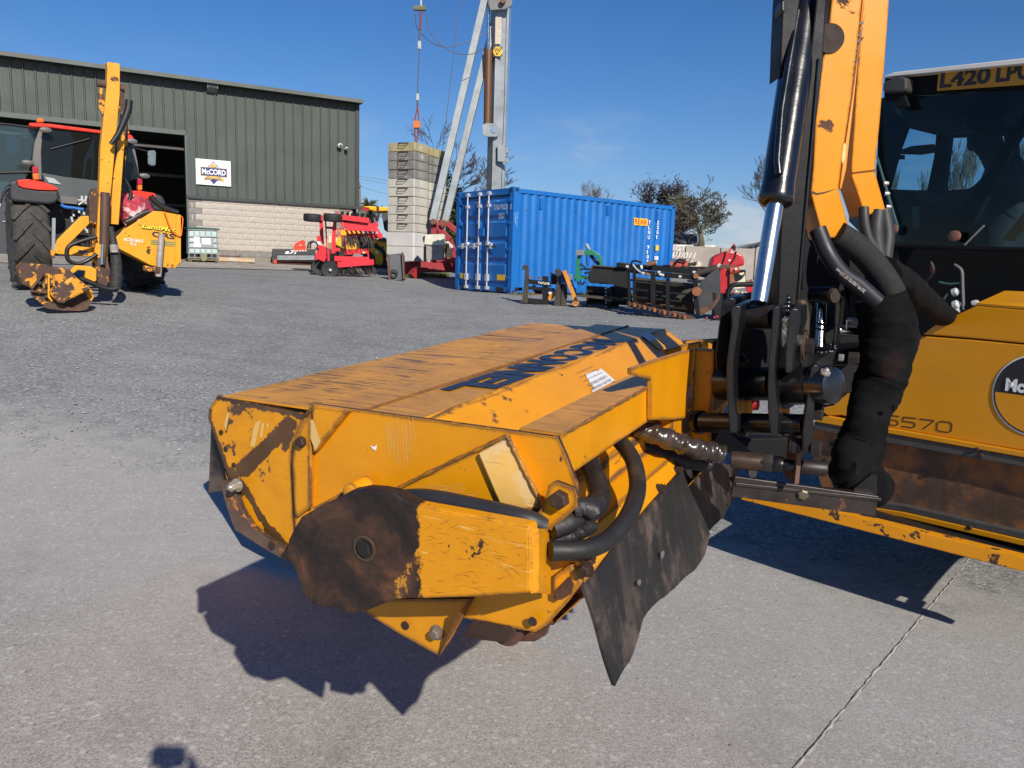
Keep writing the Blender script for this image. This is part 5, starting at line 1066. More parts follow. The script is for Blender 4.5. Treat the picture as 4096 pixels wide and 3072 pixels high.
hmetal = mat('arm_black', (.007, .007, .008), .30, var=.3, scale=5, spec=.45, bump=.06, bscale=30, dirt=.15, dirtcol=(.04, .03, .025), edge=.0)
def guard_mat():
    m = bpy.data.materials.new('guard_paint'); m.use_nodes = True; nt = m.node_tree; b = nt.nodes['Principled BSDF']
    tc = nd(nt, 'ShaderNodeTexCoord'); co = tc.outputs['Object']
    du = nd(nt, 'ShaderNodeVectorMath', {0: co, 1: tuple(Hu)}, operation='DOT_PRODUCT').outputs['Value']
    def nz(sc, det=6, ro=.6, vec=None, dist=0): return nd(nt, 'ShaderNodeTexNoise', {'Vector': vec or co, 'Scale': sc, 'Detail': det, 'Roughness': ro, 'Distortion': dist}).outputs['Fac']
    t = mth(nt, 'ADD', du, mth(nt, 'MULTIPLY', mth(nt, 'SUBTRACT', nz(34, 8, .7), .5), .055))
    rustm = ramp(nt, t, [(0.0, 1.0), (.001, 0.0)])          # object origin sits on the wear line
    rc = ramp(nt, nz(9, 9, .68, dist=.5), [(.36, (.008, .006, .0055)), (.50, (.022, .013, .010)), (.60, (.060, .028, .016)), (.70, (.13, .055, .025)), (.80, (.22, .15, .10))])
    yc = ramp(nt, nz(5), [(.3, (.66, .255, .002)), (.7, (.76, .31, .005))])
    yc = mixc(nt, mth(nt, 'MULTIPLY', ramp(nt, nz(6, 8, .65), [(.48, 0.0), (.75, 1.0)]), .4), yc, (.45, .18, .015))
    tot = None
    for ang, fx, off in ((.45, 1.2, 0), (-.40, 1.0, 3), (.10, .8, 7), (-1.1, 1.1, 11), (1.0, 1.0, 17)):
        mp = nd(nt, 'ShaderNodeMapping', {'Vector': co, 'Location': (off, off, off), 'Rotation': (0, ang, .48), 'Scale': (5 * fx, 5, 80 * fx)})
        q = mth(nt, 'MULTIPLY', ramp(nt, nz(1.9, 4, .65, mp.outputs[0], 1.3), [(.665, 0.0), (.685, 1.0)]), ramp(nt, nz(9 + off, 3), [(.50, 0.0), (.58, 1.0)]))
        tot = q if tot is None else mth(nt, 'MAXIMUM', tot, q)
    yc = mixc(nt, mth(nt, 'MULTIPLY', tot, .85), yc, (.06, .03, .015))
    mp = nd(nt, 'ShaderNodeMapping', {'Vector': co, 'Rotation': (0, .24, .5), 'Scale': (5, 5, 90)}); pl = ramp(nt, nz(1.7, 3, .6, mp.outputs[0], 1.2), [(.67, 0.0), (.69, 1.0)]); yc = mixc(nt, mth(nt, 'MULTIPLY', pl, .7), yc, (.80, .52, .20))
    chips = ramp(nt, nz(13, 9, .7), [(.63, 0.0), (.645, 1.0)]); rustm2 = mth(nt, 'MAXIMUM', rustm, chips)
    bv = nd(nt, 'ShaderNodeBevel', {'Radius': .009}, samples=6); gm = nd(nt, 'ShaderNodeNewGeometry'); dt = nd(nt, 'ShaderNodeVectorMath', {0: bv.outputs[0], 1: gm.outputs['True Normal']}, operation='DOT_PRODUCT').outputs['Value']
    e = mth(nt, 'ADD', mth(nt, 'MULTIPLY', mth(nt, 'SUBTRACT', 1.0, dt), 6), mth(nt, 'MULTIPLY', mth(nt, 'SUBTRACT', nz(30, 6, .7), .5), 2.5)); e = mth(nt, 'MULTIPLY', ramp(nt, e, [(.3, 0.0), (.4, 1.0)]), ramp(nt, mth(nt, 'SUBTRACT', 1.0, dt), [(.005, 0.0), (.02, 1.0)])); rustm2 = mth(nt, 'MAXIMUM', rustm2, e)
    yp = mth(nt, 'MULTIPLY', ramp(nt, nz(11, 8, .7), [(.66, 0.0), (.68, 1.0)]), .9); rc = mixc(nt, yp, rc, (.55, .24, .02))
    c = mixc(nt, rustm2, yc, rc); nt.links.new(c, b.inputs['Base Color']); r = mixc(nt, rustm2, (.36, .36, .36), (.58, .58, .58)); nt.links.new(r, b.inputs['Roughness'])
    bp = nd(nt, 'ShaderNodeBump', {'Height': mth(nt, 'ADD', mth(nt, 'MULTIPLY', rustm2, -.5), mth(nt, 'MULTIPLY', nz(30, 6, .6), .35)), 'Strength': .35, 'Distance': .003}); nt.links.new(bp.outputs[0], b.inputs['Normal'])
    return m
gpaint = guard_mat()
def deck_mat(name, base, grime, streakamt, seed):
    m = bpy.data.materials.new(name); m.use_nodes = True; nt = m.node_tree; b = nt.nodes['Principled BSDF']; tc = nd(nt, 'ShaderNodeTexCoord'); co = tc.outputs['Object']
    a = nd(nt, 'ShaderNodeVectorMath', {0: co, 1: tuple(Hu)}, operation='DOT_PRODUCT').outputs['Value']; h_ = nd(nt, 'ShaderNodeVectorMath', {0: co, 1: tuple(Hh)}, operation='DOT_PRODUCT').outputs['Value']
    def cx(fa, fh, off): return nd(nt, 'ShaderNodeCombineXYZ', {0: mth(nt, 'MULTIPLY', a, fa), 1: mth(nt, 'MULTIPLY', h_, fh), 2: off + seed}).outputs[0]
    def nz(v, sc, det=6, ro=.6, dist=0): return nd(nt, 'ShaderNodeTexNoise', {'Vector': v, 'Scale': sc, 'Detail': det, 'Roughness': ro, 'Distortion': dist}).outputs['Fac']
    c = ramp(nt, nz(co, 5), [(.3, tuple(x * .9 for x in base)), (.7, tuple(min(1, x * 1.08) for x in base))])
    c = mixc(nt, mth(nt, 'MULTIPLY', ramp(nt, nz(co, 6, 8, .68, .4), [(.42, 0.0), (.70, 1.0)]), .6), c, grime)
    c = mixc(nt, mth(nt, 'MULTIPLY', ramp(nt, nz(co, 16, 8, .7), [(.56, 0.0), (.70, 1.0)]), .5), c, tuple(x * .45 for x in grime))
    for k, (fa, fh, lo) in enumerate(((3.0, 75, .535), (4.5, 120, .55), (1.6, 45, .56))):
        tilt = nd(nt, 'ShaderNodeMapping', {'Vector': cx(1, 1, k * 4.0), 'Rotation': (0, 0, (-.25, -.10, .12)[k]), 'Scale': (fa, fh, 1)}).outputs[0]
        st = mth(nt, 'MULTIPLY', ramp(nt, nz(tilt, 1.0, 4, .62, .15), [(lo, 0.0), (lo + .03, 1.0)]), ramp(nt, nz(cx(3.5, 2.2, 9 + k), 2.0, 4), [(.45, 0.0), (.56, 1.0)]))
        c = mixc(nt, mth(nt, 'MULTIPLY', st, streakamt), c, (.045, .026, .016))
    ch = ramp(nt, nz(co, 10, 9, .7), [(.665, 0.0), (.68, 1.0)]); c = mixc(nt, ch, c, (.06, .035, .022))
    nt.links.new(c, b.inputs['Base Color']); b.inputs['Roughness'].default_value = .42; b.inputs['Coat Weight'].default_value = .06
    bp = nd(nt, 'ShaderNodeBump', {'Height': nz(co, 7, 3), 'Strength': .35, 'Distance': .006}); nt.links.new(bp.outputs[0], b.inputs['Normal']); return m
hood_m = deck_mat('hood_scraped', (.70, .30, .008), (.40, .185, .02), .78, 0.0); hytop = deck_mat('deck_grimy', (.68, .29, .012), (.33, .155, .028), .35, 5.0)
head = thing('flail_cutter', 'big worn yellow flail cutter hanging over the concrete in the foreground', 'flail cutter', HM @ V(0, .4, 0))
Ls = 1.575
_sl = HF4.slab
def eslab(*a, **k): return rim(_sl(*a, **k), edgem)
EP = z3([(575, 147), (1860, 322), (1905, 420), (1968, 590), (1957, 760), (1990, 1085), (1900, 1200), (1800, 1310), (1745, 1340), (1620, 1318), (1500, 1290), (1380, 1268), (1330, 1235), (1300, 1180), (900, 1200), (560, 1060), (497, 860), (475, 450), (487, 330), (545, 215)])
eslab('end_plate', EP, 0, .010, hy_, head, bevel=.0015)
eslab('end_plate', EP, Ls, .010, hyw, head, label='far end plate with peeling paint')
# rear hood end with swivelling skid
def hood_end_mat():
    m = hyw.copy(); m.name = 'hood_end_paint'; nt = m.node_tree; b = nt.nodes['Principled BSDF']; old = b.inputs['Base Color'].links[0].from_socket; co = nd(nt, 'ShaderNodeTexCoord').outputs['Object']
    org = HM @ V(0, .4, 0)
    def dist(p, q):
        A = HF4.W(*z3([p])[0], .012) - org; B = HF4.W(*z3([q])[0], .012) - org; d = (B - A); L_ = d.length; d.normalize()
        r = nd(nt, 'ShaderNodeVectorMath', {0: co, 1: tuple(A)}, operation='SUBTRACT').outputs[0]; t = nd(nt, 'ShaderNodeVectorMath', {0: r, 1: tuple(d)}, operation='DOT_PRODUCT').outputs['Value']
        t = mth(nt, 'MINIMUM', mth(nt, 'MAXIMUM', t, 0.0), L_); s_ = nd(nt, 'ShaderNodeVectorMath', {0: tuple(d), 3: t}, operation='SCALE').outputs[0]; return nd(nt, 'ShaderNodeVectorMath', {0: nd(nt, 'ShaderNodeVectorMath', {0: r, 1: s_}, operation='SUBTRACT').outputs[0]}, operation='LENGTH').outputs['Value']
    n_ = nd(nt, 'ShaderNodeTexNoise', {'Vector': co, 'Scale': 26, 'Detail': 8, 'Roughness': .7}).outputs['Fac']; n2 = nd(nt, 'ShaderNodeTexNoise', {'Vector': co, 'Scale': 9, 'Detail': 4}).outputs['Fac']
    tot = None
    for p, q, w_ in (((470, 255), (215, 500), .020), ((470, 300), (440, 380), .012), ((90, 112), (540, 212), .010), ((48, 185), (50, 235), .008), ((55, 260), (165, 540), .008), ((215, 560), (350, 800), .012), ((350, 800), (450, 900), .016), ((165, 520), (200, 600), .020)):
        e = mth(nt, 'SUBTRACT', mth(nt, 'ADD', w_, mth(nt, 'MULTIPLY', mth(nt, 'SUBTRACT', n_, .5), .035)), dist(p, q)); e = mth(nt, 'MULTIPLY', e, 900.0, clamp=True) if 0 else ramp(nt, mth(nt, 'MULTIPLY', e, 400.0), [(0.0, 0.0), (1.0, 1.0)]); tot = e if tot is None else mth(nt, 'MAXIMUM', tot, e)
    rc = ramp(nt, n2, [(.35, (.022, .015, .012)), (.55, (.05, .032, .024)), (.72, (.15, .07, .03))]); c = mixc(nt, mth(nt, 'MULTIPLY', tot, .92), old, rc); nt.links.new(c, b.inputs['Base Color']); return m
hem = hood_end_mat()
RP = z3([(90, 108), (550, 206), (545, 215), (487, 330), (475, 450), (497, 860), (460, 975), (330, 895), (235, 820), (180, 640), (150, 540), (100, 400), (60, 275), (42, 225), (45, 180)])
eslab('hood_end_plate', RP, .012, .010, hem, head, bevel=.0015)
eslab('hood_end_plate', RP, Ls - .02, .010, hyw, head)
eslab('side_skid', z3([(105, 565), (125, 548), (150, 552), (185, 620), (215, 700), (270, 790), (350, 850), (452, 905), (458, 975), (330, 903), (183, 808), (165, 770), (125, 650)]), -.006, .014, mat('skid_worn', (.115, .07, .05), .5, var=.4, scale=10, blotch=((.62, .22, .02), 9, .53, .57), bump=.3), head, bevel=.002)
for (x, y, r) in ((112, 297, 10), (136, 383, 10), (178, 468, 9)):
    c = HF4.W(*z3([(x, y)])[0], .0105); mb = MB(); mb.cyl(c, c - Hh * .003, .0055, 12); mb.build('bolt_hole', soot, head)
def hexbolt(px, py, y, r, L, m, nm='bolt', par=None, washer=True, dome=False):
    c = HF4.W(*z3([(px, py)])[0], y); mb = MB(); mb.lathe(c, -Hh, [(0, r), (L * .8, r), (L, r * .82)], 6); o = mb.build(nm, m, par or head, bevel=.0008)
    if washer: mb = MB(); mb.lathe(c + Hh * .0005, -Hh, [(0, r * 1.35), (.003, r * 1.35)], 16); mb.build('washer', m, o)
    if dome: mb = MB(); mb.lathe(c - Hh * L, -Hh, [(0, r * .62), (r * .3, r * .5), (r * .45, r * .2)], 12); mb.build('bolt_end', m, o, smooth=60)
    return o
hexbolt(195, 572, -.010, .0115, .022, boltz, dome=True)
hexbolt(537, 345, -.010, .0125, .014, boltm, washer=False)
# folded corner gusset, vertical flange, diagonal stiffener, pale brace on the near end plate
HF4.slab('corner_gusset', z3([(582, 168), (600, 160), (752, 182), (768, 192), (756, 206), (600, 400), (585, 408)]), -.016, .017, hy_, head, bevel=.003)
HF4.slab('side_flange', z3([(545, 235), (572, 200), (576, 420), (572, 690), (505, 742), (492, 720), (480, 450), (492, 335)]), -.012, .012, hyw, head, bevel=.003)
HF4.slab('stiffener_plate', z3([(990, 612), (1150, 530), (1430, 398), (1600, 318), (1700, 500), (1775, 680), (1660, 716), (1400, 660), (1060, 625)]), -.012, .013, hy_, head, bevel=.002)
HF4.slab('brace_plate', z3([(1444, 408), (1596, 328), (1610, 345), (1768, 672), (1752, 692), (1640, 706), (1560, 676), (1530, 610)]), -.024, .012, pale, head, bevel=.004)
P3 = [(990, 612), (1090, 560), (1200, 505), (1330, 440), (1430, 396), (1600, 318)]
rn = random.Random(2)
mb = MB(); q = smoothpts([HF4.W(*p, -.012) for p in z3(P3)], 8); mb.tube(q, [rn.uniform(.0028, .0055) for _ in q], 7); mb.build('weld_bead', hy_, head, smooth=60)
mb = MB(); q = smoothpts([HF4.W(*p, -.024) for p in z3([(1600, 322), (1640, 400), (1700, 520), (1772, 676), (1700, 702)])], 6); mb.tube(q, [rn.uniform(.0028, .005) for _ in q], 7); mb.build('weld_bead', hy_, head, smooth=60)
for a, b in (((560, 195), (600, 160)), ((568, 420), (575, 690))):
    mb = MB(); q = smoothpts([HF4.W(*p, -.010) for p in z3([a, ((a[0] + b[0]) / 2 + 3, (a[1] + b[1]) / 2), b])], 6); mb.tube(q, [rn.uniform(.0025, .004) for _ in q], 7); mb.build('weld_bead', hy_, head, smooth=60)
HF4.slab('cream_block', z3([(655, 655), (735, 610), (748, 625), (700, 650), (590, 700), (582, 692)]), -.03, .03, hy_, head, bevel=.003)
c = HF4.W(*z3([(868, 575)])[0], -.012); mb = MB(); mb.lathe(c, -Hh, [(0, .020), (.05, .019), (.054, .012)], 20); mb.build('bearing_boss', hy_, head, smooth=40)
# soot and rust stain where the exhaust of cuttings scours the hood end
mb = MB(); rn = random.Random(31)
def stain(cx_, cy_, L_, W_, ang, y, n=26):
    P = []
    for k in range(n):
        q = 2 * math.pi * k / n; r = 1 + .38 * math.sin(3 * q + rn.random()) * rn.uniform(.3, 1) + rn.uniform(-.22, .22); x = L_ * math.cos(q) * r; y_ = W_ * math.sin(q) * r; P.append((cx_ + x * math.cos(ang) - y_ * math.sin(ang), cy_ + x * math.sin(ang) + y_ * math.cos(ang)))
    mb.prism([HF4.W(*p, y) for p in z3(P)], Hh * -.0004)
mb = MB()
for (a, b, L_, W_, g_) in ((1000, 1000, 1, 1, 0),): pass
for i in range(60):
    x = rn.uniform(1000, 1640); y = rn.uniform(545, 640); L_ = rn.uniform(15, 90); a_ = rn.uniform(-.25, .35)
    if (x, y) and y > 640 - (x - 990) * .42 + 5: mb.add([HF4.W(*p, -.0127) for p in z3([(x, y), (x + L_ * math.cos(a_), y + L_ * math.sin(a_)), (x + L_ * math.cos(a_), y + L_ * math.sin(a_) + rn.uniform(1, 2.4)), (x, y + 1.5)])], [[3, 2, 1, 0]])
mb.build('scratches', mat('scrape_cream', (.66, .43, .15)), head, kind='stuff')
mb = MB()
for i in range(95):
    x = rn.uniform(1150, 1700); y = rn.uniform(720, 1130); L_ = rn.uniform(12, 120) * (.6 if i % 2 else 1); a_ = rn.choice((rn.uniform(-.3, .3), rn.uniform(-.3, .3), rn.uniform(.6, 1.4), rn.uniform(-1, -.3))); w_ = rn.uniform(.7, 2.2); yt_ = 690 + (x - 1150) * .18
    if y < yt_ + 15 or x + L_ * math.cos(a_) > 1712 or y + L_ * math.sin(a_) > 1140 or y + L_ * math.sin(a_) < yt_ + 8: continue
    bend = rn.uniform(-8, 8); q = [(x, y), (x + L_ * .5 * math.cos(a_) - bend * math.sin(a_), y + L_ * .5 * math.sin(a_) + bend * math.cos(a_)), (x + L_ * math.cos(a_), y + L_ * math.sin(a_))]
    P = [HF4.W(*p, -.1304) for p in z3(q + [(q[1][0], q[1][1] + w_)])]; (mb if i % 3 else mb2_).add(P, [[0, 1, 3], [1, 2, 3], [3, 1, 0], [3, 2, 1]]) if 0 else mb.add(P, [[3, 1, 0], [3, 2, 1]])
mb.build('scratches', mat('scratch_dark', (.07, .035, .012), .7, var=.5, scale=30), head, kind='stuff')
# peeled marks
for pts in ([(962, 222), (1010, 205), (1060, 210), (1050, 230), (1010, 240)], [(890, 365), (905, 378), (922, 368), (915, 395), (905, 385)], ):
    pass
mb = MB(); rn = random.Random(6)
for i in range(15):
    x = 965 + i * 10 + rn.uniform(-4, 4); y0 = 225 + rn.uniform(-15, 50); y1 = y0 + rn.uniform(90, 225); w_ = rn.uniform(1.0, 3.2)
    P = [HF4.W(*p, -.0006) for p in z3([(x, y0), (x + w_, y0), (x + w_ + 12, y1), (x + 12, y1)])]; mb.add(P, [[3, 2, 1, 0]])
mb.build('scrape_marks', mat('scrape_cream', (.66, .43, .15), .6, var=.3, scale=40), head, kind='stuff')
mb = MB()
for pts in ([(290, 245), (315, 238), (300, 300), (285, 370), (262, 372), (275, 300)], [(322, 250), (334, 252), (325, 320), (310, 330)], [(345, 250), (358, 255), (350, 290)], [(575, 235), (590, 232), (628, 345), (600, 395), (575, 330)], [(140, 200), (155, 195), (135, 290), (125, 260)]):
    P = [HF4.W(*p, .0112 if pts[0][0] < 500 else -.0168) for p in z3(pts)]; mb.add(P, [list(range(len(P)))[::-1]])
mb.build('primer_patches', mat('scrape_cream', (.66, .43, .15)), head, kind='stuff')
P = [HF4.W(*p, -.0125) for p in z3([(1375, 335), (1392, 330), (1396, 345), (1385, 362), (1378, 350)])]
mb = MB(); P2 = [HF4.W(*p, -.0006) for p in z3([(888, 368), (904, 376), (920, 364), (916, 393), (902, 386)])]; mb.prism(P2, -Hh * .001); mb.build('white_fleck', mat('white_paint', (.8, .8, .78), .5), head)
# ---- sheet metal skin along the head, folded in section (u, w)
def skin(nm, sec, y0, y1, m, t=.004, ny=14, seed=0, amp=.0015, **k):
    rn = random.Random(seed); mb = MB(HM); n = len(sec); vs = []
    for j in range(ny + 1):
        y = y0 + (y1 - y0) * j / ny
        for (a, b) in sec: vs.append((a + rn.uniform(-amp, amp) * .3, y, b + rn.uniform(-amp, amp)))
    m0 = len(vs)
    for j in range(ny + 1):
        y = y0 + (y1 - y0) * j / ny
        for (a, b) in sec: vs.append((a, y, b - t))
    fs = [[j * n + i, (j + 1) * n + i, (j + 1) * n + i + 1, j * n + i + 1][::-1] for j in range(ny) for i in range(n - 1)]
    fs += [[m0 + j * n + i, m0 + (j + 1) * n + i, m0 + (j + 1) * n + i + 1, m0 + j * n + i + 1] for j in range(ny) for i in range(n - 1)]
    fs += [[i, i + 1, m0 + i + 1, m0 + i][::-1] for i in range(n - 1)]
    for i in range(n - 1): a = ny * n + i; fs.append([a, a + 1, m0 + a + 1, m0 + a])
    for j in range(ny): 
        a, b = j * n, (j + 1) * n; fs.append([a, b, m0 + b, m0 + a][::-1]); a += n - 1; b += n - 1; fs.append([a, b, m0 + b, m0 + a])
    mb.add(vs, fs); return mb.build(nm, m, head, smooth=14, **k)
skin('rear_hood_sheet', [(-.618, .405), (-.606, .455), (-.585, .470), (-.322, .470), (-.318, .44)], .013, Ls - .012, hood_m, seed=3)
skin('rear_hood_side', [(-.616, .405), (-.60, .28), (-.56, .16)], .02, Ls - .02, hyw)
skin('top_sheet', [(-.318, .30), (-.316, .478), (-.19, .478)], .011, Ls, hytop, seed=4)
skin('top_sheet', [(-.181, .4785), (-.050, .479)], .011, Ls, hytop, seed=5)
mb = MB(HM); mb.prism([(-.193, .011, .478), (-.187, .011, .4835), (-.180, .011, .478)], (0, Ls - .011, 0)); mb.build('fold_ridge', hy_, head)
skin('slope_sheet', [(-.049, .479), (-.045, .4765), (.19, .335), (.198, .31)], .011, Ls, hy_, seed=6, amp=.003)
skin('front_casing', [(.196, .318), (.206, .290), (.262, .274)], .011, .66, hy_, seed=7)
skin('front_casing', [(.263, .273), (.298, .226), (.304, .206)], .011, .66, hy_, seed=8)
skin('front_casing', [(.196, .318), (.205, .25), (.16, .12)], .66, Ls, hyw, seed=9)
skin('belly_sheet', [(.30, .20), (.24, .13), (.15, .10)], .011, Ls, hyw)
# flange bolts
for (x, y) in ((1132, 1062), (938, 1262)):
    d = ray(*z5([(x, y)])[0]); a = onplane(*z5([(x, y)])[0], HM @ V(.281, 0, .25), (Hu * .8 + Hw * .6).normalized()); nn = (Hu * .79 + Hw * .61).normalized()
    mb = MB(); mb.lathe(a, nn, [(0, .011), (.009, .011), (.0095, .006), (.016, .0055)], 6); o = mb.build('bolt', boltm, head); mb = MB(); mb.lathe(a - nn * .001, nn, [(0, .014), (.0025, .014)], 14); mb.build('washer', boltm, o)
a = HM @ V(.285, .06, .243); mb = MB(); mb.lathe(a, nn, [(0, .012), (.009, .012), (.0095, .007), (.016, .006)], 6); mb.build('bolt', boltm, head)
# lettering on the flat strip, worn; warning stickers on the slope
def hp3(u, y, w): return HM @ V(u, y, w)
inkm = mat('ink_navy', (.012, .017, .04), .4, var=.3, scale=20)
for i, ch in enumerate('McCONNEL'):
    y0 = 1.20 - i * .118
    text('lettering', ch, hp3(-.168, y0, .480), -Hh, Hu, .112, inkm, head, w=.112, bold=.06, ext=.0012)
stk = mat('sticker_white', (.66, .66, .68), .4, var=.05)
def slp(t, y, off=.0022):          # point on the sloping sheet, t from crease (0) to foot (1)
    return hp3(-.045 + .235 * t + off * .5, y, .4765 - .1415 * t + off)
SN = (Hu * .1415 + Hw * .235).normalized()
def sp(x, y, off=.0035, z=z4): return onplane(*z([(x, y)])[0], slp(.5, .5, 0) + SN * off, SN)
mb = MB(); mb.plate([sp(*p) for p in ((1170, 468), (1215, 452), (1240, 445), (1250, 452), (1268, 432), (1290, 448), (1358, 508), (1290, 545), (1216, 584), (1214, 570), (1226, 560), (1222, 545), (1204, 532), (1198, 515), (1186, 500), (1180, 485))], .0008); st_ = mb.build('warning_sticker', stk, head)
tb_ = sp(1352, 508, .0052); te_ = sp(1222, 578, .0052); dn = (Hu * .235 - Hw * .1415).normalized()
for i, s_ in enumerate(('CHECK AFTER 1 HOUR 8 HOURS', '10 HOURS & THERE AFTER', 'Check tightness of bolts', 'Hedgecutter flail units', 'before starting work')):
    text('print', s_, tb_ - dn * (.012 + .0155 * i) + (te_ - tb_) * .04, te_ - tb_, dn, .0095 if i < 2 else .006, mat('print_ink', (.08, .08, .09), .5), st_, w=(te_ - tb_).length * (.92 - .04 * i), ext=.0)
mb = MB(); mb.plate([sp(*p, z=z6) for p in ((1465, 190), (1530, 172), (1612, 232), (1548, 256))], .001); mb.build('warning_sticker', stk, head); mb = MB(); mb.plate([sp(*p, z=z6) for p in ((1550, 258), (1614, 234), (1690, 298), (1632, 326))], .001); mb.build('warning_sticker', mat('sticker_amber', (.7, .33, .03), .4, var=.05), head)
# far end corner gusset
mb = MB(HM); mb.add([(.02, Ls - .001, .44), (.25, Ls - .001, .47), (.20, Ls - .001, .32), (.14, Ls - .20, .36)], [[0, 1, 2], [0, 3, 1], [0, 2, 3], [1, 3, 2]]); mb.build('corner_gusset', hyw, head)
# ---- beam and mounting bracket for the arm
mb = MB(HM); mb.bb((.165, .012, .404), (.250, .80, .4885)); mb.build('cross_beam', hy_, head, bevel=.0022); mb = MB(HM); mb.bb((.1665, .014, .4886), (.2485, .62, .4898)); mb.build('beam_top_plate', hytop, head)
mb = MB(HM); q = [(.2515, y, .4885) for y in lin(.02, .62, 30)]; mb.tube(q, [rn.uniform(.002, .0045) for _ in q], 6); mb.build('weld_bead', hyw, head, smooth=60)
HF4.uslab('mount_plate', z4([(1435, 430), (1600, 372), (1760, 325), (1832, 309), (1822, 400), (1803, 540), (1787, 620), (1788, 690), (1805, 742), (1720, 753), (1560, 756), (1560, 640), (1560, 500), (1436, 468)]), .2515, .010, hy_, head, bevel=.0012)
HF4.uslab('mount_plate', z4([(1662, 312), (1780, 280), (1905, 256), (1930, 262), (1930, 330), (1900, 700), (1690, 700), (1665, 340)]), .150, .010, hyw, head, bevel=.0012)
mb = MB(HM); mb.bb((.262, .83, .24), (.315, .85, .53)); mb.build('mount_face', hyw, head, bevel=.002)
mb = MB(HM); mb.bb((.16, .70, .30), (.25, .80, .40)); mb.build('mount_web', hyw, head)
# ---- lower front pieces
eslab('lower_plate', z3([(845, 1228), (905, 1165), (1420, 1165), (1330, 1330), (1248, 1462), (1235, 1458), (1040, 1350)]), -.008, .010, hyw, head, bevel=.0015)
mb = MB(); A = [HF4.W(*p, -.008) for p in z3([(1246, 1462), (1410, 1180), (1365, 1172), (1300, 1300)])]; B_ = [HF4.W(*p, -.05) for p in z3([(1262, 1440)])]
mb.add([A[0], A[1], A[1] - Hh * .045 + Hu * .0, A[0] - Hh * .004], [[0, 1, 2, 3], [3, 2, 1, 0]]); mb.build('gusset_rib', hyw, head)
hexbolt(1236, 1338, -.009, .0115, .016, mat('nut_dirty', (.22, .18, .14), .6, .4, var=.3, scale=30)); 
for (x, y) in ((1070, 1303), (1732, 1282), (376, 883)):
    c = HF4.W(*z3([(x, y)])[0], -.0085 if y > 1290 else -.012); mb = MB(); mb.cyl(c, c - Hh * .0025, .009, 12); mb.build('bolt_hole', soot, head)
mb = MB(HM); mb.lathe(HF4.M @ V(0, 0, 0), (0, 1, 0), [(0, 0)], 3) if 0 else None
rc_ = HF4.L(*z3([(1590, 1322)])[0], .02)
mb = MB(HM); pts = [(rc_[0], .015 + .1 * i, rc_[2] + .004) for i in range(16)]; mb.tube(pts, .038, 20); mb.build('ground_roller', mat('roller_rust', (.085, .04, .03), .6, var=.5, scale=8, bump=.5, bscale=30), head, smooth=50)
HF4.slab('roller_bracket', z3([(1400, 1262), (1540, 1285), (1620, 1300), (1640, 1335), (1600, 1392), (1540, 1390), (1370, 1368), (1420, 1275)]), .0, .012, rusty, head, bevel=.003)
HF4.slab('roller_bracket', z3([(1650, 1330), (1740, 1345), (1815, 1300), (1800, 1355), (1740, 1390), (1640, 1390)]), .03, .012, rusty, head, bevel=.003)
HF4.slab('corner_bracket', z3([(1838, 1050), (1925, 985), (1985, 1083), (1945, 1135), (1870, 1175), (1836, 1165)]), -.014, .014, hyw, head, bevel=.003)
HF4.slab('rust_patch', z3([(1850, 1120), (1920, 1050), (1945, 1090), (1930, 1140), (1880, 1172), (1850, 1160)]), -.0165, .003, rusty, head)
hexbolt(2010, 1008, -.016, .011, .016, boltm)
# ---- belt guard
gorg = HF4.W(*z3([(1135, 900)])[0], -.13)
GP = z3([(850, 592), (925, 597), (1000, 612), (1050, 642), (1140, 680), (1400, 728), (1718, 788), (1722, 960), (1720, 1139), (1450, 1158), (1150, 1168), (1075, 1166), (1000, 1176), (870, 1228), (812, 1243), (765, 1248), (730, 1232), (690, 1215), (640, 1213), (590, 1205), (560, 1175), (540, 1150), (515, 1085), (490, 1020), (448, 945), (447, 915), (455, 860), (485, 800), (520, 742), (610, 690), (700, 650), (780, 605)])
P = [HF4.W(*p, -.13) for p in GP]
mb = MB(); mb.prism(P, Hh * .032)
def build_at(mb, name, m, parent, org, **k):
    """a part whose own origin is org (its paint is laid out from there)"""
    base = wl(parent); me = bpy.data.meshes.new(name); me.from_pydata([p - org for p in mb.v], [], mb.f); me.materials.append(m); o = bpy.data.objects.new(name, me); COL.objects.link(o); o.parent = parent; o.location = org - base; WL[o.name] = org.copy()
    bv = o.modifiers.new('bevel', 'BEVEL'); bv.width = .007; bv.segments = 3; bv.limit_method = 'ANGLE'; bv.angle_limit = math.radians(40); return o
guard_ = build_at(mb, 'belt_guard', gpaint, head, gorg)
P = [HF4.W(*p, -.128) for p in z3([(1724, 789), (1762, 796), (1828, 788), (1830, 1142), (1760, 1134), (1722, 1138)])]
mb = MB(); a = [HF4.W(*p, -.126) for p in z3([(1722, 790), (1722, 1137)])]; b = [HF4.W(*p, -.108) for p in z3([(1765, 800), (1765, 1133)])]; c_ = [HF4.W(*p, -.02) for p in z3([(1826, 800), (1826, 1142)])]
mb.add([a[0], a[1], b[1], b[0], c_[1], c_[0]], [[0, 1, 2, 3], [3, 2, 4, 5]]); mb.v += []; mb.build('guard_end', hyw, head)
mb = MB(); c = HF4.W(*z3([(858, 902)])[0], -.131); ring = []
prof = [(0, .0235), (.004, .0235), (.004, .0185), (-.004, .0185)]
mb.tube_prof(c, -Hh, [(0, .0255), (.0025, .0250), (.003, .0205), (-.004, .0200)], 32); mb.build('access_ring', mat('ring_worn', (.12, .085, .065), .4, .5, var=.3, scale=20), guard_, smooth=40)
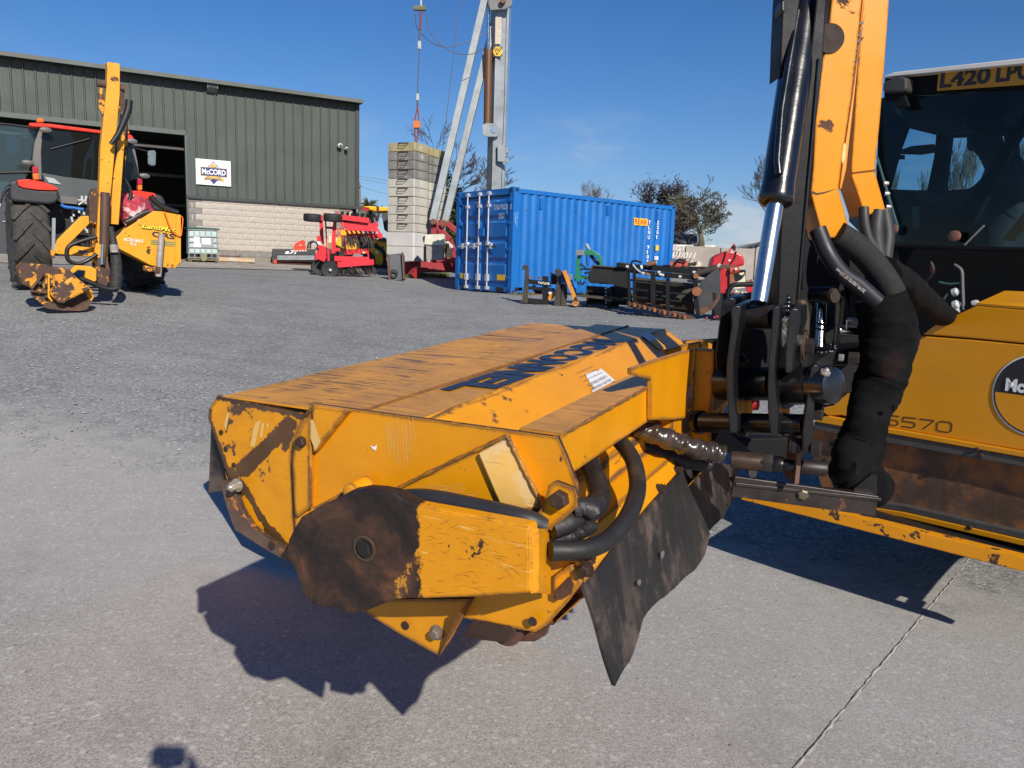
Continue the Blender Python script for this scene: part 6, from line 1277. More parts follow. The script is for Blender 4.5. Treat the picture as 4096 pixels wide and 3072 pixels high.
mb = MB(); mb.lathe(c + Hh * .0015, -Hh, [(0, .0195), (.0016, .0195)], 24); mb.build('recess', soot, guard_); mb = MB(); mb.lathe(c - Hh * .0, -Hh, [(0, .0165), (.005, .0165), (.007, .014)], 6); mb.build('hex_head', mat('hex_black', (.02, .018, .018), .4, .3), guard_)
HF4.slab('drive_housing', z3([(700, 735), (880, 705), (1000, 740), (1690, 870), (1700, 1100), (1000, 1105), (800, 1170), (600, 1100), (540, 900)]), -.099, .10, rusty, head, bevel=.01)
# bracket that carries the guard, big rusty bolt
eslab('guard_bracket', z3([(1690, 772), (1742, 735), (1778, 690), (1800, 620), (1812, 575), (1838, 556), (1856, 552), (1952, 588), (1965, 640), (1958, 690), (1926, 722), (1880, 760), (1836, 792), (1830, 812), (1760, 798), (1700, 785)]), -.050, .008, hyw, head, bevel=.0015)
hexbolt(1880, 642, -.051, .0165, .018, boltm, washer=False)
# flexible hoses of the head
hose('guard_pipe', [HF4.W(*p, y) for p, y in zip(z3([(960, 665), (1050, 645), (1150, 640), (1250, 652), (1400, 682), (1560, 716), (1700, 752), (1790, 790)]), (-.06, -.07, -.072, -.072, -.072, -.072, -.066, -.05))], .0175, mat('pipe_dark', (.022, .022, .025), .5, var=.3, scale=10, blotch=((.10, .05, .035), 9, .6, .75)), head, n=16)
def wh(nm, pts, Ys, r, m, n=16, sub=8, zz=z5, par=None, **k): return hose(nm, [at(x, y, Y) for (x, y), Y in zip(zz(pts), Ys)], r, m, par or head, n=n, sub=sub, **k)
wh('hydraulic_hose', [(-480, 1255), (-340, 1300), (-200, 1345), (60, 1420) , (330, 1450), (560, 1480), (690, 1380), (700, 1180), (640, 1010), (540, 870), (430, 760), (330, 690)], (1.40, 1.40, 1.42, 1.44, 1.47, 1.50, 1.53, 1.56, 1.59, 1.62, 1.66, 1.70), .0215, hosem) if 0 else None
wh('hydraulic_hose', [(2200, 2203), (2333, 2198), (2430, 2160), (2500, 2085), (2540, 2000), (2550, 1930), (2535, 1850), (2500, 1790), (2450, 1735), (2395, 1680)], (1.25, 1.27, 1.31, 1.36, 1.42, 1.48, 1.54, 1.60, 1.66, 1.70), .0172, hosem, zz=lambda q: q)
def crumple(o, amp, seed=1, fold=0, freq=9):
    rn = random.Random(seed); me = o.data; ns = {}
    for v in me.vertices:
        v.co += Vector((rn.uniform(-1, 1), rn.uniform(-1, 1), rn.uniform(-1, 1))) * amp
sl = wh('sleeved_hose', [(2205, 2118), (2280, 2085), (2345, 2050), (2385, 2018), (2398, 1985), (2388, 1935), (2370, 1885), (2350, 1830), (2325, 1770)], (1.27, 1.29, 1.33, 1.37, 1.41, 1.46, 1.51, 1.56, 1.60), [.018, .020, .022, .022, .021, .021, .021, .020, .020], hosem, zz=lambda q: q, sub=10); crumple(sl, .0010, 3)
for pts, r in (([(1790, 880), (1900, 850), (1990, 810), (2050, 760)], .014), ([(1950, 700), (2010, 690), (2060, 720)], .017)):
    t_ = wh('torn_wrap', pts, (1.29,) * len(pts), r, mat('wrap_dark', (.02, .019, .02), .5, var=.5, scale=20, bump=.8, bscale=50), zz=z3, sub=7); crumple(t_, .0016, 8)
# ---- rubber flaps
def flapmesh(nm, top, bot, m, n=26, rows=18, wav=.006, seed=2, th=.007, lean=0.0):
    rn = random.Random(seed); mb = MB(); tp = []; 
    def res(poly, k): 
        L_ = [0]; 
        for a, b in zip(poly[:-1], poly[1:]): L_.append(L_[-1] + (b - a).length)
        out = []
        for i in range(k):
            s_ = L_[-1] * i / (k - 1); j = max(q for q in range(len(L_)) if L_[q] <= s_ + 1e-9); j = min(j, len(poly) - 2); f = (s_ - L_[j]) / max(1e-9, L_[j + 1] - L_[j]); out.append(poly[j].lerp(poly[j + 1], f))
        return out
    T_, B_ = res(top, n), res(bot, n); vs = []
    for r in range(rows + 1):
        f = r / rows
        for i in range(n):
            p = T_[i].lerp(B_[i], f); s_ = i / (n - 1)
            p = p + Hu * (lean * math.sin(f * 1.6) + wav * f * math.sin(s_ * 7 + seed) + .35 * wav * math.sin(f * 6 + s_ * 3)); 
            if r == rows and 0 < i < n - 1: p = p + Hw * rn.uniform(-.004, .004)
            vs.append(p)
    N = len(vs); vs2 = [v - Hu * th for v in vs]; mb.v = vs + vs2
    for r in range(rows):
        for i in range(n - 1):
            a = r * n + i; mb.f.append([a, a + 1, a + n + 1, a + n][::-1]); mb.f.append([N + a, N + a + 1, N + a + n + 1, N + a + n])
    for i in range(n - 1):
        a = rows * n + i; mb.f.append([a, a + 1, N + a + 1, N + a][::-1]); mb.f.append([i, i + 1, N + i + 1, N + i])
    for r in range(rows):
        for e in (0, n - 1): a = r * n + e; q = [a, a + n, N + a + n, N + a]; mb.f.append(q if e == 0 else q[::-1])
    return mb.build(nm, m, head, smooth=60)
PN = (Hu * .212 + Hw * .052).normalized(); PO = HM @ V(.300, 0, .226)
fp = lambda x, y: onplane(*z7([(x, y)])[0], PO, PN)
flapmesh('rubber_flap', [fp(150, 838), fp(300, 655), fp(450, 478), fp(598, 318)], [fp(282, 1287), fp(345, 1190), fp(405, 1075), fp(418, 1010), fp(445, 960), fp(560, 850), fp(640, 765), fp(690, 682), fp(716, 600)], rub, lean=.0)
PO2 = HM @ V(.262, 0, .226); fp2 = lambda x, y: onplane(*z7([(x, y)])[0], PO2, PN)
flapmesh('rubber_flap', [fp2(560, 300), fp2(700, 270), fp2(850, 300)], [fp2(690, 640), fp2(740, 560), fp2(800, 490), fp2(852, 432)], rub, seed=5, n=16, rows=12)
fm = mat('flap_white', (.12, .11, .11), .8)
for pts in ([(379, 808), (391, 804), (393, 822), (385, 834), (378, 824)], [(484, 682), (497, 674), (500, 688), (489, 716), (484, 702)]):
    mb = MB(); mb.plate([fp(*p) + Hu * .0085 for p in pts], .001); mb.build('paint_splash', fm, head)
P = [HF4.W(*p, .045) for p in z3([(58, 262), (45, 610), (55, 614), (102, 604), (100, 590), (162, 522), (150, 480), (90, 330)])]
mb = MB(); mb.prism(P, Hh * .01); mb.build('rubber_flap', rub, head)
# ================================================================ REACH ARM WITH ITS HYDRAULICS
arm = thing('hydraulic_arm', 'black hydraulic reach arm with yellow hose guards rising above the cutter head', 'hydraulic arm', HM @ V(.45, .8, .4))
def Yp(py, off=0.0): return 1.88 + (1199 - py) * .00018 + off
def A1(x, y, off=0.0): p = z1([(x, y)])[0]; return at(p[0], p[1], Yp(p[1], off))
def A0(x, y, off=0.0): p = z1([(x, y)])[0]; return at(p[0], p[1], 1.99 + off)
def aslab(nm, pts, off, t, m, par=arm, **k): mb = MB(); mb.prism([A0(x, y, off) for x, y in pts], V(0, t, 0)); return mb.build(nm, m, par, **k)
gb = mat('gloss_black', (.005, .005, .006), .26, var=.2, scale=4, coat=.5, bump=.05, bscale=18)
abx = mat('arm_box_black', (.006, .006, .007), .5, var=.3, scale=5, spec=.25, bump=.05, bscale=20)
mb = MB(); a, b = A1(552, -60), A1(388, 1018); mb.tube([a, a.lerp(b, .5), b], .0405, 28); mb.build('ram_body', gb, arm, smooth=50)
a2 = A1(389, 990); mb = MB(); d = (b - A1(552, -60)).normalized(); mb.lathe(b - d * .03, d, [(0, .0415), (.022, .0425), (.034, .0425), (.040, .039), (.046, .026)], 28); mb.build('ram_gland', gb, arm, smooth=40)
hc_ = mat('hard_chrome', (.66, .65, .64), .24, 1.0, var=.03)
mb = MB(); mb.tube([b, A1(302, 1545)], .0208, 28); mb.build('ram_rod', hc_, arm, smooth=50)
mb = MB(); mb.tube([A1(498, 60, -.045), A1(415, 560, -.045), A1(395, 820, -.05), A1(402, 890, -.05)], .010, 8); mb.build('ram_pipe', gb, arm, smooth=50)
aslab('arm_box', [(600, -60), (650, -60), (628, 330), (602, 560), (572, 800), (545, 1090), (520, 1330), (500, 1560), (395, 1560), (415, 1100), (500, 600), (560, 300)], .03, .09, abx, bevel=.004)
aslab('arm_box', [(425, -60), (520, -60), (470, 300), (405, 400), (412, 200)], .03, .08, abx, bevel=.004)
aslab('clevis', [(416, 6), (436, -10), (436, 60), (424, 62), (414, 50)], -.02, .05, hmetal, bevel=.004)
ay = mat('arm_yellow', (.68, .255, .002), .36, var=.07, scale=4, edge=.012, dirt=.30, dirtcol=(.46, .165, .004), chip=.14, chipscale=10, chipcol=(.1, .05, .03), coat=.0, scratch=.15, spec=.3)
aslab('inner_guard', [(648, 60), (668, -60), (700, -60), (640, 280), (602, 560), (555, 960), (530, 1065), (524, 1060), (545, 860), (585, 600)], .10, .05, ay)
G1 = [(680, -60), (834, -60), (800, 260), (772, 500), (730, 780), (708, 962), (772, 1196), (700, 1212), (628, 1220), (598, 1110), (565, 985), (578, 860), (590, 600), (625, 300), (642, 262)]
g1 = aslab('hose_guard', G1, .06, .10, ay, bevel=.003)
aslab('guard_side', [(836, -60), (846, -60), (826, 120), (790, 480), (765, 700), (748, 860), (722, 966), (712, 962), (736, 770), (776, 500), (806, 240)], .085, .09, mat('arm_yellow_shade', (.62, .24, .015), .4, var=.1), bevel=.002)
c = A0(668, 192, .052); mb = MB(); mb.cyl(c + V(0, .004, 0), c + V(0, .016, 0), .036, 28); mb.build('guard_hole', soot, g1)
mb = MB()
for q in (((566, 972), (600, 985), (640, 978), (700, 962), (640, 985), (600, 994), (566, 985)),): mb.add([A0(x, y, .0585) for x, y in q], [list(range(7))])
mb.build('crack_rust', boltm, g1)
text('lettering', 'McCONNEL', A0(742, 700, .083), A0(800, 330, .083) - A0(742, 700, .083), V(-1, 0, 0), .012, inkm, g1, w=.30, ext=.003)
aslab('badge', [(737, 728), (746, 740), (742, 800), (730, 838), (724, 820), (728, 760)], .079, .004, mat('badge_cream', (.5, .48, .2), .5), bevel=0)
G2 = [(838, -60), (970, -60), (962, 60), (937, 400), (915, 660), (893, 872), (948, 1070), (900, 1084), (842, 1106), (808, 1000), (774, 902), (772, 860), (788, 620), (800, 420), (818, 160)]
g2 = aslab('hose_guard', G2, .20, .10, ay, bevel=.003)
mb = MB(); a = A0(775, 882, .198); b = A0(893, 868, .198); mb.tube([a, b], .0022, 6); mb.build('weld_line', mat('weld_dark', (.25, .09, .01), .6), g2)
for p in ((940, 936), (945, 988), (952, 1056)): c = A0(*p, .27); mb = MB(); mb.lathe(c, V(1, -.3, 0), [(0, .007), (.010, .006), (.013, .003)], 10); mb.build('bolt', boltz, g2, smooth=40)
mb = MB(); mb.tube([A0(606, 300, .028), A0(572, 700, .028), (A0(545, 1000, .028)), A0(500, 1545, .028)], .0045, 8); mb.build('glint_tube', gb, arm, smooth=60)  # gloss black tube added along the arm box to catch a sun glint
# hoses below the guards
def ah(nm, pts, offs, r, m, n=16, sub=8, zz=z1, **k):
    P = [at(x, y, Yp(y, o)) for (x, y), o in zip(zz(pts), offs)]; return hose(nm, P, r, m, arm, n=n, sub=sub, **k)
foam = mat('foam_hose', (.012, .012, .0125), .85, var=.15, scale=20, bump=.4, bscale=90)
ah('foam_sleeve', [(700, 1195), (770, 1240), (850, 1310), (930, 1410), (985, 1510), (1000, 1600)], (.12, .13, .15, .16, .17, .18), .034, foam)
hn = ah('printed_hose', [(600, 1170), (650, 1290), (720, 1390), (810, 1455), (905, 1540)], (.10, .10, .11, .12, .13), .0215, mat('hose_violet_black', (.010, .009, .016), .5, var=.3, scale=8))
a, b = A1(706, 1362, .07), A1(852, 1478, .07); text('print', '28.0 MPa (4000 PSI) 5/8" (15.9 mm)', b + V(0, -.0, .0), a - b, V(-.6, 0, -.8), .012, mat('print_grey', (.40, .36, .33), .6), hn, w=(a - b).length, ext=.0)
ah('hose', [(835, 1060), (840, 1140), (860, 1220), (900, 1280)], (.25, .25, .25, .25), .014, blackrub); ah('hose', [(905, 1080), (895, 1180), (905, 1290), (935, 1380)], (.26,) * 4, .022, blackrub); ah('hose', [(935, 1075), (955, 1200), (945, 1330), (985, 1410)], (.27,) * 4, .020, blackrub)
slv = mat('sleeve_fabric', (.007, .0068, .0072), .95, var=.4, scale=14, blotch=((.028, .014, .010), 5, .62, .8), bump=.8, bscale=22, spec=.1)
def sleeve(nm, pts, Ys, rs, seed, zz=z2, n=26, sub=12, amp=.0028):
    P = smoothpts([at(x, y, Y) for (x, y), Y in zip(zz(pts), Ys)], sub); mb = MB(); mb.tube(P, rs, n); rn = random.Random(seed); ph = [rn.uniform(0, 6) for _ in range(6)]
    m = len(P)
    for i in range(m):
        for k in range(n):
            v = mb.v[i * n + k]; q = 2 * math.pi * k / n; a = amp * (math.sin(i * .19 + 2 * q + ph[0]) + .6 * math.sin(i * .43 - 3 * q + ph[1]) + .35 * math.sin(i * .9 + q * 2 + ph[2])) + rn.uniform(-.0012, .0012); mb.v[i * n + k] = v + (v - P[i]).normalized() * a
    return mb.build(nm, slv, arm, smooth=70)
sleeve('fabric_sleeve', [(1275, 120), (1300, 220), (1318, 340), (1300, 480), (1268, 600), (1225, 720), (1192, 830), (1165, 940), (1135, 1030), (1120, 1120)], [2.05] * 5 + [2.03, 2.01, 2.0, 1.98, 1.97], [.066, .070, .072, .070, .064, .056, .056, .060, .062, .056], 3)
sleeve('fabric_sleeve', [(1060, 1060), (1110, 1090), (1180, 1130), (1255, 1190)], [1.95, 1.96, 1.98, 2.0], [.045, .055, .060, .05], 9, amp=.003)
sleeve('fabric_sleeve', [(1300, -10), (1370, 20), (1450, 90), (1540, 160), (1640, 240), (1660, 262)], [2.08, 2.35, 2.75, 3.2, 3.75, 4.0], [.042, .044, .048, .052, .055, .055], 5, amp=.003)
# fraying threads
mb = MB(); rn = random.Random(7)
for cx_, cy_, s_ in ((1005, 935, 26), (965, 1035, 22), (1040, 1180, 25), (1345, 735, 14)):
    for i in range(26):
        a = at(*z2([(cx_ + rn.uniform(-6, 14), cy_ + rn.uniform(-14, 14))])[0], 1.94); b = at(*z2([(cx_ + rn.uniform(-s_, s_ * .6), cy_ + rn.uniform(-s_, s_))])[0], 1.93); mb.tube([a, b], .0007, 3)
mb.build('frayed_threads', slv, arm, kind='stuff')
# ---- wrist linkage: side plates stand along h, pins run along u
zz8 = lambda *p: z8([p])[0]
def link(nm, pts, Y, u_t, m=hmetal, depth=.09, bevel=.004):
    """plate seen nearly edge-on: near outline by pixels, going back along the head axis"""
    P = [at(*zz8(x, y), Y) for x, y in pts]; mb = MB(); mb.prism(P, Hh * depth); return mb.build(nm, m, arm, bevel=bevel, smooth=30)
def pin(nm, a, b, Y, r, m=hmetal, yb=None, n=28, **k):
    A_ = at(*zz8(*a), Y); B_ = at(*zz8(*b), Y if yb is None else yb); mb = MB(); mb.cyl(A_, B_, r, n); return mb.build(nm, m, arm, smooth=40, **k)
link('side_link', [(180, 130), (200, 95), (240, 78), (285, 85), (308, 115), (300, 150), (255, 250), (240, 420), (228, 640), (180, 690), (130, 690), (125, 560), (150, 350)], 1.94, .03, depth=.12)
link('side_link', [(250, 165), (285, 142), (345, 150), (335, 300), (305, 480), (285, 640), (282, 760), (290, 900), (305, 1010), (322, 1090), (318, 1190), (290, 1215), (240, 1200), (228, 1000), (215, 850), (218, 640), (238, 460), (262, 300)], 1.84, .03, depth=.17)
link('side_link', [(600, 165), (625, 152), (665, 155), (668, 260), (650, 420), (630, 600), (625, 760), (640, 900), (650, 1000), (655, 1080), (650, 1230), (610, 1240), (580, 1210), (560, 1000), (560, 780), (572, 560), (590, 360)], 1.78, .03, depth=.17)
link('side_link', [(740, 190), (760, 165), (830, 175), (832, 300), (800, 420), (775, 560), (775, 700), (735, 720), (702, 705), (705, 560), (718, 400)], 1.77, .03, depth=.12)
# worn crescent plate with yellow inner face
mb = MB(); P = [at(*zz8(x, y), 1.90) for x, y in ((800, 100), (835, 100), (855, 160), (868, 260), (862, 400), (850, 360), (830, 340), (812, 380), (795, 540), (765, 540), (790, 400), (806, 260))]; mb.prism(P, Hu * .012); mb.build('worn_crescent', mat('crescent', (.03, .02, .012), .5, var=.4, scale=12, blotch=((.5, .22, .04), 9, .60, .66)), arm)
mb = MB(); P = [at(*zz8(x, y), 1.885) for x, y in ((818, 145), (838, 148), (838, 290), (818, 300), (812, 250))]; mb.prism(P, V(0, .002, 0)); mb.build('wear_patch', stk, arm)
pin('cross_pin', (340, 245), (605, 245), 1.93, .028, mat('bush_brown', (.016, .012, .011), .5, var=.3, scale=10), 1.87)
pin('cross_pin', (160, 800), (600, 800), 2.0, .042, yb=1.90)
pin('bearing_tube', (660, 820), (925, 810), 1.865, .0455, hmetal, 1.80); 
a = at(*zz8(940, 808), 1.80); b = at(*zz8(1125, 815), 1.75); ax_ = (b - a).normalized(); mb = MB(); mb.lathe(a, ax_, [(0, .045), ((b - a).length * .75, .045), ((b - a).length * .93, .042), ((b - a).length, .033), ((b - a).length + .002, .02)], 28); tb_ = mb.build('bearing_cap', gb, arm, smooth=35)
for x in (672, 700): c = at(*zz8(x, 840), 1.862); mb = MB(); mb.lathe(c, ax_, [(0, .049), (.008, .049)], 28); mb.build('collar', hmetal, arm, smooth=35)
c = at(*zz8(1038, 712), 1.70); mb = MB(); mb.lathe(c, V(.1, -.5, .85).normalized(), [(0, .011), (.005, .011), (.006, .007), (.011, .006), (.014, .003)], 14); mb.build('grease_cap', boltz, arm, smooth=40)
pin('lower_pin', (20, 1120), (865, 1140), 1.98, .026, yb=1.80); pin('pin_head', (-20, 1115), (18, 1118), 2.0, .031, yb=1.985)
for x in (322, 652): c = at(*zz8(x, 1132), 1.90 if x < 400 else 1.84); mb = MB(); mb.lathe(c, ax_, [(0, .029), (.015, .029)], 24); mb.build('collar', hmetal, arm, smooth=35)
# strap link on the right with bolts
mb = MB(); P = [at(*zz8(x, y), 1.76) for x, y in ((918, 660), (940, 638), (975, 635), (1000, 655), (1000, 700), (975, 760), (950, 990), (942, 1150), (930, 1340), (905, 1375), (870, 1372), (845, 1345), (850, 1180), (875, 1000), (900, 800))]; mb.prism(P, V(.01, .035, 0)); mb.build('strap_link', hmetal, arm, bevel=.005, smooth=30)
def abolt(x, y, Y, r, L, m, ax=None):
    c = at(*zz8(x, y), Y); ax = ax or Hu; mb = MB(); mb.lathe(c, ax, [(0, r), (L, r), (L * 1.1, r * .8)], 6); return mb.build('bolt', m, arm, bevel=.001)
abolt(940, 1030, 1.80, .021, .02, mat('bolt_dark', (.03, .024, .022), .5, .3)); abolt(925, 1335, 1.77, .022, .02, MT['bolt_dark'])
for x, r in ((745, .017), (770, .022), (795, .020), (820, .014)): abolt(x, 1310, 1.80, r, .011, MT['bolt_dark'])
c = at(*zz8(862, 485), 1.84); mb = MB(); mb.lathe(c, Hu, [(0, .034), (.004, .034)], 20); mb.build('washer', mat('washer_worn', (.12, .07, .045), .5, .4), arm); mb = MB(); mb.lathe(c + Hu * .004, Hu, [(0, .020), (.018, .020)], 6); mb.build('bolt', MT['bolt_dark'], arm)
# weld beads on the black steel
rn = random.Random(9)
for p0, p1, Y in (((340, 500), (345, 620), 1.93), ((355, 545), (400, 620), 1.925), ((735, 60), (725, 230), 1.87), ((960, 545), (1120, 530), 1.9), ((1110, 450), (1115, 530), 1.9)):
    A_, B_ = at(*zz8(*p0), Y), at(*zz8(*p1), Y); q = [A_.lerp(B_, i / 14) for i in range(15)]; mb = MB(); mb.tube(q, [rn.uniform(.004, .0085) for _ in q], 8); mb.build('weld_bead', gb, arm, smooth=60)
# second ram behind with its rod, pin and frame
mb = MB(); mb.tube([at(*zz8(1003, 130), 2.12), at(*zz8(990, 500), 2.08)], .0150, 22); mb.build('slew_rod', mat('worn_chrome', (.46, .46, .43), .18, 1.0, var=.15, scale=12), arm, smooth=50)
for y in (300, 345): c = at(*zz8(1000, y), 2.09); mb = MB(); mb.lathe(c, (0.02, 0, 1), [(0, .0158), (.003, .0158)], 20); mb.build('scraper_ring', hmetal, arm)
mb = MB(); mb.cyl(at(*zz8(915, 60), 2.1), at(*zz8(1110, 60), 2.06), .022, 20); mb.build('slew_pin', hmetal, arm, smooth=40); mb = MB(); mb.cyl(at(*zz8(1095, 65), 2.03), at(*zz8(1125, 66), 2.02), .019, 18); mb.build('pin_end', mat('pin_worn', (.09, .07, .05), .4, .5), arm, smooth=40)
link('slew_bracket', [(1120, 90), (1175, 100), (1160, 300), (1130, 520), (1090, 540), (1110, 350)], 2.05, .02); link('slew_bracket', [(900, 90), (930, 90), (900, 500), (870, 500)], 2.2, .02)
link('slew_base', [(900, 520), (1130, 520), (1320, 500), (1320, 640), (900, 660)], 2.12, .02, depth=.15)
mb = MB(); mb.cyl(at(*zz8(1150, 355), 2.1), at(*zz8(1330, 372), 2.1), .012, 14); mb.build('locking_rod', hc_, arm, smooth=40); mb = MB(); mb.tube([at(*zz8(1220, 268), 2.08), at(*zz8(1290, 268), 2.08)], .006, 8); mb.tube([at(*zz8(1218, 268), 2.08), at(*zz8(1212, 345), 2.08)], .0025, 6); mb.build('linch_pin', boltz, arm)
def vslab(nm, pts, Y, t, m): mb = MB(); mb.prism([at(*z1([p])[0], Y) for p in pts], V(0, t, 0)); return mb.build(nm, m, arm, bevel=.004)
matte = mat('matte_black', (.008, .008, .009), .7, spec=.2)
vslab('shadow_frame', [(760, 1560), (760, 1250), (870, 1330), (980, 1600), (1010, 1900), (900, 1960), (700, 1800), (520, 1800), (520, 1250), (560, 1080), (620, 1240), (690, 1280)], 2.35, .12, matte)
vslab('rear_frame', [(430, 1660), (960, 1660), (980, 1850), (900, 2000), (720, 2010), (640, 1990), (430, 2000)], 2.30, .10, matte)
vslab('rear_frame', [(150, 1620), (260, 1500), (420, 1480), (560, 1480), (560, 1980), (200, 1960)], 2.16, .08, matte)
link('shade_backing', [(345, 350), (600, 350), (590, 700), (560, 900), (330, 900), (285, 700)], 2.02, .03, matte)  # matte black sheets added to stand in for shade inside the linkage
link('shade_backing', [(100, 450), (240, 400), (240, 900), (60, 900)], 2.08, .03, matte)
link('shade_backing', [(660, 300), (800, 300), (900, 500), (900, 960), (660, 960)], 2.0, .03, matte)
link('shade_backing', [(60, 1180), (240, 1200), (320, 1260), (560, 1250), (860, 1240), (860, 1420), (500, 1420), (300, 1300), (20, 1270)], 2.05, .03, matte, depth=.05)
abolt(1150, 580, 2.05, .010, .012, boltz); abolt(1230, 585, 2.05, .018, .025, MT['bolt_dark'])
# crossing corrugated sleeve and the fittings below
P = smoothpts([at(x, y, Y) for (x, y), Y in zip(z5([(560, 470), (700, 570), (850, 640), (1010, 700), (1180, 760), (1330, 815), (1500, 850), (1640, 885)]), (1.88, 1.86, 1.85, 1.84, 1.84, 1.83, 1.83, 1.83))], 10)
mb = MB(); n = 24; mb.tube(P, .0245, n); rn = random.Random(4)
for i in range(len(P)):
    for k in range(n):
        v = mb.v[i * n + k]; q = 2 * math.pi * k / n; a = .0026 * math.sin(i * .62 + 1.6 * math.sin(q * 2)) + .0014 * math.sin(i * 2.1 + q * 3) + rn.uniform(-.0008, .0008); mb.v[i * n + k] = v + (v - P[i]).normalized() * a
mb.build('corrugated_sleeve', mat('sleeve_glossy', (.035, .026, .020), .30, var=.4, scale=12, blotch=((.12, .065, .04), 8, .52, .7), coat=.5, bump=.2, bscale=30), arm, smooth=70)
ah('hydraulic_hose', [(480, 700), (650, 750), (800, 810), (960, 880), (1200, 950), (1500, 990)], (.14, .14, .14, .14, .14, .14), .0195, mat('hose_plain', (.016, .016, .019), .6, var=.3, scale=8), zz=z5)
mb = MB(); a = at(*zz8(255, 1425), 1.845); b = at(*zz8(485, 1450), 1.83); mb.lathe(a, b - a, [(0, .0205), (.02, .0215), (.06, .0215), (.08, .0205), ((b - a).length, .0205)], 24); mb.build('ferrule', mat('ferrule', (.07, .045, .032), .4, .5, var=.4, scale=14), arm, smooth=40)
for (x0, x1, r, m_) in ((495, 600, .0235, MT['bolt_dark']), (600, 690, .020, hmetal), (690, 790, .014, hmetal), (830, 1045, .019, mat('pipe_brown', (.016, .011, .009), .5, var=.3))):
    mb = MB(); mb.lathe(at(*zz8(x0, 1450 + (x0 - 485) * .1), 1.83), at(*zz8(x1, 1450 + (x1 - 485) * .1), 1.82) - at(*zz8(x0, 1450 + (x0 - 485) * .1), 1.83), [(0, r * .93), (.004, r), ((x1 - x0) / 2.074 / 1690 - .004, r), ((x1 - x0) / 2.074 / 1690, r * .9)], 6 if r > .022 else 16); mb.build('hose_fitting', m_, arm, smooth=30)
# torn rubber disc edge, plate and red fitting seen behind the pins
mb = MB(); P = [at(*zz8(x, y), 2.0) for x, y in ((160, 1190), (260, 1220), (350, 1290), (430, 1370), (485, 1430), (470, 1560), (430, 1590), (300, 1400), (120, 1300))]; mb.prism(P, V(0, .01, 0)); mb.build('rubber_guard', blackrub, arm)
mb = MB(); P = [at(*zz8(x, y), 2.25) for x, y in ((280, 1000), (380, 930), (400, 1250), (440, 1380), (330, 1300), (180, 1190))]; mb.prism(P, V(0, .01, 0)); mb.build('worn_flap', mat('worn_rubber_brown', (.20, .15, .12), .8, var=.5, scale=10, bump=.5), arm)
mb = MB(); mb.cyl(at(*zz8(395, 955), 2.1), at(*zz8(475, 955), 2.1), .022, 16); mb.build('red_cap', mat('red_cap', (.35, .005, .02), .4), arm, smooth=40)
# bar stand under the linkage: angle-iron with upright blade
mb = MB(); a, b = at(*z2([(455, 1165)])[0], 1.86), at(*z2([(1250, 1275)])[0], 1.86); mb.bar(a, b, .012, .052, up=(0, 0, 1)); mb.build('skid_bar', mat('bar_burnt', (.022, .016, .014), .45, .2, var=.5, scale=12, chip=.3, chipcol=(.12, .045, .02), chipscale=14), arm, bevel=.002)
mb = MB(); a, b = at(*z2([(455, 1140)])[0], 1.88), at(*z2([(1250, 1225)])[0], 1.88); mb.bar(a, b, .06, .008, up=(0, 0, 1)); mb.build('skid_bar_flange', MT['bar_burnt'], arm, bevel=.001)
mb = MB(); P = [at(*zz8(x, y), 1.80) for x, y in ((815, 1270), (838, 1265), (835, 1480), (820, 1630), (785, 1632), (800, 1480))]; mb.prism(P, V(0, .07, 0)); mb.build('upright_blade', mat('blade_rust', (.15, .08, .06), .5, .3, var=.3, scale=10), arm)
c = at(*z2([(842, 1210)])[0], 1.855); mb = MB(); mb.lathe(c, V(-.1, -1, -.1), [(0, .014), (.010, .014), (.012, .010)], 6); mb.build('bolt', mat('bolt_yellowed', (.14, .12, .08), .5, .5), arm)
mb = MB(); P = [at(*z2([(x, y)])[0], 1.9) for x, y in ((1225, 1100), (1255, 1110), (1252, 1345), (1170, 1330), (1130, 1305), (1130, 1180))]; mb.prism(P, V(0, .06, 0)); mb.build('bar_end_guard', hmetal, arm)
# ================================================================ RIGHT TRACTOR AND THE CUTTER'S YELLOW BODY
def lane(px0, Y0, px1, Y1, py0=1600, py1=1600):
    a = at(px0, py0, Y0); b = at(px1, py1, Y1); return V(a.x, a.y, 0), V(b.x - a.x, b.y - a.y, 0).normalized()
PA, PD = lane(4096, 3.30, 3400, 3.95); PNr = V(-PD.y, PD.x, 0)      # cowl plane: through A along D
if PNr.y > 0: PNr = -PNr
def cpt(px, py, off=0.0): return onplane(px, py, PA + PNr * off, PNr)
cz = lambda x, y, off=0.0: cpt(*z2([(x, y)])[0], off)
def cs(nm, pts, off, t, m, par, **k): mb = MB(); mb.prism([cz(x, y, off) for x, y in pts], -PNr * t); return mb.build(nm, m, par, **k)
XR = 2500      # how far the body runs on to the right, past the frame
def ex(x0, y0, x1, y1, x): return y0 + (y1 - y0) * (x - x0) / (x1 - x0)
body = thing('cutter_power_unit', 'yellow 5570 power unit body with black and yellow badge and rusty side panel', 'machine body', V(PA.x + PD.x * .3, PA.y + PD.y * .3, .3))
cy = mat('cowl_yellow', (.70, .29, .004), .36, var=.06, scale=3, dirt=.28, dirtcol=(.50, .21, .015), coat=.15, chip=.03, chipscale=8, edge=.004, scratch=.1)
cs('top_cowl', [(1505, 328), (1580, 272), (1805, 168), (2068, 190), (XR, 225), (XR, 412), (2068, 378), (1800, 352)], .0, .5, cy, body, bevel=.006)
mb = MB(); lc = cz(1960, 98, -.40); q = [cz(1805, 168), cz(XR, 225), lc - PD * 1.1, lc]; mb.plate(q, .01); mb.build('top_cowl_lid', cy, body)
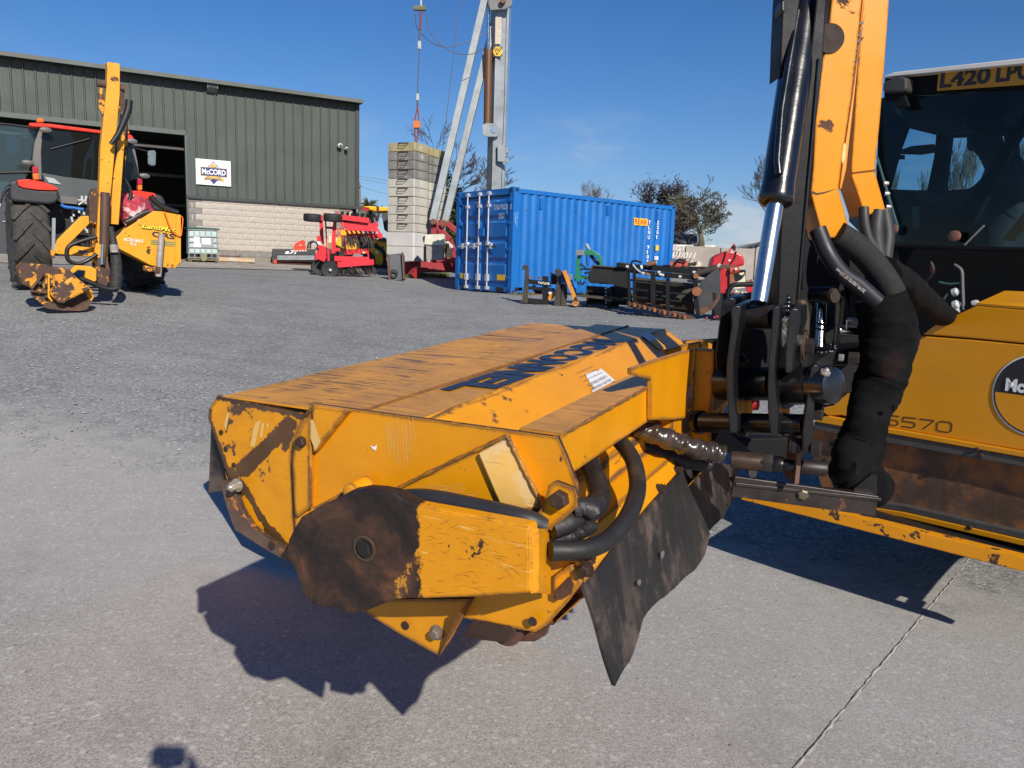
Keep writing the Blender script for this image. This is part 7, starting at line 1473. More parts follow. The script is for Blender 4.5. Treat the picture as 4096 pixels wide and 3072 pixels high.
cs('side_cowl', [(1500, 338), (1800, 360), (2068, 386), (XR, 420), (XR, 1060), (2068, 972), (1700, 910), (1290, 838), (1060, 775), (980, 778), (930, 738), (1010, 722), (1240, 520), (1440, 392)], .0, .45, cy, body, bevel=.005)
cs('lower_sill', [(905, 790), (985, 780), (1290, 842), (2068, 978), (XR, 1066), (XR, 1100), (2068, 1010), (1290, 872), (1060, 838), (915, 812)], .02, .06, cy, body, bevel=.004)
rp = mat('rust_panel', (.11, .058, .032), .7, var=.45, scale=5, blotch=((.32, .12, .03), 5, .46, .62), streak=.45, dirtcol=(.10, .085, .075), bump=.35, bscale=25)
gp_ = mat('grimy_frame', (.065, .062, .058), .6, var=.3, scale=6, chip=.25, chipcol=(.13, .07, .04))
cs('side_panel', [(900, 830), (1290, 895), (2068, 1030), (XR, 1110), (XR, 1490), (2068, 1440), (1290, 1290), (1180, 1250), (960, 1210), (900, 1000)], -.035, .05, rp, body)
cs('panel_frame', [(905, 812), (1290, 872), (2068, 1012), (XR, 1102), (XR, 1160), (2068, 1062), (1290, 925), (950, 865), (905, 850)], .012, .05, gp_, body, bevel=.004)
cs('panel_frame', [(1250, 1250), (1400, 1275), (2068, 1425), (XR, 1520), (XR, 1560), (2068, 1462), (1400, 1310), (1250, 1285)], .012, .05, gp_, body, bevel=.004)
cs('bottom_rail', [(1180, 1278), (1400, 1312), (2068, 1466), (XR, 1570), (XR, 1600), (2068, 1500), (1390, 1340), (1180, 1300)], .02, .06, cy, body, bevel=.004)
for x, y in ((1770, 1397), (1810, 963), (1830, 997)): c = cz(x, y, .014); mb = MB(); mb.lathe(c, PNr, [(0, .012), (.008, .010), (.010, .005)], 12); mb.build('rivet', boltm, body, smooth=40)
DG = {'5': [[(1, 1), (.06, 1), (.04, .56), (.75, .56), (.95, .46), (.96, .14), (.78, .02), (0, .02)]], '7': [[(0, 1), (1, 1), (.98, .9), (.30, 0)]], '0': [[(.2, 0), (.82, 0), (1, .16), (1, .84), (.82, 1), (.2, 1), (.02, .84), (.02, .16), (.2, 0)]]}
d0 = cz(1300, 826, .0015); d1 = cz(1664, 872, .0015); dd_ = d1 - d0; mb = MB()
for i, ch in enumerate('5570'):
    for st in DG[ch]:
        for p, q in zip(st[:-1], st[1:]):
            f = lambda t: d0 + dd_ * ((i + t[0] * .80) / 3.8) + V(0, 0, .048 * t[1]); mb.bar(f(p), f(q), .0045, .001, up=PNr)
mb.build('model_number', blk, body, kind='stuff')
# round badge: black over yellow with a white rim
cc = cz(2142, 668, .001); er = .178
mb = MB(); mb.lathe(cc, PNr, [(0, er), (.002, er)], 64); bd = mb.build('badge_rim', cwhite, body)
mb = MB(); mb.lathe(cc + PNr * .002, PNr, [(0, er * .965), (.0015, er * .965)], 64); mb.build('badge_black', blk, bd)
def half(rad, off, lo, hi, m, nm):
    P = []; up = V(0, 0, 1); s_ = PNr.cross(up).normalized()
    n = 40; a0, a1 = lo, hi
    for i in range(n + 1): a = a0 + (a1 - a0) * i / n; P.append(cc + PNr * off + s_ * (rad * math.cos(a)) + up * (rad * math.sin(a)))
    mb = MB(); mb.prism(P, PNr * .0012); return mb.build(nm, m, bd)
half(er * .93, .0036, math.radians(182), math.radians(358), cy, 'badge_yellow')
half(er * .93, .0036, math.radians(188 - 8 + 2), math.radians(-2 + 360 + 0), cy, 'badge_yellow') if 0 else None
text('lettering', 'McCONNEL', cz(1962, 640, .006), -PD, V(0, 0, 1), .058, cwhite, bd, w=.33, bold=.05)
# grab rail in front
rm = mat('rail_yellow', (.72, .28, .003), .36, var=.08, scale=4, chip=.30, chipscale=9, chipcol=(.07, .03, .02), edge=.010, dirt=.2, dirtcol=(.4, .17, .02))
ra_ = gz(*z2([(520, 1205)])[0], .45); rb_ = gz(*z2([(2068, 1590)])[0], .45); rd_ = (rb_ - ra_).normalized(); rb_ = ra_ + rd_ * (V(2.26, 2.72, .45) - ra_).length
rail = thing('bumper_rail', 'long yellow square section rail with chipped edges below the rusty panel', 'rail', (ra_ + rb_) / 2)
mb = MB(); mb.bar(ra_, rb_, .062, .062); mb.build('rail_tube', rm, rail, bevel=.005)
for t, s_ in ((1.42, 1), (1.05, -1)):
    c = ra_ + rd_ * t; mb = MB(); mb.bar(c + V(0, 0, -.036), c + V(.10, .12, -.036), .07, .010); mb.build('rail_bracket', boltm, rail)
# frame of the mounting going back to the tractor
mb = MB(); a = cz(1200, 1330, -.1); 
q = [PA + PD * .9 - PNr * .5, PA - PD * .2 - PNr * .5, PA - PD * .2 - PNr * 1.6, PA + PD * .9 - PNr * 1.6]; mb.prism([V(p.x, p.y, .5) for p in q], V(0, 0, .55)); mb.build('mount_chassis', black, body)
mb = MB(); mb.prism([V(1.48, 3.83, .41), V(2.21, 3.08, .41), V(2.29, 3.16, .41), V(2.36, 3.09, .41), V(2.88, 3.70, .41), V(2.02, 4.56, .41)], V(0, 0, .04)); mb.build('shade_plate', black, body)  # added plate, its outline shaped to cast the broad shade on the slab
# ---- the tractor cab behind
PB, QD = lane(3900, 3.95, 3560, 4.30); QN = V(-QD.y, QD.x, 0)
if QN.y > 0: QN = -QN
def kp(px, py, off=0.0): return onplane(px, py, PB + QN * off, QN)
kz = lambda x, y, off=0.0: kp(*z1([(x, y)])[0], off)
trc = thing('dark_tractor', 'large dark tractor with white cab roof and yellow number plate, driver inside', 'tractor', V(PB.x, PB.y, 0))
def ks(nm, pts, off, t, m, par=None, **k): mb = MB(); mb.prism([kz(x, y, off) for x, y in pts], -QN * t); return mb.build(nm, m, par or trc, **k)
cabb = mat('cab_black', (.006, .007, .008), .7, var=.3, scale=4, spec=.15); roofw = mat('roof_white', (.70, .69, .64), .5, var=.08, scale=3, dirt=.3, dirtcol=(.42, .36, .26))
ks('cab_roof', [(940, 388), (990, 368), (1654, 296), (2300, 226), (2300, 262), (1654, 325), (1000, 388), (942, 394)], .10, 1.6, roofw, bevel=.01)
ks('roof_band', [(940, 395), (1000, 390), (1654, 328), (2300, 264), (2300, 420), (1654, 452), (1210, 472), (1100, 486), (935, 512)], .04, 1.5, cabb, bevel=.01)
ks('rear_lamp', [(935, 418), (1020, 388), (1050, 395), (1052, 455), (1035, 470), (930, 466)], .14, .09, mat('lamp_dull', (.05, .045, .04), .4), bevel=.01)
ks('lamp_bracket', [(985, 480), (1040, 485), (1060, 540), (990, 545)], .1, .03, cabb)
npl = ks('number_plate', [(1217, 372), (1654, 322), (1780, 308), (1780, 424), (1654, 432), (1209, 463)], .06, .01, mat('plate_yellow', (.50, .235, .008), .45, var=.12, scale=6, dirt=.3, dirtcol=(.4, .2, .02)))
pd_ = (kz(1600, 335) - kz(1240, 378)).normalized()
text('lettering', 'L420', kz(1222, 452, .0615), pd_, V(0, 0, 1), .079, blk, npl, w=(kz(1475, 420) - kz(1222, 452)).length, bold=.035)
text('lettering', 'LPU', kz(1508, 422, .0615), pd_, V(0, 0, 1), .079, blk, npl, w=(kz(1690, 400) - kz(1508, 422)).length, bold=.035)
for p in ((1310, 412), (1558, 392)): c = kz(*p, .066); mb = MB(); mb.lathe(c, QN, [(0, .007), (.003, .006)], 10); mb.build('plate_screw', MT['plate_yellow'], npl)
cg2 = glass('cab_glass_dark', (.52, .70, .76), .004, refl=.35)
ks('rear_window', [(925, 505), (1100, 490), (1654, 455), (2300, 430), (2300, 1275), (1654, 1262), (955, 1245)], .02, .008, cg2)
ks('window_frame', [(955, 1243), (1654, 1262), (2300, 1276), (2300, 1300), (1654, 1285), (955, 1262)], .03, .04, cabb, bevel=.004)
ks('window_stay', [(1345, 1250), (1352, 1252), (1452, 1152), (1446, 1148)], .03, .01, mat('stay_grey', (.2, .22, .2), .4)); 
ks('window_strut', [(898, 800), (904, 800), (1010, 1160), (1000, 1165)], .05, .012, mat('strut_teal', (.06, .12, .12), .3))
for p in ((988, 1172), (1304, 1205)): c = kz(*p, .06); mb = MB(); mb.lathe(c, QN, [(0, .028), (.02, .028), (.025, .015)], 16); mb.build('window_hinge', mat('hinge_rust', (.16, .07, .05), .5), trc, smooth=40)
# cab far side: posts and windows looking out to sky and poplars
ks('far_post', [(915, 500), (965, 498), (1045, 650), (1005, 760), (950, 965), (915, 1200), (890, 1200), (905, 800)], -.45, .06, cabb)
ks('far_roof', [(925, 500), (1654, 440), (2300, 400), (2300, 640), (1654, 700), (1560, 690), (1280, 700), (1210, 690), (1040, 648), (950, 600)], -1.25, .05, cabb)
ks('far_post', [(1210, 640), (1282, 640), (1262, 800), (1240, 1000), (1150, 1010), (1195, 800)], -1.3, .06, cabb); ks('far_post', [(1545, 650), (1600, 640), (1640, 1000), (1590, 1010)], -1.3, .06, cabb)
ks('far_panel', [(940, 965), (1240, 975), (1300, 1000), (2300, 1000), (2300, 1500), (940, 1500)], -1.3, .05, cabb)
ks('near_post', [(1640, 590), (1654, 560), (1700, 560), (1400, 1130), (1250, 1255), (1190, 1240), (1480, 870)], -.15, .05, cabb, label='diagonal frame bar inside the cab')
ks('side_mirror', [(1010, 770), (1080, 745), (1190, 735), (1205, 775), (1120, 788), (1010, 785)], -1.5, .03, cabb); ks('mirror', [(1003, 792), (1036, 790), (1036, 812), (1005, 812)], -1.5, .03, cabb)
ks('inner_trim', [(1540, 1225), (1654, 1080), (1654, 1170), (1600, 1230)], -.3, .02, mat('trim_ochre', (.10, .045, .005), .6)); ks('seat_pad', [(1080, 1060), (1120, 1050), (1115, 1170), (1085, 1165)], -.6, .02, mat('pad_green', (.12, .15, .09), .7)); ks('console', [(760, 1060), (900, 1110), (1020, 1140), (1020, 1230), (860, 1230), (760, 1130)], -.8, .05, mat('console_teal', (.09, .14, .14), .6)); ks('blue_panel', [(525, 1160), (545, 1155), (545, 1200), (525, 1200)], -1.0, .05, mat('panel_blue', (.02, .2, .7), .5)); ks('blue_panel', [(780, 1240), (870, 1300), (860, 1330), (820, 1290)], -.9, .05, MT['panel_blue'])
# cab floor and lower rear: dark machinery, levers, couplings
ks('lower_rear', [(500, 1250), (2300, 1300), (2300, 2200), (600, 2200)], -.30, .2, cabb)
ks('hitch_frame', [(700, 1240), (960, 1265), (1000, 1270), (1010, 1400), (985, 1420), (985, 1300), (760, 1290)], -.05, .05, hmetal)
ks('upright_bar', [(983, 1270), (1008, 1265), (1010, 1415), (985, 1422)], .02, .03, cabb)
for pts, m_, r in (([(1180, 1335), (1190, 1385), (1140, 1460)], black, .008), ([(1300, 1350), (1335, 1380), (1340, 1450), (1345, 1580)], mat('cable_grey', (.12, .12, .12), .6), .008), ([(1265, 1500), (1215, 1570)], zz_, .006), ([(1220, 1440), (1270, 1450), (1330, 1445)], mat('cable_green', (.04, .12, .08), .5), .006)):
    hose('cable', [kz(x, y, .0) for x, y in pts], r, m_, trc, n=6, sub=4)
for pts in ([(1130, 1462), (1148, 1456), (1130, 1500), (1112, 1505)], [(1172, 1358), (1190, 1360), (1192, 1395), (1176, 1398)]): ks('red_tap', pts, -.02, .03, mat('tap_red', (.55, .01, .02), .4), bevel=.004)
for x, y, r in ((1290, 1495, .022), (1295, 1560, .025), (1296, 1590, .018), (1390, 1550, .015)): c = kz(x, y, .0); mb = MB(); mb.lathe(c, V(.5, -.6, .3), [(0, r), (.02, r), (.03, r * .6)], 12); mb.build('coupling', zz_, trc, smooth=40)
def kpx(p): return kp(*p)
for x in (3.1,): pass
ctr = V(PB.x, PB.y, 0) - QD * .75 - QN * .9
for s_ in (.95, -.95): wheel(trc, ctr + QD * s_ * -1 + V(0, 0, .80) - QN * .1, QD, .78, .45, 16, tyredark, tdark, 'rear_wheel')
for s_ in (.8, -.8): wheel(trc, ctr + QD * s_ * -1 + V(0, 0, .62) - QN * 2.5, QD, .58, .36, 14, tyredark, tdark, 'front_wheel')
# ---- driver
drv = bpy.data.meshes.new('person'); J = []; E_ = []; R_ = []
def jt(px, py, off, r, par=None): J.append(kz(px, py, off)); R_.append(r); i = len(J) - 1; (E_.append((par, i)) if par is not None else None); return i
j0 = jt(1560, 1330, -.75, .15); j1 = jt(1570, 1150, -.75, .16, j0); j2 = jt(1590, 960, -.75, .18, j1); j3 = jt(1560, 850, -.75, .11, j2); j4 = jt(1500, 800, -.75, .065, j3); j5 = jt(1450, 720, -.75, .092, j4); j6 = jt(1445, 650, -.75, .088, j5); j7 = jt(1385, 728, -.75, .035, j5); j7b = jt(1392, 775, -.75, .04, j7)
for s_ in (.2, -.2):
    a = jt(1540, 900, -.75 + s_, .085, j2); b = jt(1400, 1010, -.75 + s_ * 1.2, .06, a); c = jt(1200, 1010, -.75 + s_, .042, b); d = jt(1140, 1000, -.75 + s_, .035, c)
    for k in range(4): f1 = jt(1110, 985 + k * 9, -.75 + s_, .012, d); jt(1095, 992 + k * 10, -.75 + s_, .010, f1)
    jt(1130, 978, -.73 + s_, .012, d)
    l1 = jt(1480, 1350, -.75 + s_, .09, j0); jt(1250, 1340, -.75 + s_, .07, l1)
org = kz(1560, 1330, -.75)
drv.from_pydata([p - org for p in J], E_, []); po = bpy.data.objects.new('person', drv); COL.objects.link(po); po.location = org; WL['person'] = org.copy()
sk = po.modifiers.new('skin', 'SKIN'); sk.use_smooth_shade = True
for v, r in zip(drv.skin_vertices[0].data if drv.skin_vertices else [], R_): v.radius = (r, r)
if not drv.skin_vertices:
    bm = bmesh.new(); bm.from_mesh(drv); ly = bm.verts.layers.skin.verify(); bm.verts.ensure_lookup_table()
    for v, r in zip(bm.verts, R_): v[ly].radius = (r, r)
    bm.verts[0][ly].use_root = True; bm.to_mesh(drv); bm.free()
po.modifiers.new('sub', 'SUBSURF').levels = 1; po.modifiers['sub'].render_levels = 1
drv.materials.append(mat('dark_jacket', (.022, .022, .026), .8)); prop(po, 'driver in dark jacket and cap sitting in the tractor cab facing left', 'person')
mb = MB(); c = kz(1448, 655, -.75)
for i in range(7):
    t = i / 6 * math.pi / 2
    for k in range(14): q = 2 * math.pi * k / 14; mb.v.append(c + QD * (.115 * math.cos(t) * math.cos(q)) + QN * (.10 * math.cos(t) * math.sin(q)) + V(0, 0, .10 * math.sin(t)))
for i in range(6):
    for k in range(14): mb.f.append([i * 14 + k, i * 14 + (k + 1) % 14, (i + 1) * 14 + (k + 1) % 14, (i + 1) * 14 + k])
mb.prism([c + QD * .05 + QN * .08, c + QD * .05 - QN * .08, c + QD * .19 - QN * .05, c + QD * .19 + QN * .05], V(0, 0, -.012))
mb.build('cap', mat('cap_dark', (.015, .016, .02), .8), po, smooth=60)
# ================================================================ IMPLEMENTS ROW in front of the container
def fr_at(px, py, ang): return Fr(gp(px, py), math.radians(ang))
mb_black = mat('implement_black', (.007, .007, .009), .5, var=.4, scale=4, chip=.10, chipcol=(.08, .04, .02), dirt=.15, dirtcol=(.035, .03, .025), spec=.3); mb_brown = mat('implement_brown', (.035, .028, .02), .7, var=.4, scale=4, streak=.35, dirtcol=(.09, .075, .045))
grn = mat('grab_green', (.012, .17, .075), .4, var=.1, scale=3); imred = mat('implement_red', (.45, .015, .02), .4, var=.12, scale=3, chip=.12, chipcol=(.15, .06, .05)); cream = mat('tine_cream', (.66, .58, .42), .6, var=.12, scale=4, chip=.2, chipcol=(.2, .1, .05)); ochre = mat('ochre_paint', (.55, .22, .02), .5, var=.15, scale=4, chip=.3, chipcol=(.12, .06, .03))
# bracket with hooks
T1 = fr_at(2225, 1222, -4); o = thing('hook_frame', 'black loader carriage frame with two tall hooks and white Taylor lettering', 'frame', T1.O)
def ts(nm, pts, y, t, m, Fx, oo, zz=zE, **k): return Fx.slab(nm, zz(pts), y, t, m, oo, **k)
hookL = [(145, 580), (140, 520), (160, 485), (205, 475), (250, 490), (263, 530), (262, 740), (258, 900), (245, 1190), (230, 1225), (130, 1200), (160, 980), (185, 740), (192, 560), (178, 540), (165, 585)]
hookR = [(770, 660), (765, 600), (790, 560), (835, 548), (880, 565), (892, 600), (890, 800), (880, 1050), (870, 1310), (740, 1300), (760, 1150), (800, 850), (828, 640), (810, 622), (795, 690)]
ts('hook_upright', hookL, 0, .07, mb_brown, T1, o, bevel=.008); ts('hook_upright', hookR, -.1, .07, mb_brown, T1, o, bevel=.008)
ts('cross_tube', [(250, 755), (690, 800), (690, 900), (250, 840)], .02, .10, mb_black, T1, o); ts('cross_tube', [(250, 890), (760, 930), (760, 990), (250, 950)], .08, .08, mb_black, T1, o)
ts('base_plate', [(230, 1120), (530, 1150), (520, 1250), (230, 1200)], .05, .3, mb_black, T1, o); ts('base_plate', [(370, 1245), (640, 1262), (740, 1290), (640, 1300)], -.1, .3, mb_brown, T1, o)
ts('centre_post', [(525, 690), (640, 700), (640, 1250), (560, 1290), (480, 1230), (525, 1180)], .05, .15, mb_black, T1, o); ts('lug_plate', [(690, 615), (830, 690), (820, 860), (690, 850)], .15, .04, mb_black, T1, o)
ts('side_box', [(880, 840), (1010, 850), (1000, 1140), (950, 1160), (900, 1310), (870, 1310)], -.05, .4, mb_black, T1, o); ts('side_plate', [(900, 900), (960, 910), (990, 1290), (880, 1310)], -.12, .05, mb_brown, T1, o)
for x, y in ((470, 735), (280, 720)): T1.rod('pin', zE([(x, y - 30), (x, y + 25)]), 0, .035, mat('pin_rusty', (.18, .08, .04), .7), o)
T1.rod('ram', zE([(340, 880), (420, 1000), (520, 990)]), .25, .05, mb_black, o); T1.rod('ram', zE([(0, 945), (140, 945)]), .3, .035, mb_black, o)
text('lettering', 'TAYLOR', T1.W(*zE([(442, 838)])[0], .012), T1.W(*zE([(662, 862)])[0], .012) - T1.W(*zE([(442, 838)])[0], .012), V(0, 0, 1), .045, cwhite, o, w=.26, bold=.02)
ts('white_tag', [(640, 1012), (690, 1000), (705, 1020), (680, 1040), (650, 1030)], -.02, .01, cwhite, T1, o)
# leaning ochre prop
o = thing('drawbar_prop', 'long ochre yellow drawbar leaning against the hook frame', 'drawbar', T1.O + T1.x * .35); T1.beam('bar', zE([(945, 590)])[0], zE([(1180, 1190)])[0], -.28, .085, .085, ochre, o); ts('foot', [(1095, 1200), (1190, 1180), (1235, 1200), (1225, 1250), (1180, 1280), (1110, 1265)], -.32, .1, ochre, T1, o, bevel=.01); ts('head_plate', [(900, 640), (945, 585), (1000, 600), (1010, 700), (940, 830), (910, 740)], -.22, .05, mb_brown, T1, o)
T1.beam('brace', zE([(760, 1010)])[0], zE([(650, 1150)])[0], .1, .11, .06, ochre, o)
# green grab standing behind
G_ = fr_at(2330, 1190, -4); G_.O = G_.O + V(0, .6, .04); o = thing('green_bale_grab', 'green and grey hydraulic grab frame with curved arch before the blue container', 'grab', G_.O)
g = lambda nm, pts, y, t, m, **k: G_.slab(nm, zE(pts), y, t, m, o, **k)
g('arch', [(1440, 180), (1560, 230), (1640, 290), (1690, 380), (1695, 500), (1690, 700), (1620, 790), (1540, 790), (1560, 720), (1610, 700), (1625, 420), (1580, 330), (1500, 290), (1430, 285)], 0, .14, grn, bevel=.01)
g('arch', [(1210, 300), (1290, 295), (1250, 360), (1245, 560), (1240, 640), (1170, 660), (1170, 400)], .1, .12, grn, bevel=.01); g('arch', [(1175, 540), (1245, 540), (1250, 760), (1160, 790), (1130, 760), (1150, 680)], .0, .12, grn, bevel=.01)
g('hinge_block', [(1340, 195), (1480, 190), (1480, 290), (1350, 295)], -.03, .2, grn, bevel=.01); g('grey_block', [(1160, 195), (1340, 188), (1340, 298), (1165, 290)], -.02, .2, mat('block_grey', (.20, .22, .23), .4, .3), bevel=.008)
g('grey_block', [(1020, 650), (1115, 655), (1100, 765), (1040, 765)], 0, .15, MT['block_grey']); g('grey_block', [(1380, 700), (1560, 705), (1550, 800), (1390, 800)], -.05, .2, MT['block_grey'], bevel=.01); g('olive_tube_end', [(1690, 720), (1850, 715), (1840, 830), (1690, 810)], -.05, .12, mat('olive', (.10, .11, .06), .6))
g('cross_bar', [(1180, 680), (1620, 700), (1620, 760), (1180, 750)], .15, .12, grn); g('knuckle', [(1170, 740), (1260, 700), (1300, 720), (1240, 780), (1190, 800)], -.06, .12, grn)
G_.rod('tie_rod', zE([(1350, 80), (1430, 190)]), .0, .025, MT['block_grey'], o); G_.rod('tie_rod', zE([(1385, 70), (1440, 185)]), .05, .02, zz_, o)
G_.rod('ram', zE([(1450, 290), (1540, 400), (1620, 470)]), .12, .04, mb_black, o); G_.rod('cord', zE([(1375, 300), (1380, 420), (1395, 490)]), .0, .012, mb_black, o)
G_.rod('hose_loop', zE([(1700, 520), (1770, 620), (1740, 720), (1660, 800), (1540, 815), (1460, 760), (1440, 660), (1480, 600)]), [-.1] * 8, .026, mb_black, o, sub=5)
for a, b in (((1260, 450), (1380, 560)), ((1200, 800), (1230, 860)), ((1290, 870), (1250, 790)), ((1340, 790), (1310, 860)), ((1240, 560), (1480, 560)), ((1330, 640), (1480, 610))): G_.rod('linkage', zE([a, b]), .05, .022, mb_black, o)
# slotted bucket
K_ = fr_at(2400, 1228, -6); o = thing('riddle_bucket', 'small black slotted digger bucket lying on the gravel', 'bucket', K_.O)
k = lambda nm, pts, y, t, m, **kk: K_.slab(nm, zE(pts), y, t, m, o, **kk)
for i, y in enumerate((880, 965, 1080, 1190)): k('slat', [(1375, y), (1740 + i * 5, y + 20), (1740 + i * 5, y + (55 if i else 90)), (1375, y + (28 if i else 75))], -.02, .10, mb_black, bevel=.006)
k('end_cheek', [(1370, 905), (1410, 880), (1405, 1260), (1368, 1255)], -.04, .45, mb_black); k('end_cheek', [(1720, 900), (1800, 920), (1860, 880), (1890, 930), (1860, 1100), (1870, 1310), (1720, 1285)], -.05, .05, mb_black, bevel=.006); k('end_cheek', [(1870, 920), (1960, 880), (2010, 900), (2025, 960), (2000, 1120), (2000, 1280), (1870, 1310), (1860, 1100)], .10, .05, mb_black, bevel=.006); k('back', [(1400, 900), (1860, 930), (1860, 1250), (1400, 1240)], .28, .04, mb_black)
K_.rod('pin_tube', zE([(1850, 935), (1990, 935)]), .05, .05, mb_black, o)
for y in (930, 1000, 1060, 1100, 1160, 1210, 1280): K_.rod('stud', zE([(1745, y), (1748, y + 2)]), [-.07, -.02], .02, mat('stud_zinc', (.35, .4, .42), .4, .4), o)
# big shadowed bucket behind, and the large black grab bucket
B_ = fr_at(2600, 1250, -3); B_.O = B_.O + V(0, .5, .03); o = thing('wide_bucket', 'wide black loader bucket standing in shade between green grab and container', 'bucket', B_.O)
b = lambda nm, pts, y, t, m, zz=zE, **kk: B_.slab(nm, zz(pts), y, t, m, o, **kk)
b('shell', [(1500, 485), (2212, 545), (2212, 1260), (2000, 1250), (1900, 860), (1440, 830), (1440, 620)], .0, .08, mb_black); b('top_edge', [(1490, 478), (1700, 495), (2212, 535), (2212, 560), (1700, 520), (1510, 505), (1460, 600), (1440, 590)], -.06, .12, mb_brown); b('lip', [(1200, 1050), (2000, 1110), (2212, 1150), (2212, 1190), (1200, 1090)], -.3, .3, mb_brown)
b('ram_cover', [(1960, 440), (2000, 425), (2212, 445), (2212, 520), (1960, 520)], -.15, .15, mb_black, bevel=.02)
D_ = fr_at(2640, 1268, -14); o = thing('grab_bucket', 'large black muck grab bucket with rusty teeth and side plate on gravel', 'grab bucket', D_.O)
d = lambda nm, pts, y, t, m, **kk: D_.slab(nm, zG(pts), y, t, m, o, **kk)
d('left_cheek', [(415, 1230), (440, 1200), (460, 1230), (470, 1500), (500, 1700), (440, 1740), (430, 1500)], .0, .05, mb_black, bevel=.006); d('top_beam', [(440, 1230), (600, 1260), (1330, 1330), (1330, 1390), (900, 1360), (430, 1290)], .0, .15, mb_black); d('upper_plate', [(300, 1165), (420, 1180), (860, 1200), (1480, 1260), (1330, 1330), (480, 1240), (290, 1215)], .35, .1, mb_black)
for x0, x1, y0, y1 in ((500, 540, 1250, 1780), (740, 800, 1280, 1800), (940, 990, 1300, 1850)): d('upright', [(x0, y0), (x1, y0 + 4), (x1, y1), (x0, y1 - 6)], -.05, .1, mb_black)
for y in (1380, 1500, 1600, 1690): d('cross_rail', [(470, y), (1310, y + 80), (1310, y + 108), (470, y + 26)], .02, .08, mb_black)
d('back_sheet', [(520, 1350), (1300, 1440), (1300, 1780), (520, 1700)], .45, .03, mat('bucket_olive', (.05, .045, .03), .7, var=.4, scale=3, blotch=((.13, .07, .03), 2, .5, .65))); d('floor_sheet', [(520, 1600), (1320, 1700), (1320, 1850), (500, 1720)], .30, .1, mat('floor_rust', (.13, .055, .02), .8, var=.5, scale=3))
d('right_cheek', [(1300, 1320), (1350, 1300), (1370, 1330), (1365, 1600), (1400, 1850), (1340, 1860), (1310, 1700), (1295, 1500)], -.15, .06, mb_black, bevel=.006)
d('side_plate', [(1370, 1480), (1420, 1400), (1500, 1330), (1600, 1250), (1640, 1240), (1665, 1320), (1665, 1560), (1640, 1640), (1560, 1760), (1400, 1850), (1370, 1700)], -.05, .05, mat('side_slate', (.045, .047, .052), .5, var=.3, scale=2, chip=.3, chipcol=(.13, .06, .03)), bevel=.004); d('wear_strip', [(1380, 1780), (1560, 1700), (1660, 1560), (1665, 1640), (1560, 1780), (1400, 1870)], -.08, .05, rustbrown)
D_.rod('boss', zG([(1350, 1545), (1356, 1548)]), [-.24, -.14], .09, mat('boss_rust', (.26, .09, .035), .7, var=.3, scale=10), o, n=14); D_.rod('boss', zG([(1338, 1340), (1342, 1342)]), [-.2, -.1], .05, MT['boss_rust'], o, n=12)
D_.rod('ram', zG([(1340, 1310), (1610, 1235)]), .1, .07, mb_brown, o, n=12); D_.rod('ram', zG([(690, 1190), (810, 1165)]), .2, .05, MT['pin_rusty'], o); D_.rod('hose', zG([(480, 1200), (490, 1150), (540, 1140), (620, 1165)]), .1, .02, mb_black, o, sub=4); D_.rod('hose', zG([(500, 1190), (560, 1260), (640, 1310), (760, 1320), (860, 1300)]), -.02, .025, MT['block_grey'], o, sub=4)
for x, y in ((850, 1290), (870, 1320), (900, 1330), (640, 1305), (430, 1215), (1130, 1350), (1315, 1290)): D_.rod('coupling', zG([(x - 18, y), (x + 18, y + 3)]), -.06, .03, zz_, o)
d('white_tag', [(600, 1200), (630, 1195), (635, 1240), (612, 1245)], .05, .01, cwhite); d('square_lug', [(670, 1295), (705, 1295), (705, 1330), (670, 1328)], -.07, .05, MT['boss_rust'])
rn = random.Random(5)
for i in range(12):
    x = 445 + i * 66; y = 1700 + i * 16; c = D_.W(*zG([(x, y)])[0], -.12); mbx = MB(); mbx.lathe(c, V(.1, -1, -.2), [(0, .04), (.05, .045), (.12, .03)], 8); mbx.build('tooth_stub', MT['boss_rust'] if i % 2 else rustbrown, o)
d('tooth_bar', [(430, 1690), (1330, 1880), (1330, 1930), (430, 1740)], -.08, .12, rustbrown)
# red and cream implements further right
Q_ = fr_at(2920, 1230, -10); Q_.O = Q_.O + V(0, 1.3, .05); o = thing('red_fork_grab', 'red push fork with cream tines beyond the black grab bucket', 'fork', Q_.O)
q_ = lambda nm, pts, y, t, m, **kk: Q_.slab(nm, zG(pts), y, t, m, o, **kk)
q_('red_cheek', [(1660, 1260), (1720, 1240), (1800, 1280), (1840, 1330), (1850, 1480), (1750, 1520), (1720, 1600), (1665, 1590)], 0, .1, imred, bevel=.008); q_('brown_cheek', [(1790, 1260), (1830, 1290), (1855, 1400), (1830, 1500), (1790, 1480)], -.08, .06, MT['boss_rust'])
q_('tine', [(1990, 1320), (1998, 1400), (1985, 1500), (1880, 1510), (1760, 1500), (1870, 1430), (1950, 1380)], -.1, .06, cream, bevel=.006); q_('tine', [(1260, 1160), (1300, 1130), (1320, 1180), (1330, 1210), (1240, 1190)], .5, .06, cream); q_('tine', [(1335, 1190), (1380, 1140), (1410, 1160), (1410, 1225), (1330, 1215)], .5, .06, cream, bevel=.005); q_('tine', [(1920, 1300), (1975, 1290), (1985, 1310), (1950, 1330), (1915, 1320)], .2, .06, cream); q_('tine', [(1180, 1250), (1500, 1240), (1530, 1255), (1180, 1262)], .4, .06, cream)
Q_.rod('ram_red', zG([(1000, 1195), (1230, 1195)]), .45, .10, mat('ram_orange_red', (.42, .07, .03), .5, var=.15), o, n=14); Q_.rod('ram_red', zG([(1790, 1270), (1910, 1255)]), -.05, .09, MT['ram_orange_red'], o, n=14); Q_.rod('ram_rod', zG([(1230, 1190), (1350, 1170)]), .45, .04, mb_brown, o)
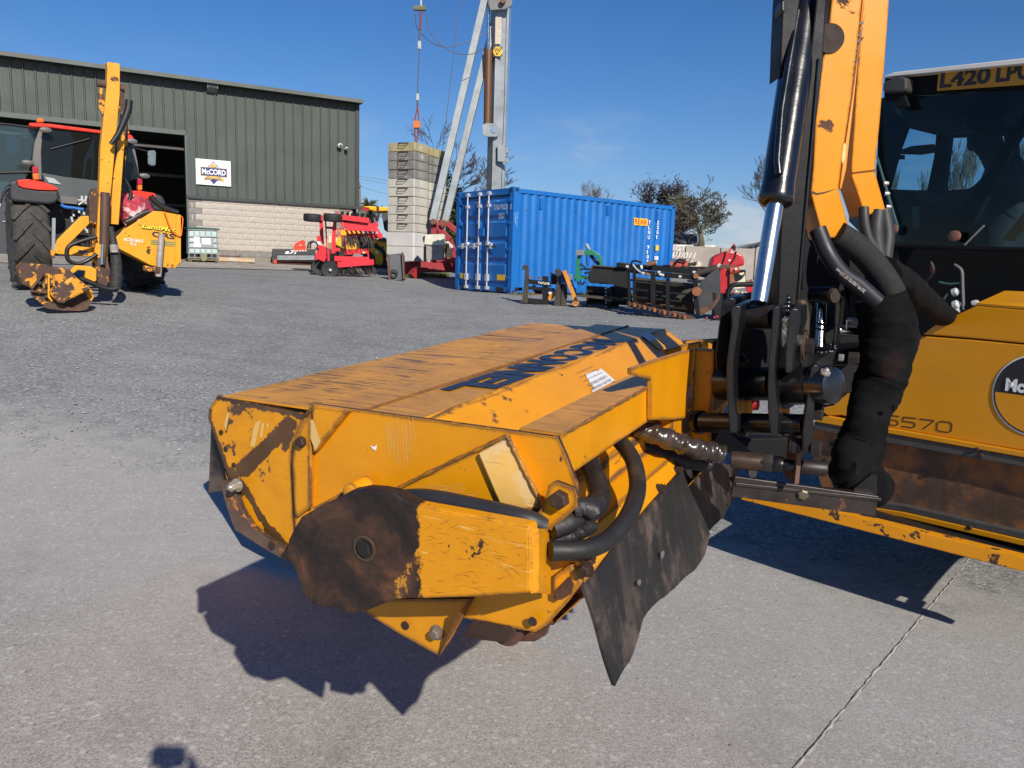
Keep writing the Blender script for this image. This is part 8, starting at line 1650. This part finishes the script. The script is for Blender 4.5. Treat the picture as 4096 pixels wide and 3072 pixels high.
q_('brown_arm', [(1500, 1230), (1640, 1180), (1800, 1190), (1920, 1210), (1900, 1250), (1660, 1250)], .2, .2, rustbrown, bevel=.02); q_('red_end', [(2010, 1500), (2080, 1380), (2100, 1600), (2000, 1640)], -.15, .1, imred)
for pts in (((1060, 1190), (1100, 1130), (1180, 1135), (1200, 1165)), ((1150, 1210), (1250, 1240), (1400, 1230), (1520, 1240))): Q_.rod('hose', zG(pts), .3, .03, mb_black, o, sub=4)
Q_.rod('blue_wrap', zG([(1000, 1150), (1050, 1140), (1130, 1165)]), .45, .05, mat('wrap_blue', (.03, .09, .22), .6), o, sub=3); q_('white_tag', [(1855, 1235), (1885, 1230), (1885, 1255), (1860, 1260)], -.2, .01, cwhite); q_('dark_back', [(900, 1190), (2000, 1260), (2000, 1420), (1600, 1400), (880, 1220)], .6, .3, mb_black); q_('silver_clamp', [(1620, 1200), (1650, 1170), (1675, 1185), (1640, 1225)], .0, .05, zz_)
R1 = fr_at(2960, 1200, -8); R1.O = R1.O + V(0, 4.5, .1); o = thing('red_fertiliser_spreader', 'domed red spreader hopper with lifting frame before the concrete wall', 'spreader', R1.O)
r_ = lambda nm, pts, y, t, m, **kk: R1.slab(nm, zG(pts), y, t, m, o, **kk)
r_('hopper', [(1530, 1220), (1560, 1100), (1640, 1050), (1740, 1012), (1880, 1018), (1960, 1060), (1985, 1130), (1985, 1200), (1760, 1240)], 0, .9, imred, bevel=.06); r_('lift_frame', [(1770, 1010), (1845, 905), (1868, 935), (1868, 1010), (1835, 1000), (1838, 950), (1790, 1012)], .1, .05, imred); r_('frame_block', [(1825, 940), (1865, 935), (1868, 985), (1828, 985)], .05, .1, mb_black)
R1.rod('strap', zG([(1740, 1012), (1710, 1120), (1680, 1210)]), -.02, .022, mb_black, o); R1.rod('strap', zG([(1875, 1018), (1850, 1110), (1790, 1190)]), -.02, .022, mb_black, o)
r_('label', [(1800, 1020), (1838, 1018), (1838, 1032), (1802, 1034)], -.02, .01, cwhite); r_('label', [(1770, 1125), (1800, 1120), (1800, 1140), (1775, 1145)], -.02, .01, cwhite)
c_ = fr_at(3010, 1290, -6); o = thing('black_tube_frame', 'black curved tube frame with shiny fittings partly hidden by the arm', 'frame', c_.O); f_ = lambda nm, pts, y, t, m, **kk: c_.slab(nm, zG(pts), y, t, m, o, **kk)
c_.rod('curved_tube', zG([(1760, 1620), (1770, 1540), (1820, 1470), (1900, 1455), (2100, 1450)]), 0, .05, mb_black, o, sub=5, n=10); f_('box', [(1560, 1560), (2150, 1600), (2150, 2000), (1600, 1950)], .05, .4, mb_black); f_('fittings', [(1920, 1550), (2000, 1545), (2060, 1580), (2050, 1620), (1930, 1600)], -.05, .06, MT['block_grey'], bevel=.012)
for x, y, m_ in ((1900, 1555, yel_lab), (1830, 1555, imred), (1870, 1545, cwhite), (1950, 1560, zz_), (1980, 1580, zz_), (1480, 1900, imred), (1580, 1890, imred), (1620, 1880, imred)): c_.rod('valve_cap', zG([(x - 8, y), (x + 12, y + 2)]), -.1, .028, m_, o)
# weeds and dead grass along the container foot and the crane base
rn = random.Random(14); mb = MB()
def tuft(p, h_, n):
    for i in range(n):
        a = p + V(rn.uniform(-.08, .08), rn.uniform(-.08, .08), 0); b_ = a + V(rn.uniform(-.06, .06), rn.uniform(-.06, .06), h_ * rn.uniform(.4, 1)); w_ = V(rn.uniform(-1, 1), rn.uniform(-1, 1), 0) * .008; mb.add([a - w_, a + w_, b_], [[0, 1, 2]])
for i in range(520):
    t = rn.random(); p = CF @ V(-.2 + 6.2 * t, -.1 - abs(rn.gauss(0, .22)), 0); p = V(p.x, p.y, gh(p.x, p.y)); tuft(p, .05 + .08 * (rn.random() < .2), 6)
prop(mb.build('dead_grass', mat('dead_grass', (.20, .15, .06), .9, var=.5, scale=2), None, kind='stuff'), 'dry brown weeds growing along the foot of the container', 'weeds')
mb = MB()
for i in range(420):
    px = rn.uniform(1610, 1790); p = gp(px, rn.uniform(1098, 1112)); tuft(p, .14, 8)
prop(mb.build('grass', mat('grass_green', (.10, .13, .03), .9, var=.5, scale=2), None, kind='stuff'), 'short green grass growing under the crane base', 'grass')
# the person holding the camera, known from the shadow on the slab
pm = bpy.data.meshes.new('person'); J2 = []; E2 = []; R2 = []
def jn(p, r, par=None):
    J2.append(Vector(p)); R2.append(r); i = len(J2) - 1
    if par is not None: E2.append((par, i))
    return i
pv = jn((.13, -.42, .95), .15); ch = jn((.13, -.40, 1.25), .16, pv); nk = jn((.13, -.36, 1.50), .07, ch); hd = jn((.13, -.27, 1.63), .085, nk); hp_ = jn((.13, -.26, 1.70), .085, hd)
for s_ in (-1, 1):
    sh_ = jn((.13 + s_ * .19, -.38, 1.42), .06, ch); el = jn((.13 + s_ * .24, -.28, 1.20), .045, sh_); wr = jn((.03 + s_ * .06, -.13, 1.50), .032, el); hn_ = jn((.01 + s_ * .045, -.09, 1.575), .030, wr)
    for k in range(4): f1 = jn((.01 + s_ * .04, -.06, 1.60 - k * .018), .010, hn_); jn((.0 + s_ * .03, -.045, 1.60 - k * .018), .009, f1)
    jn((.0 + s_ * .03, -.09, 1.555), .011, hn_)
    hi_ = jn((.13 + s_ * .10, -.42, .90), .09, pv); kn = jn((.13 + s_ * .11, -.40, .48), .06, hi_); an = jn((.13 + s_ * .12, -.42, .10), .045, kn); jn((.13 + s_ * .13, -.30, .045), .04, an)
o_ = V(.10, -.42, 0); pm.from_pydata([p - o_ for p in J2], E2, []); bm = bmesh.new(); bm.from_mesh(pm); ly = bm.verts.layers.skin.verify(); bm.verts.ensure_lookup_table()
for v, r in zip(bm.verts, R2): v[ly].radius = (r, r)
bm.verts[0][ly].use_root = True; bm.to_mesh(pm); bm.free(); pm.materials.append(mat('dark_jacket', (.022, .022, .026)))
pp = bpy.data.objects.new('person', pm); COL.objects.link(pp); pp.location = o_; pp.modifiers.new('skin', 'SKIN').use_smooth_shade = True; ss = pp.modifiers.new('sub', 'SUBSURF'); ss.levels = 1; ss.render_levels = 1
prop(pp, 'photographer in dark clothes standing on the slab, seen only by the shadow', 'person')
mb = MB(); mb.bb((-.082, -.075, 1.575), (.02, -.03, 1.63)); mb.build('pocket_camera', tdark, None, bevel=.006); o = bpy.data.objects['pocket_camera']; prop(o, 'small dark pocket camera held up in front of the photographer', 'camera')
